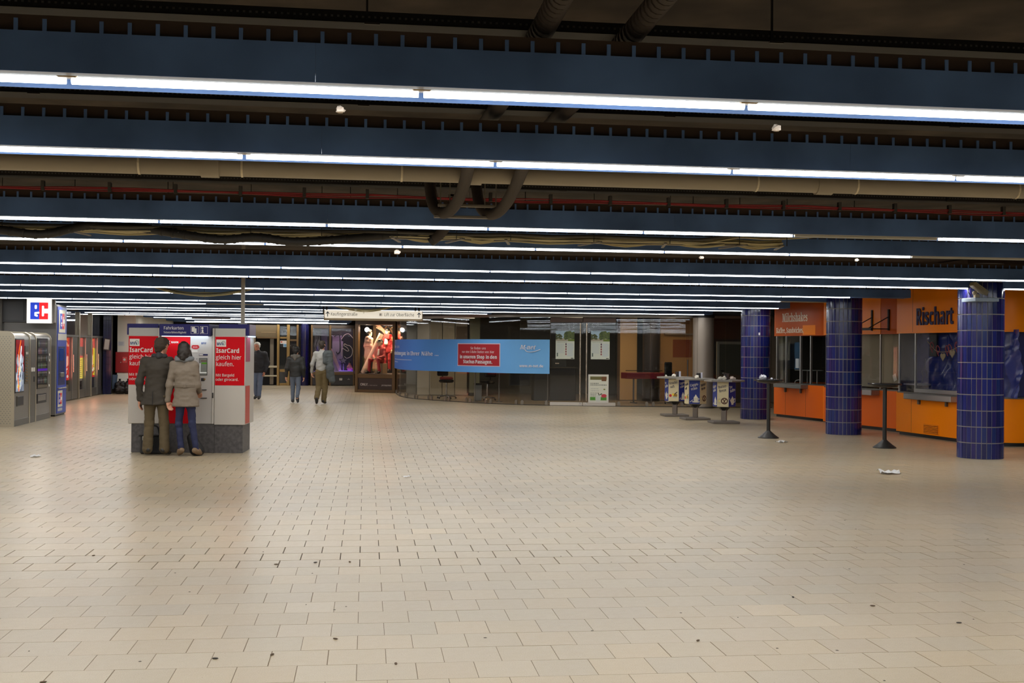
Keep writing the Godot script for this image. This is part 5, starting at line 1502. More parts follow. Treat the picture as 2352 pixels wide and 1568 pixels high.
func end_panels(o, path: Array, skin):
	stand_part(o, "end_panel", bw(-0.02, 0.0, 0.065, 0.82, -1.4, 0.0), skin, path, 0.0, 0.0)
	stand_part(o, "end_panel", bw(-0.02, 0.0, 1.93, 3.1, -1.4, 0.0), skin, path, 0.0, 0.0)
	stand_part(o, "shaded_end_board", bw(-0.02, 0.0, 0.82, 1.93, -1.4, -0.05), M(L(0.05, 0.045, 0.035), 0.6), path, 0.0, 0.0)  # dark colour paints in the shade of the gap between stands

func orange_shops():
	var seam := M(L(0.12, 0.035, 0.005), 0.6)
	var alu := M(Color(0.62, 0.61, 0.6), 0.35, 0.7)
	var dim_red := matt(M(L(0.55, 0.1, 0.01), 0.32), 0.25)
	# --- milkshake stand
	var p1 := rounded(Vector2(10.41, 27.86), Vector2(10.8, 25.25), Vector2(12.9, 25.4), 0.55)
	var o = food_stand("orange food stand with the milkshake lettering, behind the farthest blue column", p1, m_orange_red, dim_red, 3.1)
	var cream := M(L(0.95, 0.85, 0.66), 0.5)
	var a = letters(o, "Milchshakes", Vector3.ZERO, 0.2, cream, true, 0.66, "Droid Serif")
	a.transform = along(p1, 0.36, 2.26, 0.002) * a.transform
	a = letters(o, "Kaffee, Sandwiches,", Vector3.ZERO, 0.125, cream, true, 0.72, "Droid Serif")
	a.transform = along(p1, 0.08, 2.0, 0.002) * a.transform
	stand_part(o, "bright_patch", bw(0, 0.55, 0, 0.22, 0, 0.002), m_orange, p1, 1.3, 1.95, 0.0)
	end_panels(o, p1, m_orange_red)
	for f in [0.52, 1.45]:
		stand_part(o, "seam", bw(-0.004, 0.004, 0.07, 0.8, -0.002, 0.0015), seam, p1, f, 0.0)
	for f in [0.05, 0.5, 1.15, 1.6]:
		stand_part(o, "window_post", bw(-0.02, 0.02, 0.825, 1.93, -0.05, 0.0, 0.004), alu, p1, f, 0.0, -0.02)
	stand_part(o, "window_pane", bw(0.07, 0.48, 0.83, 1.93, -0.012, -0.004), m_glass, p1, 0.0, 0.0, -0.03)
	stand_part(o, "window_pane", bw(0.52, 1.13, 1.15, 1.93, -0.012, -0.004), m_glass, p1, 0.0, 0.0, -0.03)
	part("corner_pane", band(front_path(p1.slice(2), 0.05), 0.83, 1.93, 0.008), m_glass, o)
	stand_part(o, "serving_shelf", bw(0, 1.25, -0.09, 0.0, 0.0, 0.2, 0.008), M(Color(0.5, 0.5, 0.49), 0.4, 0.5), p1, 0.3, 0.805)
	stand_part(o, "shelf_bracket", bw(0.25, 0.29, -0.2, -0.09, 0.0, 0.05, 0.004), m_steel_dark, p1, 0.3, 0.805)
	stand_part(o, "shelf_bracket", bw(0.95, 0.99, -0.2, -0.09, 0.0, 0.05, 0.004), m_steel_dark, p1, 0.3, 0.805)
	var inside := M(L(0.13, 0.12, 0.09), 0.6)
	stand_part(o, "rear_wall", bw(0.0, 2.4, 0.05, 3.1, -1.5, -1.45), inside, p1, 0.0, 0.0)
	part("inner_side", bw(10.95, 12.9, 0.8, 1.95, -25.56, -25.52), inside, o)
	stand_part(o, "inner_post", bw(0.02, 0.22, 0.83, 1.95, -0.3, -0.1, 0.006), M(L(0.16, 0.14, 0.1), 0.5), p1, 0.0, 0.0)
	stand_part(o, "inner_counter", bw(0.1, 2.2, 0.75, 0.81, -0.8, -0.1, 0.006), alu, p1, 0.0, 0.0)
	stand_part(o, "food_guard", bw(0.6, 1.3, 1.12, 1.135, -0.55, -0.2, 0.003), M(L(0.2, 0.22, 0.2), 0.3), p1, 0.0, 0.0)
	for f in [0.62, 0.85, 1.28, 1.7, 1.85]:
		stand_part(o, "guard_leg", bw(f, f + 0.02, 0.81, 1.13, -0.4, -0.38), alu, p1, 0.0, 0.0)
	stand_part(o, "paper_sign", bw(0.92, 1.07, 1.18, 1.4, -0.04, -0.036), M(Color(0.75, 0.77, 0.76), 0.6), p1, 0.0, 0.0)
	stand_part(o, "menu_card", bw(1.75, 2.1, 1.15, 1.35, -0.8, -0.79), M(L(0.16, 0.15, 0.12), 0.6), p1, 0.0, 0.0)
	stand_part(o, "tap", tubed(bend([Vector3(0.75, 0.81, -0.12), Vector3(0.78, 0.87, -0.12), Vector3(0.9, 0.9, -0.12), Vector3(1.0, 0.9, -0.12)]), 0.012, 8), m_chrome, p1, 0.0, 0.0)
	# --- second stand with the beige blind
	var p2 := rounded(Vector2(10.42, 24.9), Vector2(10.95, 21.95), Vector2(12.9, 22.15), 0.6)
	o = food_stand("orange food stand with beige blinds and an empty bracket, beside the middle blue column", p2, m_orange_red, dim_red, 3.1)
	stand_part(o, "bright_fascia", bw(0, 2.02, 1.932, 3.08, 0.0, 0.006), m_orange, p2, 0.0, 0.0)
	end_panels(o, p2, m_orange)
	for f in [0.6, 1.2, 1.98]:
		stand_part(o, "window_post", bw(-0.015, 0.015, 0.825, 1.93, -0.04, 0.0, 0.004), alu, p2, f, 0.0, -0.02)
	stand_part(o, "window_pane", bw(0.05, 1.96, 0.83, 1.93, -0.012, -0.004), m_pane, p2, 0.0, 0.0, -0.03)
	part("corner_pane", band(front_path(p2.slice(2), 0.05), 0.83, 1.93, 0.008), m_pane, o)
	var blind := M(L(0.33, 0.28, 0.19), 0.8)
	part("blind", band(front_path(p2, 0.3), 0.85, 1.93, 0.02), blind, o)
	for f in [0.9, 1.7, 2.2]:
		stand_part(o, "blind_seam", bw(-0.004, 0.004, 0.85, 1.93, -0.31, -0.296), M(L(0.2, 0.17, 0.11), 0.8), p2, f, 0.0)
	stand_part(o, "loose_paper", bw(0, 0.1, 0, 0.14, -0.2, -0.196), M(Color(0.85, 0.83, 0.78), 0.6), p2, 2.2, 0.98).rotate_object_local(Vector3(0, 0, 1), 0.4)
	stand_part(o, "serving_shelf", bw(0, 0.95, -0.1, 0.01, 0.0, 0.2, 0.008), alu, p2, 1.05, 0.8)
	var iron := M(L(0.016, 0.012, 0.01), 0.6)
	for f in [1.75, 2.3]:
		stand_part(o, "bracket_post", bw(-0.02, 0.02, 2.0, 2.42, 0.0, 0.03), iron, p2, f, 0.0, 0.0)
		stand_part(o, "bracket_stay", tubed([Vector3(0, 2.27, 0.02), Vector3(-0.05, 2.04, 0.45)], 0.01, 6), iron, p2, f, 0.0, 0.0)
		stand_part(o, "bracket_arm", bw(-0.012, 0.012, 2.02, 2.04, 0.0, 0.46), iron, p2, f, 0.0, 0.0)
	stand_part(o, "bracket_bar", bw(1.55, 2.35, 2.0, 2.05, 0.42, 0.46), iron, p2, 0.0, 0.0)
	# --- bakery stand with the blue lettering
	var p3 := rounded(Vector2(10.62, 21.86), Vector2(10.84, 18.85), Vector2(12.9, 18.8), 0.6)
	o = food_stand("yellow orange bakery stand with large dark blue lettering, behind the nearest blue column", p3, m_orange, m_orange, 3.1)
	var ink := M(L(0.018, 0.014, 0.075), 0.5)
	a = letters(o, "Rischart", Vector3.ZERO, 0.31, ink, true, 0.72, "Droid Sans", "lettering", 0.0, false, 0.02)
	a.transform = along(p3, 0.68, 2.07, 0.002) * a.transform
	end_panels(o, p3, m_orange)
	stand_part(o, "seam", bw(-0.003, 0.003, 0.07, 0.8, -0.002, 0.0015), seam, p3, 0.52, 0.0)
	stand_part(o, "seam", bw(-0.003, 0.003, 1.95, 3.0, -0.002, 0.0015), seam, p3, 0.55, 0.0)
	for f in [0.03, 0.6, 2.13]:
		stand_part(o, "window_post", bw(-0.015, 0.015, 0.825, 1.93, -0.04, 0.0, 0.004), alu, p3, f, 0.0, -0.02)
	stand_part(o, "window_pane", bw(0.05, 0.58, 0.83, 1.93, -0.012, -0.004), m_pane, p3, 0.0, 0.0, -0.03)
	stand_part(o, "window_pane", bw(0.62, 2.12, 0.9, 1.93, -0.012, -0.004), m_pane, p3, 0.0, 0.0, -0.03)
	part("corner_pane", band(front_path(p3.slice(2), 0.05), 0.83, 1.93, 0.008), m_pane, o)
	stand_part(o, "window_sill", bw(0.6, 2.12, 0.825, 0.9, -0.05, 0.0, 0.004), alu, p3, 0.0, 0.0, 0.0)
	stand_part(o, "serving_shelf", bw(0, 1.55, -0.11, 0.0, 0.0, 0.16, 0.01), alu, p3, 0.5, 0.81)
	stand_part(o, "shelf_bracket", bw(0.3, 0.34, -0.2, -0.11, 0.0, 0.05, 0.004), m_steel_dark, p3, 0.5, 0.81)
	stand_part(o, "shelf_bracket", bw(1.2, 1.24, -0.2, -0.11, 0.0, 0.05, 0.004), m_steel_dark, p3, 0.5, 0.81)
	# louvred vent
	stand_part(o, "vent_frame", bw(0.92, 1.46, 0.08, 0.27, -0.005, 0.006, 0.002), m_orange, p3, 0.0, 0.0)
	stand_part(o, "vent_back", bw(0.95, 1.43, 0.095, 0.255, 0.006, 0.0075), m_black, p3, 0.0, 0.0)
	for k in 6:
		stand_part(o, "vent_slat", bw(0.95, 1.43, 0.104 + k * 0.0265, 0.119 + k * 0.0265, 0.006, 0.02, 0.001), m_orange, p3, 0.0, 0.0)
	# blue sheeting hung behind the glass, and goods
	var film := StandardMaterial3D.new()
	film.albedo_color = L(0.012, 0.025, 0.19)
	film.roughness = 0.22
	stand_part(o, "end_lining", bw(0.003, 0.012, 0.825, 1.93, -1.4, -0.05), M(L(0.05, 0.05, 0.1), 0.5), p3, 0.0, 0.0)
	stand_part(o, "blue_sheet", sheeting(3.2, 1.15), film, p3, 0.06, 0.82, -0.36)
	part("blue_sheet", band(front_path(p3.slice(4), 0.28), 0.83, 1.93, 0.01), film, o)
	stand_part(o, "dark_gap", bw(0.66, 0.9, 1.5, 1.92, -0.3, -0.28), m_black, p3, 0.0, 0.0)
	stand_part(o, "rear_wall", bw(0.0, 2.6, 0.05, 3.1, -1.5, -1.45), M(L(0.03, 0.035, 0.09), 0.6), p3, 0.0, 0.0)
	stand_part(o, "display_shelf", bw(0.06, 0.58, 0.95, 0.98, -0.6, -0.1, 0.004), M(L(0.2, 0.2, 0.3), 0.4), p3, 0.0, 0.0)
	stand_part(o, "price_board", bw(0.1, 0.3, 1.25, 1.62, -0.4, -0.39), M(L(0.14, 0.03, 0.06), 0.5), p3, 0.0, 0.0)
	stand_part(o, "inner_lamp", bw(0.25, 0.5, 1.82, 1.86, -0.9, -0.8, 0.005), glow(Color(0.8, 0.95, 1.0), 1.3), p3, 0.0, 0.0)
	var il = lamp_area("stand_light", Vector3.ZERO, Vector2(0.22, 0.08), 0.08, Color(0.8, 0.95, 1.0), Vector3(0, -1, 0), o)
	il.position = along(p3, 0.38, 1.81, -0.85).origin
	# garland of gingerbread hearts and ribbons along the blue sheet
	var gb := M(L(0.42, 0.33, 0.2), 0.6)
	var rib := M(L(0.42, 0.07, 0.08), 0.5)
	var line := [Vector3(0.7, 1.78, -0.22), Vector3(0.95, 1.62, -0.22), Vector3(1.2, 1.58, -0.22), Vector3(1.5, 1.62, -0.22), Vector3(1.8, 1.72, -0.22), Vector3(2.05, 1.88, -0.22)]
	stand_part(o, "garland_cord", tubed(bend(line), 0.008, 6), gb, p3, 0.0, 0.0)
	var heart := PackedVector2Array()
	for k in 16:
		var tt := k * TAU / 16.0
		heart.append(Vector2(16 * pow(sin(tt), 3), 13 * cos(tt) - 5 * cos(2 * tt) - 2 * cos(3 * tt) - cos(4 * tt)) * 0.0052)
	for q in [[1.22, 1.5], [1.52, 1.56], [1.82, 1.66], [2.02, 1.78]]:
		stand_part(o, "gingerbread_heart", plate(heart, 0.012), gb, p3, q[0], q[1], -0.22)
	for q in [[1.36, 1.56], [1.44, 1.58], [1.66, 1.62], [1.72, 1.66], [0.86, 1.62], [1.06, 1.56]]:
		stand_part(o, "ribbon_loop", tubed(bend([Vector3(0, 0, 0), Vector3(0.06, 0.08, 0.01), Vector3(0.0, 0.14, 0.02), Vector3(-0.05, 0.07, 0.01), Vector3(0.01, -0.05, 0)]), 0.009, 5), rib, p3, q[0], q[1], -0.22)
	# dark bulkhead over the stands, where the troughs end
	slab("trim_1", 10.15, 13.2, 18.4, 33.0, 3.02, 3.1, M(L(0.05, 0.03, 0.02), 0.8), "dark underside above the orange food stands")

func sheeting(w: float, h: float) -> ArrayMesh:
	# a loosely hung plastic sheet with folds
	var st := stool()
	var nx := 48; var ny := 24
	var n := FastNoiseLite.new()
	n.seed = 5
	n.frequency = 2.2
	var at := func(i: int, j: int) -> Vector3:
		var x := w * i / nx; var y := h * j / ny
		var f := n.get_noise_2d(x, y * 0.6) * 0.1 + n.get_noise_2d(x * 3.0 + 9, y * 2.0) * 0.035
		return Vector3(x, y, f)
	st.set_smooth_group(1)
	for i in nx:
		for j in ny:
			var a = at.call(i, j); var b = at.call(i, j + 1); var c = at.call(i + 1, j + 1); var d = at.call(i + 1, j)
			for p in [a, b, c, a, c, d]: st.add_vertex(p)
	return done(st)

# ------------------------------------------------------------------ standing tables
func ngon(n: int, r: float, a0 := 0.0) -> PackedVector2Array:
	var p := PackedVector2Array()
	for k in n: p.append(Vector2(cos(a0 + k * TAU / n), sin(a0 + k * TAU / n)) * r)
	return p

func panel_picture(kind: int) -> Image:
	var creamy := Color(0.82, 0.77, 0.62); var blue := Color(0.05, 0.16, 0.5)
	var im := blank(128, 256, creamy if kind % 2 == 0 else blue)
	var pale := Color(0.85, 0.83, 0.76)
	if kind == 0:  # fruit
		disc(im, 24, 192, 17, 16, Color(0.75, 0.1, 0.1)); disc(im, 84, 190, 26, 24, Color(0.55, 0.42, 0.1)); disc(im, 56, 180, 12, 14, Color(0.95, 0.8, 0.15))
		stroke(im, [Vector2(84, 168), Vector2(96, 160), Vector2(106, 152)], 5, Color(0.15, 0.17, 0.2)); disc(im, 80, 212, 28, 10, Color(0.7, 0.72, 0.66))
	elif kind == 1:  # cup with cream
		disc(im, 80, 232, 46, 9, pale); disc(im, 80, 206, 26, 26, pale); rect(im, 54, 186, 52, 12, pale)
		disc(im, 80, 182, 22, 10, Color(0.92, 0.9, 0.84)); disc(im, 80, 170, 12, 10, Color(0.92, 0.9, 0.84)); disc(im, 80, 160, 5, 7, Color(0.92, 0.9, 0.84))
		stroke(im, [Vector2(104, 192), Vector2(118, 198), Vector2(112, 214), Vector2(100, 218)], 3, pale); stroke(im, [Vector2(12, 234), Vector2(44, 212)], 3, pale)
	elif kind == 2:  # pretzel
		var br := Color(0.3, 0.15, 0.08)
		disc(im, 26, 200, 20, 32, Color(0.76, 0.71, 0.58)); disc(im, 24, 196, 9, 10, Color(0.88, 0.82, 0.45))
		var pts := []
		for k in 41:
			var a := -PI / 2 + k * TAU / 40.0
			pts.append(Vector2(82 + 34 * cos(a), 196 + 28 * sin(a)))
		stroke(im, pts, 6, br)
		stroke(im, [Vector2(62, 174), Vector2(82, 198), Vector2(94, 220)], 5, br); stroke(im, [Vector2(102, 174), Vector2(82, 198), Vector2(68, 220)], 5, br)
	else:  # pot
		disc(im, 66, 196, 32, 34, pale); disc(im, 66, 164, 15, 8, pale); disc(im, 66, 152, 5, 7, pale); rect(im, 46, 228, 40, 8, pale)
		stroke(im, [Vector2(94, 178), Vector2(116, 172), Vector2(118, 200), Vector2(94, 214)], 4, pale); stroke(im, [Vector2(36, 200), Vector2(22, 184), Vector2(16, 166)], 5, pale)
	return im

func standing_tables():
	var pics := []
	for k in 4: pics.append(picture(panel_picture(k), 0.5))
	var said := ["far left square standing table with a fruit panel, nearest the steel column", "middle square standing table with a blue cup panel facing the hall", "right square standing table with a pretzel panel, heaped with napkins"]
	var at := [Vector2(7.97, 27.95), Vector2(8.05, 26.55), Vector2(8.3, 25.25)]
	var first := [0, 1, 2]  # which panel faces the hall
	var text := [["Frucht-", "saft"], ["Cappu-", "ccino"], ["Butter-", "Breze"], ["Tee", "Kaffee"]]
	var grey := M(Color(0.52, 0.5, 0.47), 0.5)
	var ink := M(Color(0.08, 0.1, 0.25), 0.5)
	var pale := M(Color(0.8, 0.79, 0.76), 0.5)
	for i in 3:
		var t = thing("standing_table", said[i], "table", W(at[i].x, 0, at[i].y), [-25.0, -23.0, -26.0][i], "square standing tables with printed panels")
		var st := stool()
		part("foot_plate", bw(-0.3, 0.28, 0.0, 0.05, -0.28, 0.28, 0.008), M(Color(0.45, 0.42, 0.39), 0.5, 0.2), t, Vector3.ZERO, Vector3(0, deg_to_rad(22.0), 0))
		part("column", bw(-0.055, 0.055, 0.05, 0.36, -0.055, 0.055, 0.006), M(Color(0.46, 0.42, 0.38), 0.45, 0.3), t)
		part("collar", turned([Vector2(0.06, 0.27), Vector2(0.15, 0.36), Vector2(0, 0.36)], 6, false), m_dark, t)
		prism(st, ngon(6, 0.44, 0.0), 0.9, 0.94)
		part("table_top", done(st), grey, t)
		st = stool()
		prism(st, ngon(6, 0.245, 0.0), 0.36, 0.9)
		part("drum", done(st), M(Color(0.7, 0.66, 0.55), 0.5), t)
		for k in 6:
			var a := PI / 2 - k * PI / 3  # face k = 0 looks at the camera, then going right
			var d := Vector3(cos(a), 0, sin(a)) * (0.245 * cos(PI / 6))
			var kind: int = posmod(first[i] + k, 4) if k < 3 else posmod(first[i] - (6 - k), 4)
			var p := Node3D.new()
			p.name = "printed_panel"
			t.add_child(p, true)
			p.position = d + Vector3(0, 0.365, 0)
			p.rotation.y = PI / 2 - a
			part("print", card(0.24, 0.53, 0.004), pics[kind], p, Vector3(-0.12, 0, 0.005))
			for q in 2:
				var o = letters(p, text[kind][q], Vector3(-0.09 + q * 0.02, 0.385 - q * 0.08, 0.006), 0.058, ink if kind % 2 == 0 else pale, true, 0.68, "Droid Serif", "lettering", 0.22)
				o.name = "lettering"
	# what lies on them
	var holder_said := ["white fronted napkin holder on the far left square table", "grey napkin holder on the middle square table", "tipped dark napkin holder on the right square table"]
	for i in 3:
		var o = thing("napkin_holder", holder_said[i], "napkin holder", W(at[i].x + [0.08, 0.1, 0.06][i], 0.941, at[i].y + 0.05), [20.0, 30.0, -10.0][i], "napkin holders")
		part("case", bw(-0.045, 0.045, 0, 0.12, -0.05, 0.05, 0.006), M(Color(0.12, 0.12, 0.13), 0.3), o)
		part("front_plate", bw(-0.01, 0.048, 0.0, 0.128, 0.05, 0.06, 0.004), M(Color(0.85, 0.86, 0.92) if i < 2 else Color(0.2, 0.1, 0.09), 0.3), o)
		if i == 2: part("flap", bw(-0.09, 0.05, 0.12, 0.14, -0.05, 0.05, 0.004), M(Color(0.22, 0.15, 0.12), 0.4), o, Vector3.ZERO, Vector3(0, 0, -0.12))
	var nap := [[at[0].x - 0.22, at[0].y, 0.03], [at[0].x - 0.05, at[0].y - 0.05, 0.045], [at[1].x + 0.0, at[1].y - 0.1, 0.05], [at[2].x - 0.13, at[2].y - 0.1, 0.05], [at[2].x - 0.05, at[2].y - 0.14, 0.055], [at[2].x + 0.16, at[2].y - 0.06, 0.055], [at[2].x + 0.22, at[2].y + 0.02, 0.04]]
	var nsaid := ["tiny crumpled napkin at the left edge of the far left square table", "crumpled napkin by the holder on the far left square table", "crumpled napkin on the middle square table", "crumpled napkin left of the dark holder on the right square table", "crumpled napkin in front of the dark holder on the right square table", "crumpled pinkish napkin right of the dark holder on the right square table", "small crumpled napkin farthest right on the right square table"]
	for k in nap.size():
		crumple("crumpled_napkin", nsaid[k], "napkin", W(nap[k][0], 0.941, nap[k][1]), nap[k][2], Color(0.86, 0.8, 0.76) if k > 4 else Color(0.87, 0.85, 0.8), "crumpled napkins on the tables")
	# black round tables
	var rsaid := ["black round standing table with a wad of white paper on it, beside the farthest column", "black round standing table in front of the empty bracket, between two blue columns"]
	var rp := [Vector2(7.72, 20.95), Vector2(8.9, 18.75)]
	for i in 2:
		var t = thing("round_table", rsaid[i], "table", W(rp[i].x, 0, rp[i].y), 0, "black round standing tables")
		part("table_top", turned([Vector2(0, 1.035), Vector2(0.262, 1.035), Vector2(0.272, 1.043), Vector2(0.272, 1.055), Vector2(0.262, 1.062), Vector2(0, 1.062)], 36), M(Color(0.12, 0.12, 0.13), 0.22), t)
		part("collar", turned([Vector2(0.06, 0.985), Vector2(0.2, 1.005), Vector2(0.21, 1.035), Vector2(0, 1.035)], 28), M(Color(0.2, 0.18, 0.16), 0.4), t)
		part("pole", cyl(0.034, 0.1, 1.0, 20), M(Color(0.12, 0.115, 0.11), 0.35), t)
		part("foot", turned([Vector2(0.188, 0.0), Vector2(0.188, 0.012), Vector2(0.12, 0.06), Vector2(0.05, 0.12), Vector2(0.036, 0.135)], 32), M(Color(0.14, 0.135, 0.13), 0.4), t)
	crumple("paper_wad", "white wad of paper on the left round black table", "paper", W(rp[0].x - 0.1, 1.063, rp[0].y + 0.05), 0.06, Color(0.85, 0.86, 0.9))
	crumple("paper_wad", "tiny paper scrap in the middle of the left round black table", "paper", W(rp[0].x + 0.03, 1.063, rp[0].y - 0.06), 0.022, Color(0.85, 0.86, 0.9))

func crumple(called: String, label: String, cat: String, at: Vector3, r: float, col: Color, group := ""):
	var st := stool()
	var prof := []
	var n := 9
	var nz := FastNoiseLite.new()
	nz.seed = int(at.x * 1000.0) + int(r * 5000)
	nz.frequency = 1.4
	var pt := func(i: int, k: int) -> Vector3:
		var th := PI * i / 6.0; var ph := TAU * (k % n) / n
		var d := Vector3(sin(th) * cos(ph), cos(th), sin(th) * sin(ph))
		var q := d * r * (1.0 + 0.75 * nz.get_noise_3dv(d * 1.7))
		q.y = maxf(q.y * 0.8 + r * 0.6, 0.0)
		return q
	for i in 6:
		for k in n:
			var a = pt.call(i + 1, k + 1); var b = pt.call(i, k + 1); var c = pt.call(i, k); var d = pt.call(i + 1, k)
			st.set_smooth_group(FLAT)
			for q in [a, b, c]: st.add_vertex(q)
			for q in [a, c, d]: st.add_vertex(q)
	var o = part(numbered(called), done(st), M(col, 0.8), self, at)
	return tag(o, label, cat, group)

# ------------------------------------------------------------------ pipes, trays and cables under the ceiling
func services():
	var pipe_m := M(L(0.36, 0.31, 0.235), 0.55)
	# grey drain pipe between the second and third trough
	var t = thing("drain_pipe", "long grey drain pipe with strap hangers, just behind the second trough", "pipe", W(0, 2.786, 8.3), 0)
	part("pipe", tubed([Vector3(-12.4, 0, 0), Vector3(12.9, 0, 0)], 0.066, 20), pipe_m, t)
	for u in [-3.9, -0.92, 0.85, 3.4, 5.2]:
		part("sleeve", tubed([Vector3(u, 0, 0), Vector3(u + 0.12, 0, 0)], 0.078, 20), pipe_m, t)
	var strap_m := M(L(0.75, 0.66, 0.48), 0.5)
	for u in [-1.32, -0.65, 0.42, 0.95, 2.95, 3.7, 4.95, -2.4]:
		var ring := []
		for k in 17:
			var a := -PI / 2 + TAU * k / 16.0
			ring.append(Vector3(u, sin(a) * 0.07, cos(a) * 0.07))
		var st := stool()
		for k in 16:
			var p: Vector3 = ring[k]; var q: Vector3 = ring[k + 1]
			var w := Vector3(0.007, 0, 0)
			quad(st, p - w, q - w, q + w, p + w)
		part("strap", done(st), strap_m, t)
		part("strap_rod", cyl(0.004, 0.06, 0.33, 6), m_dark, t, Vector3(u, 0, 0))
	# perforated cable trays in front of the troughs
	var tray_m := M(L(0.02, 0.016, 0.013), 0.7)
	var dot_m := M(L(0.11, 0.1, 0.09), 0.6)
	var tv := [4.75, 6.36, 9.5, 11.35]
	var tsaid := ["dark perforated cable tray above the nearest trough", "dark perforated cable tray above the second trough", "dark cable tray above the red cables and third trough", "dark cable tray behind the third trough"]
	for i in 4:
		t = thing("cable_tray", tsaid[i], "cable tray", W(0, 2.85, tv[i]), 0, "cable trays under the ceiling")
		var st := stool()
		box(st, Vector3(-12.4, 0, -0.15), Vector3(12.9, 0.004, 0.0))
		box(st, Vector3(-12.4, 0, -0.003), Vector3(12.9, 0.045, 0.0))
		box(st, Vector3(-12.4, 0, -0.15), Vector3(12.9, 0.045, -0.147))
		part("channel", done(st), tray_m, t)
		if i < 3:
			st = stool()
			for k in 500:
				box(st, Vector3(-4.0 + k * 0.024, 0.018, 0.0), Vector3(-3.991 + k * 0.024, 0.026, 0.0012))
			part("slot_row", done(st), dot_m, t).set_meta("kind", "stuff")
		for u in [-3.2, -1.55, 0.1, 1.75, 3.4, 5.05]:
			part("hanger_rod", bw(u - 0.004, u + 0.004, 0.0, 0.265, 0.004, 0.012), m_dark, t)
			part("bracket", bw(u - 0.01, u + 0.05, -0.008, 0.0, 0.0, 0.012), M(L(0.07, 0.06, 0.05), 0.6), t)
	# two insulated ducts that run over the troughs and dip under the drain pipe
	var duct_m := M(L(0.055, 0.042, 0.034), 0.8)
	var dsaid := ["left insulated duct crossing the troughs and dipping on the steel brackets", "right insulated duct crossing the troughs and dipping on the steel brackets"]
	for i in 2:
		var x := 0.8 + i * 0.36
		t = thing("insulated_duct", dsaid[i], "duct", W(x, 2.83, 5.0), 0, "insulated ducts")
		var path := [Vector3(-0.05 - i * 0.0, 0.0, 1.6), Vector3(0, -0.01, -0.5), Vector3(0.0, -0.01, -2.0), Vector3(0.03, -0.05, -2.75), Vector3(0.055, -0.11, -3.3), Vector3(0.045, -0.19, -3.7), Vector3(0.0, -0.24, -3.93), Vector3(-0.06, -0.23, -4.05), Vector3(-0.1, -0.15, -4.16), Vector3(-0.11, -0.03, -4.26), Vector3(-0.11, 0.1, -4.4), Vector3(-0.06, 0.12, -5.0), Vector3(0.0, 0.05, -5.4)]
		part("duct", tubed(bend(path, 5), 0.043, 14), duct_m, t)
		var st := stool()
		for k in 26:
			var z := 1.4 - k * 0.055
			tube(st, [Vector3(-0.045 + 0.02 * (1.4 - z), -0.001 - 0.004 * (1.4 - z), z), Vector3(-0.045 + 0.02 * (1.4 - z), -0.001 - 0.004 * (1.4 - z), z - 0.02)], 0.046, 14)
		part("ribbing", done(st), duct_m, t).set_meta("kind", "stuff")
	t = thing("duct_bracket", "two steel rails on threaded rods that carry the dipping ducts", "bracket", W(0.95, 2.62, 8.9), 0)
	var rail_m := M(L(0.22, 0.19, 0.15), 0.5, 0.3)
	part("rail", bw(-0.23, 0.24, 0.005, 0.025, -0.02, 0.02, 0.003), rail_m, t)
	part("rail", bw(-0.25, 0.18, -0.068, -0.048, -0.13, -0.09, 0.003), rail_m, t)
	for q in [[-0.21, 0.0], [0.12, 0.0], [-0.15, 0.1], [0.19, 0.1]]:
		part("rod", bw(q[0] - 0.004, q[0] + 0.004, 0.0, 0.5, q[1] - 0.004, q[1] + 0.004), rail_m, t)
	# short rising duct seen behind the third trough
	t = thing("insulated_duct", "short duct end rising behind the third trough, above the cable bundle", "duct", W(0.86, 2.6, 10.6), 0, "insulated ducts")
	part("duct", tubed(bend([Vector3(-0.03, -0.06, 0.0), Vector3(0.02, -0.02, 0.05), Vector3(0.09, 0.1, 0.12), Vector3(0.12, 0.3, 0.2)]), 0.045, 14), duct_m, t)
	part("end_collar", tubed([Vector3(-0.06, -0.08, -0.02), Vector3(-0.03, -0.06, 0.0)], 0.048, 14), m_dark, t)
	t = thing("ceiling_strut", "slim grey conduit crossing the ceiling at the top left, before the nearest trough", "conduit", Vector3(-1.86, 2.95, -4.9), -8)
	part("rail", bw(-0.018, 0.018, -0.012, 0.012, -0.35, 1.3, 0.004), M(L(0.1, 0.09, 0.08), 0.6), t)
	for z in [-0.3, 0.5]: part("clip", bw(-0.024, 0.024, 0.012, 0.17, z, z + 0.012), m_dark, t)
	# red fire alarm cables
	t = thing("red_cable", "pair of red cables clipped along the ceiling above the third trough", "cable", W(0, 2.74, 9.4), 0)
	for c in 3:
		var path := []
		for k in 60:
			path.append(Vector3(-5.0 + k * 0.25, sin(k * 0.9 + c) * 0.006 + rng.randf_range(-0.004, 0.004) + c * 0.008 - (0.01 if k > 40 else 0.0), c * 0.01))
		part("cable", tubed(path, 0.0055, 6), M(L(0.28, 0.012, 0.016), 0.5), t)
	for k in 28:
		part("clip", bw(-4.6 + k * 0.48, -4.575 + k * 0.48, -0.012, 0.06, -0.012, 0.03, 0.002), M(L(0.05, 0.045, 0.04), 0.5), t)
	# sagging cable bundle behind the third trough
	var hooks := [-3.3, -2.78, -2.2, -1.4, -0.75, -0.15, 0.5, 1.02, 1.5, 2.25, 2.95, 3.6, 4.05]
	var sheath := [M(L(0.5, 0.41, 0.2), 0.5), M(L(0.42, 0.35, 0.17), 0.5), M(L(0.07, 0.06, 0.045), 0.6), M(L(0.62, 0.53, 0.3), 0.5)]
	t = thing("cable_bundle", "sagging bundle of yellowish cables on hooks between the third and fourth troughs", "cable", W(0, 2.555, 10.75), 0)
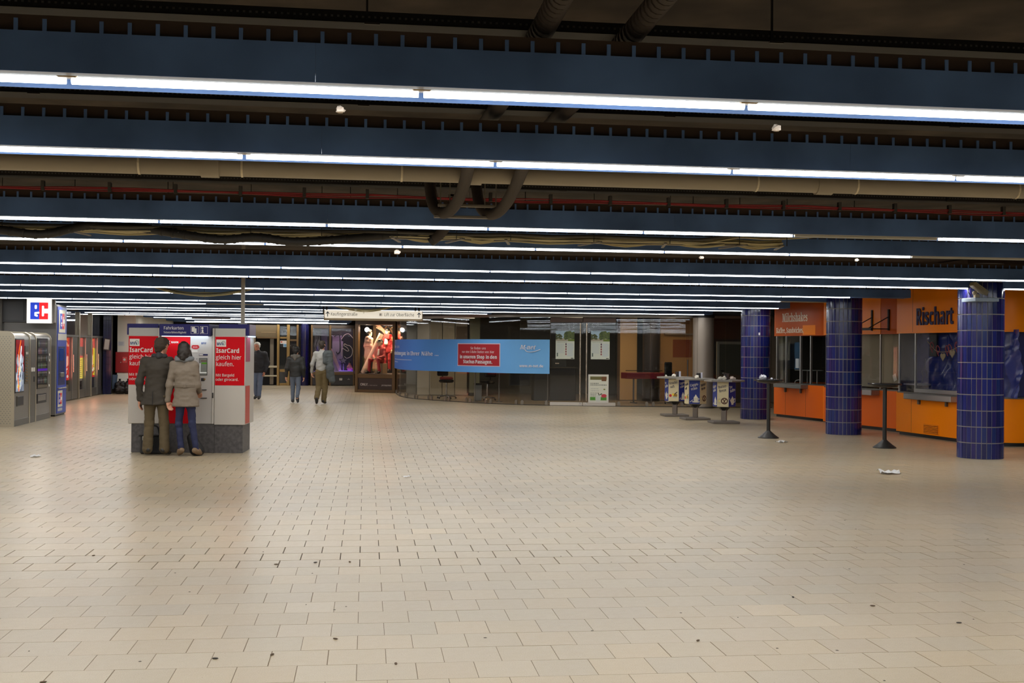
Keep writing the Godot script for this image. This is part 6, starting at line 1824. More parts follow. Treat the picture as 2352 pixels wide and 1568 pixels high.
	for c in 18:
		var path := []
		var oz := rng.randf_range(-0.16, 0.2); var oy := rng.randf_range(-0.01, 0.035)
		var sag := rng.randf_range(0.0, 0.035)
		for k in hooks.size():
			var rise := 0.05 if k == 0 or (k > 10 and c % 3 == 0) else 0.0
			path.append(Vector3(hooks[k], oy + rise + rng.randf_range(-0.006, 0.006), oz))
			if k < hooks.size() - 1: path.append(Vector3((hooks[k] + hooks[k + 1]) / 2.0, oy + rise - sag * rng.randf_range(0.3, 1.2), oz + rng.randf_range(-0.02, 0.02)))
		if c % 3 == 0: path.append(Vector3(4.55, 0.1 + oy, oz - 0.1))
		part("cable", tubed(bend(path, 3), [0.009, 0.012, 0.016, 0.007][c % 4], 6), sheath[c % 4], t)
	for k in hooks.size():
		var u: float = hooks[k]
		part("hook_rod", bw(u - 0.003, u + 0.003, -0.02, 0.55, 0.2, 0.206), m_dark, t)
		part("hook_rail", bw(-0.012, 0.012, -0.024, -0.012, -0.22, 0.24), M(L(0.2, 0.17, 0.12), 0.5, 0.4), t, Vector3(u, 0, 0), Vector3(0, 0.25 if k % 2 else -0.2, 0))
	t = thing("black_hose", "thick black corrugated hose winding through the cable bundle", "hose", W(-1.5, 2.53, 10.6), 0)
	var hose := bend([Vector3(-1.8, -0.02, 0.0), Vector3(-1.35, 0.0, 0.1), Vector3(-0.95, -0.035, 0.12), Vector3(-0.6, 0.06, 0.0), Vector3(-0.25, 0.06, -0.05), Vector3(0.15, 0.0, 0.05), Vector3(0.5, -0.045, 0.1), Vector3(0.8, -0.02, 0.1), Vector3(1.1, -0.05, 0.1), Vector3(1.5, -0.02, 0.05), Vector3(2.1, 0.06, -0.05), Vector3(2.5, 0.14, -0.1)], 8)
	part("hose", tubed(hose, 0.036, 12), M(L(0.022, 0.018, 0.014), 0.6), t)
	var hs := stool()
	for k in range(1, hose.size() - 1, 2):
		var d: Vector3 = (hose[k + 1] - hose[k]).normalized() * 0.012
		tube(hs, [hose[k] - d, hose[k] + d], 0.04, 12)
	part("hose_ribs", done(hs), M(L(0.022, 0.018, 0.014), 0.6), t).set_meta("kind", "stuff")
	# smaller cable sags farther back
	var sags := [[-3.4, -1.2, 21.4, "loose cables sagging above the ticket machine block"], [-0.4, 1.6, 29.0, "loose cables sagging over the direction sign"]]
	for s in sags:
		t = thing("cable_bundle", s[3], "cable", W(s[0], 2.56, s[2]), 0)
		for c in 6:
			var path := []
			for k in 9:
				var f := k / 8.0
				path.append(Vector3(f * (s[1] - s[0]), 0.1 + rng.randf_range(-0.01, 0.01) - (0.28 + c * 0.02) * sin(PI * f) * 0.6, c * 0.03))
			part("cable", tubed(bend(path, 3), 0.012, 6), sheath[c % 4], t)
		for k in 3:
			var x: float = (s[1] - s[0]) * [0.02, 0.5, 0.98][k]
			var y: float = [0.1, -0.16, 0.1][k]
			part("hook_rod", bw(x - 0.004, x + 0.004, y - 0.02, 0.56, -0.02, -0.012), m_dark, t)
	# scraps that hang from the troughs
	var sc := [[0.0, 4.82, 978, 0.018, "torn paper scrap hanging under the nearest trough, near its middle"], [1.78, 4.86, 0, 0.02, "dangling paper scrap under the nearest trough, at the right"], [-1.75, 6.5, 0, 0.014, "small paper scrap under the second trough, at the left"], [0.55, 11.64, 0, 0.03, "pale crumpled scrap under the fourth trough, near its middle"], [3.55, 11.64, 0, 0.022, "curled white scrap under the fourth trough, at the right"], [5.15, 11.6, 0, 0.02, "thin white scrap dangling under the fourth trough, far right"]]
	for q in sc:
		var uu: float = q[0]
		crumple("paper_scrap", q[4], "paper scrap", W(uu, LAMP_Y - 0.019 - q[3] * 1.5, q[1] - 0.1), q[3], Color(0.78, 0.72, 0.66), "paper scraps under the troughs")

# ------------------------------------------------------------------ litter on the floor
func litter():
	var flat := [[7.57, 19.9, 0.09, 0.5, "crumpled white paper on the floor near the left round black table"], [7.08, 14.78, 0.13, 0.2, "flat white paper on the floor in front of the nearest blue column"], [0.84, 14.75, 0.05, 0.8, "tiny white paper scrap alone in the middle of the floor"], [-4.19, 17.72, 0.07, 0.4, "small white paper on the floor left of the ticket machines"]]
	for q in flat:
		var st := stool()
		var n := 5
		var nz := FastNoiseLite.new()
		nz.seed = int(q[0] * 100)
		nz.frequency = 6.0
		st.set_smooth_group(FLAT)
		for i in n:
			for j in n:
				var c := []
				for e in [[0, 0], [0, 1], [1, 1], [1, 0]]:
					var x: float = (i + e[0]) / float(n) - 0.5; var z: float = (j + e[1]) / float(n) - 0.5
					c.append(Vector3(x * q[2] * 2.0, 0.004 + maxf(0.0, nz.get_noise_2d(x * 2.0, z * 2.0) + 0.25) * q[2] * 0.6, -z * q[2] * 1.5))
				for p in [c[0], c[1], c[2], c[0], c[2], c[3]]: st.add_vertex(p)
		var o = part(numbered("litter_paper"), done(st), M(Color(0.86, 0.86, 0.86), 0.7), self, W(q[0], 0, q[1]), Vector3(0, q[3], 0))
		tag(o, q[4], "litter", "paper litter on the floor")
	# cigarette ends and dry leaves
	var bits := [[-0.6, 6.25], [-0.32, 6.3], [0.0, 6.6], [-0.15, 8.95], [0.1, 8.95], [-0.43, 8.9], [2.9, 7.4], [3.3, 7.1], [1.95, 6.35], [-2.1, 7.2], [-1.35, 5.9], [0.3, 6.05], [3.6, 6.6], [-1.8, 9.4]]
	var bsaid := "small brown dry scrap lying on the beige floor tiles"
	for k in bits.size():
		var st := stool()
		lathe(st, [Vector2(0.012, 0.0), Vector2(0.018, 0.003), Vector2(0.012, 0.006), Vector2(0, 0.007)], 7, false, Vector3.ZERO, 1.0, 0.45)
		var o = part(numbered("dry_scrap"), done(st), M(L(0.12, 0.08, 0.05), 0.9) if k % 3 else M(L(0.05, 0.045, 0.04), 0.9), self, W(bits[k][0], 0.001, bits[k][1]), Vector3(0, k * 1.3, 0))
		tag(o, bsaid, "litter", "dry scraps on the floor")
	# dark gum spots trodden into the stone
	var gum := stool()
	for k in 60:
		var z := rng.randf_range(5.4, 16.0)
		var x := rng.randf_range(-0.42, 0.42) * z
		lathe(gum, [Vector2(rng.randf_range(0.004, 0.011), 0.0), Vector2(0.003, 0.0022), Vector2(0, 0.0024)], 7, true, Vector3(x, 0.0, -z))
	var g = part("gum_spots", done(gum), M(L(0.09, 0.075, 0.06), 0.8), get_node("floor"))
	g.transform = get_node("floor").transform.affine_inverse()
	g.set_meta("kind", "stuff")

# ------------------------------------------------------------------ bodies: a smooth union of tapered capsules, meshed as surface nets
# each bone: [from, to, radius, radius, (width factor x), (depth factor z)]
func field_mesh(bones: Array, cell: float, k: float, wrinkle := 0.0, cut := []) -> Array:
	# cut: [height, middle x, half width]: nothing below that height there (a straight hem)
	var lo := Vector3(1e9, 1e9, 1e9); var hi := -lo
	for b in bones:
		var sx: float = b[4] if b.size() > 4 else 1.0
		var sz: float = b[5] if b.size() > 5 else 1.0
		for e in 2:
			var r: float = b[2 + e]
			var q := Vector3(r * sx, r, r * sz)
			lo = lo.min(b[e] - q); hi = hi.max(b[e] + q)
	var pad := Vector3.ONE * (cell * 3.0 + wrinkle)
	lo -= pad; hi += pad
	var nx := int(ceil((hi.x - lo.x) / cell)) + 1
	var ny := int(ceil((hi.y - lo.y) / cell)) + 1
	var nz := int(ceil((hi.z - lo.z) / cell)) + 1
	var f := PackedFloat32Array()
	f.resize(nx * ny * nz)
	f.fill(9.0)
	for b in bones:
		var sx: float = b[4] if b.size() > 4 else 1.0
		var sz: float = b[5] if b.size() > 5 else 1.0
		var a: Vector3 = b[0]; var e: Vector3 = b[1]
		var ra: float = b[2]; var rb: float = b[3]
		var m := minf(1.0, minf(sx, sz))
		var rm := maxf(ra, rb)
		var reach := k + cell * 2.5
		var x0 := maxi(0, int((minf(a.x, e.x) - rm * sx - reach - lo.x) / cell)); var x1 := mini(nx - 1, int((maxf(a.x, e.x) + rm * sx + reach - lo.x) / cell) + 1)
		var y0 := maxi(0, int((minf(a.y, e.y) - rm - reach - lo.y) / cell)); var y1 := mini(ny - 1, int((maxf(a.y, e.y) + rm + reach - lo.y) / cell) + 1)
		var z0 := maxi(0, int((minf(a.z, e.z) - rm * sz - reach - lo.z) / cell)); var z1 := mini(nz - 1, int((maxf(a.z, e.z) + rm * sz + reach - lo.z) / cell) + 1)
		var dx := (e.x - a.x) / sx; var dy := e.y - a.y; var dz := (e.z - a.z) / sz
		var dd := maxf(dx * dx + dy * dy + dz * dz, 1e-9)
		for iz in range(z0, z1 + 1):
			var pz := (lo.z + iz * cell - a.z) / sz
			for iy in range(y0, y1 + 1):
				var py := lo.y + iy * cell - a.y
				var at := (iz * ny + iy) * nx
				var part_ := py * dy + pz * dz
				for ix in range(x0, x1 + 1):
					var px := (lo.x + ix * cell - a.x) / sx
					var t := clampf((px * dx + part_) / dd, 0.0, 1.0)
					var qx := px - t * dx; var qy := py - t * dy; var qz := pz - t * dz
					var d := (sqrt(qx * qx + qy * qy + qz * qz) - ra - (rb - ra) * t) * m
					var o := f[at + ix]
					var h := k - absf(o - d)
					if h > 0.0:
						f[at + ix] = minf(o, d) - h * h / k * 0.25
					elif d < o:
						f[at + ix] = d
	if wrinkle > 0.0:
		var n := FastNoiseLite.new()
		n.seed = 3
		n.frequency = 7.0
		n.fractal_octaves = 2
		for iz in nz:
			for iy in ny:
				for ix in nx:
					var i := (iz * ny + iy) * nx + ix
					if absf(f[i]) < cell * 3.0:
						f[i] += wrinkle * n.get_noise_3d(ix * cell + lo.x, (iy * cell + lo.y) * 1.9, iz * cell + lo.z)
	if cut:
		for iz in nz:
			for iy in ny:
				var below: float = cut[0] - (lo.y + iy * cell)
				if below < -cell * 3.0: continue
				for ix in nx:
					if absf(lo.x + ix * cell - cut[1]) > cut[2]: continue
					var i := (iz * ny + iy) * nx + ix
					f[i] = maxf(f[i], below)
	var ids := PackedInt32Array()
	ids.resize(nx * ny * nz)
	ids.fill(-1)
	var vs := PackedVector3Array()
	var idx := PackedInt32Array()
	var sxy := nx * ny
	var far := cell * 4.5
	for iz in nz - 1:
		for iy in ny - 1:
			for ix in nx - 1:
				var i := iz * sxy + iy * nx + ix
				if absf(f[i]) > far: continue
				var c := [f[i], f[i + 1], f[i + nx], f[i + nx + 1], f[i + sxy], f[i + sxy + 1], f[i + sxy + nx], f[i + sxy + nx + 1]]
				var mask := 0
				for q in 8:
					if c[q] < 0.0: mask |= 1 << q
				if mask == 0 or mask == 255: continue
				var s := Vector3.ZERO
				var count := 0
				for e in [[0, 1], [2, 3], [4, 5], [6, 7], [0, 2], [1, 3], [4, 6], [5, 7], [0, 4], [1, 5], [2, 6], [3, 7]]:
					var u: float = c[e[0]]; var v: float = c[e[1]]
					if (u < 0.0) == (v < 0.0): continue
					var t := u / (u - v)
					var p := Vector3(e[0] & 1, (e[0] >> 1) & 1, e[0] >> 2)
					var r := Vector3(e[1] & 1, (e[1] >> 1) & 1, e[1] >> 2)
					s += p.lerp(r, t)
					count += 1
				ids[i] = vs.size()
				vs.append(lo + (Vector3(ix, iy, iz) + s / count) * cell)
	for iz in range(1, nz - 1):
		for iy in range(1, ny - 1):
			for ix in range(1, nx - 1):
				var i := iz * sxy + iy * nx + ix
				var o := f[i]
				if absf(o) > far: continue
				for ax in 3:
					var st := 1 if ax == 0 else (nx if ax == 1 else sxy)
					var q := f[i + st]
					if (o < 0.0) == (q < 0.0): continue
					var u := nx if ax == 0 else (sxy if ax == 1 else 1)
					var w := sxy if ax == 0 else (1 if ax == 1 else nx)
					var a := ids[i - u - w]; var b := ids[i - w]; var c := ids[i]; var d := ids[i - u]
					if a < 0 or b < 0 or c < 0 or d < 0: continue
					if o < 0.0: idx.append_array(PackedInt32Array([a, c, b, a, d, c]))
					else: idx.append_array(PackedInt32Array([a, b, c, a, c, d]))
	var nor := PackedVector3Array()
	nor.resize(vs.size())
	for q in range(0, idx.size(), 3):
		var a := vs[idx[q]]; var b := vs[idx[q + 1]]; var c := vs[idx[q + 2]]
		var n := (c - a).cross(b - a)
		for w in 3: nor[idx[q + w]] += n
	for q in nor.size(): nor[q] = nor[q].normalized()
	return [vs, nor, idx]

func join(list: Array) -> ArrayMesh:
	var vs := PackedVector3Array(); var nor := PackedVector3Array(); var idx := PackedInt32Array()
	for m in list:
		var base := vs.size()
		vs.append_array(m[0]); nor.append_array(m[1])
		for i in m[2]: idx.append(i + base)
	var a := []
	a.resize(Mesh.ARRAY_MAX)
	a[Mesh.ARRAY_VERTEX] = vs
	a[Mesh.ARRAY_NORMAL] = nor
	a[Mesh.ARRAY_INDEX] = idx
	var am := ArrayMesh.new()
	am.add_surface_from_arrays(Mesh.PRIMITIVE_TRIANGLES, a)
	return am

func blob(bones: Array, cell: float, k: float, wrinkle := 0.0) -> ArrayMesh:
	return join([field_mesh(bones, cell, k, wrinkle)])

func hand_bones(w: Vector3, d: Vector3, side: Vector3, curl: float, s := 1.0) -> Array:
	# wrist, direction of the fingers, direction of the thumb; curl bends the fingers towards the palm
	var palm := d.cross(side).normalized()
	var out := [[w, w + d * 0.045 * s, 0.024 * s, 0.027 * s]]
	for i in 4:
		var off := side * (0.027 - 0.018 * i) * s
		out.append([w + d * 0.03 * s + off * 0.7, w + d * 0.082 * s + off, 0.0115 * s, 0.0105 * s])
		var ln: float = [0.036, 0.042, 0.039, 0.029][i] * s
		var p: Vector3 = w + d * 0.085 * s + off
		var d1 := (d * cos(curl) + palm * sin(curl)).normalized()
		var d2 := (d * cos(curl * 2.0) + palm * sin(curl * 2.0)).normalized()
		out.append([p, p + d1 * ln, 0.0098 * s, 0.009 * s])
		out.append([p + d1 * ln, p + d1 * ln + d2 * ln * 0.8, 0.009 * s, 0.0078 * s])
	var tb := w + d * 0.022 * s + side * 0.024 * s
	out.append([tb, tb + (d * 0.75 + side * 0.6).normalized() * 0.036 * s, 0.013 * s, 0.011 * s])
	out.append([tb + (d * 0.75 + side * 0.6).normalized() * 0.036 * s, tb + (d * 0.75 + side * 0.6).normalized() * 0.036 * s + (d + side * 0.25 + palm * 0.2).normalized() * 0.03 * s, 0.011 * s, 0.009 * s])
	return out

func head_bones(c: Vector3, b: Basis, s := 1.0) -> Array:
	# c is the middle of the head, b its turn: -z is where the face looks
	var q := func(x: float, y: float, z: float) -> Vector3: return c + b * (Vector3(x, y, z) * s)
	return [
		[q.call(0, 0.035, 0.02), q.call(0, 0.04, -0.012), 0.083 * s, 0.08 * s],
		[q.call(0, -0.02, -0.035), q.call(0, -0.075, -0.062), 0.056 * s, 0.036 * s],
		[q.call(0, -0.02, 0.02), q.call(0, -0.05, 0.0), 0.062 * s, 0.05 * s],
		[q.call(0, 0.012, -0.088), q.call(0, -0.022, -0.104), 0.009 * s, 0.013 * s],
		[q.call(-0.032, 0.02, -0.078), q.call(0.032, 0.02, -0.078), 0.013 * s, 0.013 * s],
		[q.call(-0.018, -0.05, -0.088), q.call(0.018, -0.05, -0.088), 0.008 * s, 0.008 * s],
		[q.call(0.079, 0.018, 0.008), q.call(0.083, -0.018, 0.0), 0.013 * s, 0.009 * s],
		[q.call(-0.079, 0.018, 0.008), q.call(-0.083, -0.018, 0.0), 0.013 * s, 0.009 * s],
	]

# j: joints by name. Builds the continuous skin and the clothes over it.
func figure(called: String, label: String, cat: String, at: Vector3, turn: float, j: Dictionary, look: Dictionary):
	var t := Node3D.new()
	t.name = numbered(called)
	add_child(t)
	t.position = at
	t.rotation.y = turn
	tag(t, label, cat)
	var g: float = look.get("girth", 1.0)
	var hb: Basis = Basis.from_euler(j.get("head_turn", Vector3.ZERO))
	var skin: Array = []
	var nb: Vector3 = j.neck
	var torso := [
		[j.pelvis, j.waist, 0.125 * g, 0.115 * g, 1.15, 0.8],
		[j.waist, j.chest, 0.115 * g, 0.13 * g, 1.2, 0.8],
		[j.sl, j.sr, 0.055 * g, 0.055 * g],
		[j.chest + Vector3(0, 0.08, 0), nb, 0.07, 0.052],
		[nb, j.head + hb * Vector3(0, -0.05, 0.015), 0.052, 0.05],
	]
	var limbs := []
	for s in ["l", "r"]:
		limbs.append([j["s" + s], j["e" + s], 0.05 * g, 0.038 * g])
		limbs.append([j["e" + s], j["w" + s], 0.038 * g, 0.026])
		limbs.append([j["h" + s], j["k" + s], 0.064 * g, 0.044 * g])
		limbs.append([j["k" + s], j["a" + s], 0.044 * g, 0.03])
		limbs.append([j["a" + s], j["t" + s], 0.036, 0.03])
	var c: float = look.get("cell", 0.016)
	skin.append(field_mesh(torso + limbs, c, 0.04))
	skin.append(field_mesh(head_bones(j.head, hb, look.get("head", 1.0)), look.get("fine", 0.007), 0.02))
	for s in ["l", "r"]:
		if look.get("hide_" + s, false): continue
		var d: Vector3 = (j["w" + s] - j["e" + s]).normalized()
		if j.has("d" + s): d = j["d" + s].normalized()
		var side: Vector3 = j.get("thumb_" + s, Vector3(0, 0, -1))
		side = (side - d * side.dot(d)).normalized()
		skin.append(field_mesh(hand_bones(j["w" + s], d, side, 0.35 if s == "l" else -0.35), look.get("fine", 0.007) * 0.85, 0.009))
	part("body", join(skin), look.skin, t)
	# jacket or shirt
	var ex: float = look.get("loose", 0.02)
	var hem: Vector3 = j.hem
	var coat := [
		[hem, j.waist, look.get("hem_r", 0.16) * g, (0.125 + ex) * g, 1.16, 0.82],
		[j.waist, j.chest, (0.125 + ex) * g, (0.135 + ex) * g, 1.2, 0.82],
		[j.chest, j.chest + Vector3(0, 0.12, 0), (0.13 + ex) * g, 0.085, 1.15, 0.8],
		[j.sl, j.sr, (0.06 + ex * 0.6) * g, (0.06 + ex * 0.6) * g],
		[nb - Vector3(0, 0.05, 0), nb, 0.07, 0.064],
	]
	for s in ["l", "r"]:
		coat.append([j["s" + s], j["e" + s], (0.054 + ex * 0.75) * g, (0.043 + ex * 0.75) * g])
		coat.append([j["e" + s], j["e" + s].lerp(j["w" + s], 0.96), (0.043 + ex * 0.75) * g, 0.032 + ex * 0.55])
	part(look.get("top", "jacket"), join([field_mesh(coat, look.get("cloth", 0.012), look.get("blend", 0.035), look.get("wrinkle", 0.006), [look.get("cut", hem.y - 0.1), hem.x, 0.2])]), look.top_m, t)
	# trousers
	var tr := [[j.pelvis + Vector3(0, 0.05, 0), j.pelvis, 0.13 * g, 0.135 * g, 1.15, 0.82]]
	var tw: float = look.get("leg", 1.0)
	for s in ["l", "r"]:
		tr.append([j["h" + s], j["k" + s], 0.088 * g * tw, 0.064 * g * tw])
		tr.append([j["k" + s], j["a" + s] + Vector3(0, 0.015, 0), 0.064 * g * tw, look.get("hem_w", 0.052)])
	part("trousers", join([field_mesh(tr, look.get("cloth", 0.012), 0.03, look.get("wrinkle", 0.006))]), look.legs_m, t)
	for s in ["l", "r"]:
		var a: Vector3 = j["a" + s]; var e: Vector3 = j["t" + s]
		var d := (e - a).normalized()
		var up := Vector3(0, 1, 0)
		var heel := a - (Vector3(d.x, 0, d.z).normalized() * 0.04 if absf(d.y) < 0.8 else Vector3(0, -0.03, 0))
		part("shoe", join([field_mesh([[heel, a.lerp(e, 0.5), 0.042, 0.045], [a.lerp(e, 0.4), e, 0.044, 0.036]], 0.009, 0.02)]), look.shoe_m, t)
	# hair
	var q := func(x: float, y: float, z: float) -> Vector3: return j.head + hb * Vector3(x, y, z)
	if look.has("hair"):
		var hr: Array = []
		for h in look.hair: hr.append([q.call(h[0].x, h[0].y, h[0].z), q.call(h[1].x, h[1].y, h[1].z), h[2], h[3]])
		part("hair", join([field_mesh(hr, 0.007, 0.02, look.get("hair_rough", 0.014))]), look.hair_m, t)
	return t

const SHORT_HAIR := [[Vector3(0, 0.058, 0.035), Vector3(0, 0.07, -0.03), 0.089, 0.078], [Vector3(0, 0.0, 0.05), Vector3(0, -0.05, 0.045), 0.076, 0.055], [Vector3(-0.06, 0.03, 0.015), Vector3(-0.065, -0.01, 0.015), 0.03, 0.022], [Vector3(0.06, 0.03, 0.015), Vector3(0.065, -0.01, 0.015), 0.03, 0.022]]

func people():
	var face := M(Color(0.80, 0.58, 0.47), 0.55)
	# --- the couple at the ticket machine, seen from behind
	var man = figure("person", "man in a dark brown coat and olive cords, back turned, at the ticket machine", "person", Vector3(-5.12, 0, -17.36), 0.0, {
		"pelvis": Vector3(0.0, 0.88, 0.02), "waist": Vector3(0.015, 1.06, 0.0), "chest": Vector3(0.03, 1.27, 0.01), "neck": Vector3(0.055, 1.465, -0.005), "head": Vector3(0.072, 1.6, -0.03), "head_turn": Vector3(-0.15, -0.55, -0.1),
		"sl": Vector3(-0.16, 1.385, 0.0), "sr": Vector3(0.2, 1.385, 0.0), "el": Vector3(-0.235, 1.08, 0.03), "wl": Vector3(-0.235, 0.815, 0.0), "er": Vector3(0.235, 1.08, -0.04), "wr": Vector3(0.14, 0.95, -0.24),
		"hl": Vector3(-0.075, 0.86, 0.02), "hr": Vector3(0.095, 0.86, 0.02), "kl": Vector3(-0.09, 0.48, 0.0), "kr": Vector3(0.13, 0.48, 0.0), "al": Vector3(-0.105, 0.085, 0.03), "ar": Vector3(0.145, 0.085, 0.03), "tl": Vector3(-0.165, 0.042, -0.09), "tr": Vector3(0.175, 0.042, -0.11),
		"hem": Vector3(0.0, 0.74, 0.01), "thumb_l": Vector3(0.2, 0, -1), "thumb_r": Vector3(-1, 0, 0)},
		{"skin": face, "top": "coat", "top_m": M(L(0.038, 0.03, 0.021), 0.8), "legs_m": M(L(0.1, 0.072, 0.035), 0.85), "shoe_m": M(L(0.02, 0.018, 0.016), 0.4), "hair_m": M(L(0.035, 0.022, 0.012), 0.8), "hair": SHORT_HAIR, "loose": 0.018, "girth": 0.92, "leg": 1.15, "hem_w": 0.075, "hem_r": 0.2, "cut": 0.745, "wrinkle": 0.007})
	man.scale = Vector3.ONE * 0.975
	part("collar", blob([[Vector3(-0.03, 1.47, 0.02), Vector3(0.14, 1.465, 0.02), 0.035, 0.035], [Vector3(0.055, 1.49, 0.05), Vector3(0.055, 1.46, 0.055), 0.04, 0.045]], 0.01, 0.03), M(L(0.022, 0.022, 0.024), 0.7), man)
	part("back_vent", bw(-0.004, 0.004, 0.74, 0.95, 0.158, 0.162), m_black, man)
	var woman = figure("person", "woman in a taupe belted coat and blue jeans, back turned, beside the man", "person", Vector3(-4.63, 0, -17.28), 0.0, {
		"pelvis": Vector3(-0.03, 0.87, 0.0), "waist": Vector3(-0.045, 1.04, 0.0), "chest": Vector3(-0.06, 1.25, 0.0), "neck": Vector3(-0.065, 1.43, -0.01), "head": Vector3(-0.072, 1.555, -0.03), "head_turn": Vector3(-0.25, 0.1, 0.05),
		"sl": Vector3(-0.215, 1.35, 0.0), "sr": Vector3(0.085, 1.35, 0.0), "el": Vector3(-0.275, 1.05, 0.03), "wl": Vector3(-0.305, 0.81, 0.01), "er": Vector3(0.13, 1.06, -0.03), "wr": Vector3(0.1, 0.95, -0.24),
		"hl": Vector3(-0.11, 0.83, 0.0), "hr": Vector3(0.035, 0.83, 0.0), "kl": Vector3(-0.135, 0.47, 0.0), "kr": Vector3(0.065, 0.46, 0.0), "al": Vector3(-0.09, 0.09, 0.03), "ar": Vector3(0.13, 0.09, 0.02), "tl": Vector3(-0.145, 0.042, -0.07), "tr": Vector3(0.16, 0.042, -0.09),
		"hem": Vector3(-0.035, 0.74, 0.0), "dl": Vector3(0.35, -0.9, 0.0), "thumb_l": Vector3(0.8, 0, -0.5), "thumb_r": Vector3(-1, 0, 0)},
		{"skin": face, "top": "coat", "top_m": M(L(0.2, 0.16, 0.12), 0.75), "legs_m": M(L(0.014, 0.019, 0.065), 0.75), "shoe_m": M(L(0.2, 0.13, 0.07), 0.6), "hair_m": M(L(0.018, 0.012, 0.008), 0.55), "loose": 0.016, "girth": 0.88, "hem_r": 0.2, "leg": 0.92, "hem_w": 0.044, "wrinkle": 0.009, "cut": 0.735,
		"hair": [[Vector3(0, 0.05, 0.03), Vector3(0, 0.06, -0.03), 0.09, 0.078], [Vector3(0, 0.0, 0.045), Vector3(0, -0.08, 0.05), 0.086, 0.075], [Vector3(-0.06, -0.02, 0.02), Vector3(-0.085, -0.12, 0.02), 0.04, 0.03], [Vector3(0.06, -0.02, 0.02), Vector3(0.09, -0.12, 0.015), 0.045, 0.04], [Vector3(-0.01, -0.05, 0.1), Vector3(-0.005, -0.12, 0.11), 0.042, 0.05]]})
	woman.scale = Vector3.ONE * 0.965
	part("belt", turned([Vector2(0.152, 1.02), Vector2(0.16, 1.025), Vector2(0.16, 1.06), Vector2(0.152, 1.065)], 28), M(L(0.17, 0.135, 0.1), 0.75), woman, Vector3(-0.043, 0, 0)).scale = Vector3(1.02, 1, 0.78)
	part("belt_buckle", bw(-0.045, 0.0, 1.015, 1.07, 0.122, 0.134, 0.006), M(L(0.17, 0.135, 0.1), 0.75), woman)
	part("scarf", blob([[Vector3(-0.16, 1.44, 0.01), Vector3(0.03, 1.44, 0.01), 0.05, 0.05], [Vector3(-0.07, 1.43, 0.06), Vector3(-0.05, 1.43, 0.06), 0.05, 0.05]], 0.01, 0.03, 0.02), M(L(0.16, 0.17, 0.18), 0.8), woman)
	# their bags on the floor
	var t = thing("tote_bag", "black leather bag standing behind the man's legs at the ticket machine", "bag", Vector3(-5.21, 0, -17.6), -8)
	part("body", bw(-0.19, 0.17, 0.0, 0.27, -0.06, 0.06, 0.02), M(L(0.012, 0.012, 0.014), 0.4), t)
	part("rim", bw(-0.21, 0.18, 0.255, 0.275, -0.065, 0.065, 0.008), m_black, t)
	part("handle", tubed(bend([Vector3(-0.1, 0.26, 0.05), Vector3(-0.06, 0.4, 0.05), Vector3(0.06, 0.4, 0.05), Vector3(0.1, 0.26, 0.05)]), 0.012, 8), m_black, t)
	for x in [-0.14, 0.1]: part("buckle", bw(x - 0.01, x + 0.01, 0.2, 0.26, 0.06, 0.066, 0.002), m_chrome, t)
	t = thing("rucksack", "slim black rucksack standing between the woman's feet", "bag", Vector3(-4.55, 0, -17.4), 0)
	part("body", blob([[Vector3(0.0, 0.08, 0), Vector3(-0.06, 0.25, 0), 0.085, 0.06], [Vector3(0.06, 0.07, 0), Vector3(-0.05, 0.27, 0.0), 0.07, 0.05]], 0.012, 0.05), M(L(0.008, 0.008, 0.009), 0.6), t)
	part("loop", tubed(bend([Vector3(-0.085, 0.3, 0), Vector3(-0.07, 0.36, 0), Vector3(-0.04, 0.35, 0), Vector3(-0.03, 0.3, 0)]), 0.009, 6), m_black, t)
	# --- three people farther off
	var young = figure("person", "young man in a black jacket with grey hood and jeans walking away", "person", Vector3(-6.06, 0, -33.8), 0.0, {
		"pelvis": Vector3(0.0, 0.8, 0.0), "waist": Vector3(0.0, 0.96, 0.0), "chest": Vector3(0.0, 1.15, 0.0), "neck": Vector3(0.0, 1.34, -0.015), "head": Vector3(0.005, 1.455, -0.035), "head_turn": Vector3(-0.08, 0, 0),
		"sl": Vector3(-0.175, 1.235, 0.0), "sr": Vector3(0.175, 1.235, 0.0), "el": Vector3(-0.24, 0.97, 0.03), "wl": Vector3(-0.26, 0.75, -0.02), "er": Vector3(0.235, 0.97, 0.03), "wr": Vector3(0.23, 0.74, -0.03),
		"hl": Vector3(-0.075, 0.79, 0.0), "hr": Vector3(0.075, 0.79, 0.0), "kl": Vector3(-0.075, 0.43, -0.04), "kr": Vector3(0.09, 0.42, 0.02), "al": Vector3(-0.07, 0.08, 0.0), "ar": Vector3(0.095, 0.17, 0.22), "tl": Vector3(-0.09, 0.042, -0.13), "tr": Vector3(0.1, 0.05, 0.14),
		"hem": Vector3(0, 0.72, 0.0), "thumb_l": Vector3(0.2, 0, -1), "thumb_r": Vector3(-0.2, 0, -1)},
		{"skin": face, "top_m": M(L(0.016, 0.016, 0.015), 0.6), "legs_m": M(L(0.1, 0.12, 0.16), 0.8), "shoe_m": M(L(0.05, 0.055, 0.065), 0.5), "hair_m": M(L(0.008, 0.007, 0.006), 0.6), "hair": SHORT_HAIR, "loose": 0.022, "cell": 0.02, "cloth": 0.016, "fine": 0.009, "girth": 0.95, "hem_r": 0.15, "cut": 0.735})
	part("hood", blob([[Vector3(-0.08, 1.305, 0.05), Vector3(0.08, 1.305, 0.05), 0.05, 0.05], [Vector3(0, 1.3, 0.08), Vector3(0, 1.22, 0.11), 0.07, 0.04], [Vector3(-0.1, 1.32, 0.0), Vector3(-0.06, 1.33, -0.06), 0.035, 0.03], [Vector3(0.1, 1.32, 0.0), Vector3(0.06, 1.33, -0.06), 0.035, 0.03]], 0.014, 0.05, 0.012), M(L(0.11, 0.1, 0.085), 0.85), young)
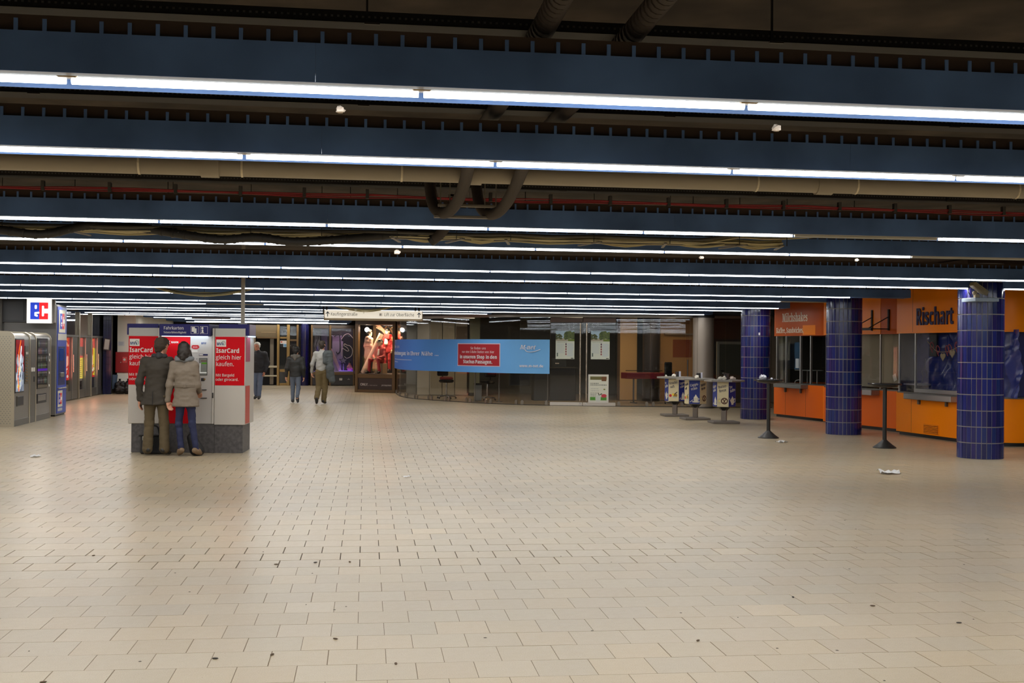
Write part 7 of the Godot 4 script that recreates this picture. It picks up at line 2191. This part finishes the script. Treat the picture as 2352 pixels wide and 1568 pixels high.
	var tall = figure("person", "tall man in a white long-sleeved shirt and olive trousers walking away", "person", Vector3(-5.27, 0, -33.4), 0.0, {
		"pelvis": Vector3(0.02, 0.9, 0.0), "waist": Vector3(0.015, 1.07, 0.0), "chest": Vector3(0.03, 1.28, 0.0), "neck": Vector3(0.015, 1.49, -0.01), "head": Vector3(0.015, 1.615, -0.03), "head_turn": Vector3(-0.05, -0.12, 0.05),
		"sl": Vector3(-0.16, 1.385, 0.0), "sr": Vector3(0.2, 1.385, 0.0), "el": Vector3(-0.25, 1.1, 0.02), "wl": Vector3(-0.28, 0.86, -0.05), "er": Vector3(0.25, 1.1, -0.04), "wr": Vector3(0.2, 1.12, -0.26),
		"hl": Vector3(-0.065, 0.88, 0.0), "hr": Vector3(0.105, 0.88, 0.0), "kl": Vector3(-0.07, 0.47, -0.02), "kr": Vector3(0.1, 0.47, -0.02), "al": Vector3(-0.085, 0.16, 0.24), "ar": Vector3(0.075, 0.085, 0.02), "tl": Vector3(-0.1, 0.045, 0.15), "tr": Vector3(0.095, 0.042, -0.12),
		"hem": Vector3(0.015, 0.955, 0.0), "thumb_l": Vector3(0.3, 0, -1), "thumb_r": Vector3(-1, 0.4, 0), "dl": Vector3(0.25, -1, -0.1)},
		{"skin": face, "top": "shirt", "top_m": M(L(0.35, 0.345, 0.325), 0.8), "legs_m": M(L(0.125, 0.088, 0.034), 0.85), "shoe_m": M(L(0.014, 0.014, 0.016), 0.5), "hair_m": M(L(0.03, 0.02, 0.012), 0.7), "hair": SHORT_HAIR, "loose": 0.012, "leg": 1.25, "hem_w": 0.07, "cell": 0.02, "cloth": 0.016, "fine": 0.009, "hem_r": 0.14, "cut": 0.9, "wrinkle": 0.01})
	part("slung_jacket", blob([[Vector3(0.13, 1.42, 0.06), Vector3(0.22, 1.4, 0.04), 0.06, 0.075], [Vector3(0.13, 1.38, 0.1), Vector3(0.12, 1.16, 0.14), 0.08, 0.06], [Vector3(0.22, 1.38, 0.05), Vector3(0.25, 1.0, 0.1), 0.09, 0.1], [Vector3(0.25, 1.0, 0.1), Vector3(0.31, 0.66, 0.09), 0.1, 0.085], [Vector3(0.25, 1.0, 0.12), Vector3(0.2, 0.75, 0.1), 0.08, 0.05], [Vector3(0.22, 1.42, -0.03), Vector3(0.22, 1.3, -0.1), 0.06, 0.05]], 0.015, 0.05, 0.012), M(L(0.075, 0.085, 0.088), 0.85), tall)
	var old = figure("person", "old white-haired man in a black jacket and jeans walking up behind the ticket machines", "person", Vector3(-7.55, 0, -35.9), PI - 0.1, {
		"pelvis": Vector3(0.0, 0.86, 0.0), "waist": Vector3(0.0, 1.05, -0.02), "chest": Vector3(0.0, 1.24, 0.0), "neck": Vector3(0.0, 1.44, -0.02), "head": Vector3(0.02, 1.575, -0.05), "head_turn": Vector3(-0.1, -0.15, 0),
		"sl": Vector3(-0.19, 1.34, 0.0), "sr": Vector3(0.19, 1.34, 0.0), "el": Vector3(-0.27, 1.08, 0.05), "wl": Vector3(-0.23, 0.83, -0.08), "er": Vector3(0.26, 1.08, 0.05), "wr": Vector3(0.25, 0.84, -0.04),
		"hl": Vector3(-0.085, 0.85, 0.0), "hr": Vector3(0.085, 0.85, 0.0), "kl": Vector3(-0.08, 0.46, -0.06), "kr": Vector3(0.085, 0.46, 0.0), "al": Vector3(-0.07, 0.085, -0.08), "ar": Vector3(0.075, 0.085, 0.08), "tl": Vector3(-0.085, 0.042, -0.2), "tr": Vector3(0.09, 0.042, -0.04),
		"hem": Vector3(0.0, 0.78, 0.0), "thumb_l": Vector3(0.4, 0, -1), "thumb_r": Vector3(-0.4, 0, -1), "dl": Vector3(0.2, -1, -0.1)},
		{"skin": M(Color(0.74, 0.5, 0.4), 0.55), "top_m": M(L(0.013, 0.012, 0.015), 0.7), "legs_m": M(L(0.11, 0.14, 0.21), 0.8), "shoe_m": M(L(0.02, 0.018, 0.017), 0.5), "hair_m": M(L(0.5, 0.47, 0.42), 0.8),
		"hair": [[Vector3(0, 0.05, 0.035), Vector3(0, 0.064, -0.01), 0.085, 0.076], [Vector3(0, 0.0, 0.045), Vector3(0, -0.04, 0.045), 0.07, 0.052], [Vector3(-0.065, 0.03, 0.0), Vector3(-0.07, -0.01, 0.005), 0.028, 0.022], [Vector3(0.065, 0.03, 0.0), Vector3(0.07, -0.01, 0.005), 0.028, 0.022]], "loose": 0.035, "girth": 1.08, "cell": 0.02, "cloth": 0.016, "fine": 0.008, "hem_r": 0.17, "cut": 0.8})
	for x in [-0.03, 0.03]:
		part("eye", ball(0.011, 8), M(Color(0.1, 0.08, 0.07), 0.3), old, Vector3(0.02, 1.575, -0.05) + Basis.from_euler(Vector3(-0.1, -0.15, 0)) * Vector3(x, 0.002, -0.083))

# ------------------------------------------------------------------ shop window figures
func mannequin(at: Vector3, turn_deg: float, label: String, kind: int):
	var pale := M(L(0.55, 0.4, 0.3), 0.4)
	var red := M(L(0.3, 0.016, 0.02), 0.6)
	var j := {
		"pelvis": Vector3(0, 0.8, 0), "waist": Vector3(0, 0.95, 0), "chest": Vector3(0, 1.12, 0), "neck": Vector3(0, 1.3, -0.01), "head": Vector3(0, 1.41, -0.02),
		"sl": Vector3(-0.16, 1.2, 0), "sr": Vector3(0.16, 1.2, 0), "el": Vector3(-0.21, 0.96, 0.03), "wl": Vector3(-0.2, 0.78, -0.05), "er": Vector3(0.21, 0.96, 0.03), "wr": Vector3(0.2, 0.78, -0.05),
		"hl": Vector3(-0.075, 0.78, 0), "hr": Vector3(0.075, 0.78, 0), "kl": Vector3(-0.08, 0.42, -0.02), "kr": Vector3(0.08, 0.42, -0.02), "al": Vector3(-0.08, 0.06, 0), "ar": Vector3(0.08, 0.06, 0), "tl": Vector3(-0.09, 0.04, -0.12), "tr": Vector3(0.09, 0.04, -0.12), "hem": Vector3(0, 0.74, 0), "thumb_l": Vector3(0.2, 0, -1), "thumb_r": Vector3(-0.2, 0, -1)}
	var look := {"skin": pale, "top_m": red, "legs_m": red, "shoe_m": m_black, "cell": 0.024, "cloth": 0.018, "fine": 0.011, "girth": 0.88, "hair_m": m_black, "hair": SHORT_HAIR, "loose": 0.02}
	if kind == 0:
		look.top_m = M(L(0.55, 0.32, 0.26), 0.7)
		look.legs_m = M(L(0.03, 0.03, 0.035), 0.7)
		j.hem = Vector3(0, 0.62, 0)
		look["hem_r"] = 0.21
	elif kind == 2:
		for k in ["pelvis", "waist", "chest", "neck", "head", "sl", "sr", "el", "er", "wl", "wr", "hl", "hr"]: j[k] = j[k] + Vector3(0, -0.34, 0)
		j.hem = Vector3(0, 0.46, 0)
		j.kl = Vector3(-0.17, 0.5, -0.4); j.kr = Vector3(0.2, 0.48, -0.36)
		j.al = Vector3(-0.2, 0.06, -0.36); j.ar = Vector3(0.25, 0.06, -0.34); j.tl = Vector3(-0.22, 0.04, -0.48); j.tr = Vector3(0.28, 0.04, -0.46)
		j.el = Vector3(-0.22, 0.6, -0.1); j.wl = Vector3(-0.05, 0.54, -0.3); j.er = Vector3(0.22, 0.6, -0.1); j.wr = Vector3(0.06, 0.53, -0.3)
	var local_turn := TURN + deg_to_rad(turn_deg) + PI
	var f = figure("mannequin", label, "mannequin", at, local_turn, j, look)
	if kind == 1:
		part("white_bib", blob([[Vector3(0, 1.22, -0.1), Vector3(0, 1.0, -0.13), 0.05, 0.07]], 0.02, 0.02), m_white, f)
		for s in [-1, 1]: part("sleeve_stripe", tubed([Vector3(s * 0.19, 1.22, -0.05), Vector3(s * 0.25, 0.95, -0.01)], 0.03, 8), M(L(0.6, 0.3, 0.12), 0.6), f)
	elif kind == 2:
		part("seat_block", bw(-0.17, 0.17, 0.0, 0.36, -0.1, 0.2, 0.01), M(L(0.3, 0.22, 0.13), 0.6), f)
		part("cap_peak", bw(-0.06, 0.06, 1.11, 1.122, -0.19, -0.08, 0.004), m_black, f)
		part("shirt_front", blob([[Vector3(0, 0.84, -0.1), Vector3(0, 0.66, -0.13), 0.03, 0.04]], 0.018, 0.02), m_white, f)
	else:
		part("belt", turned([Vector2(0.15, 0.94), Vector2(0.158, 0.945), Vector2(0.158, 0.975), Vector2(0.15, 0.98)], 20), M(L(0.3, 0.16, 0.13), 0.6), f)
		part("hood", blob([[Vector3(-0.06, 1.26, 0.06), Vector3(0.06, 1.26, 0.06), 0.05, 0.05]], 0.02, 0.03), look.top_m, f)
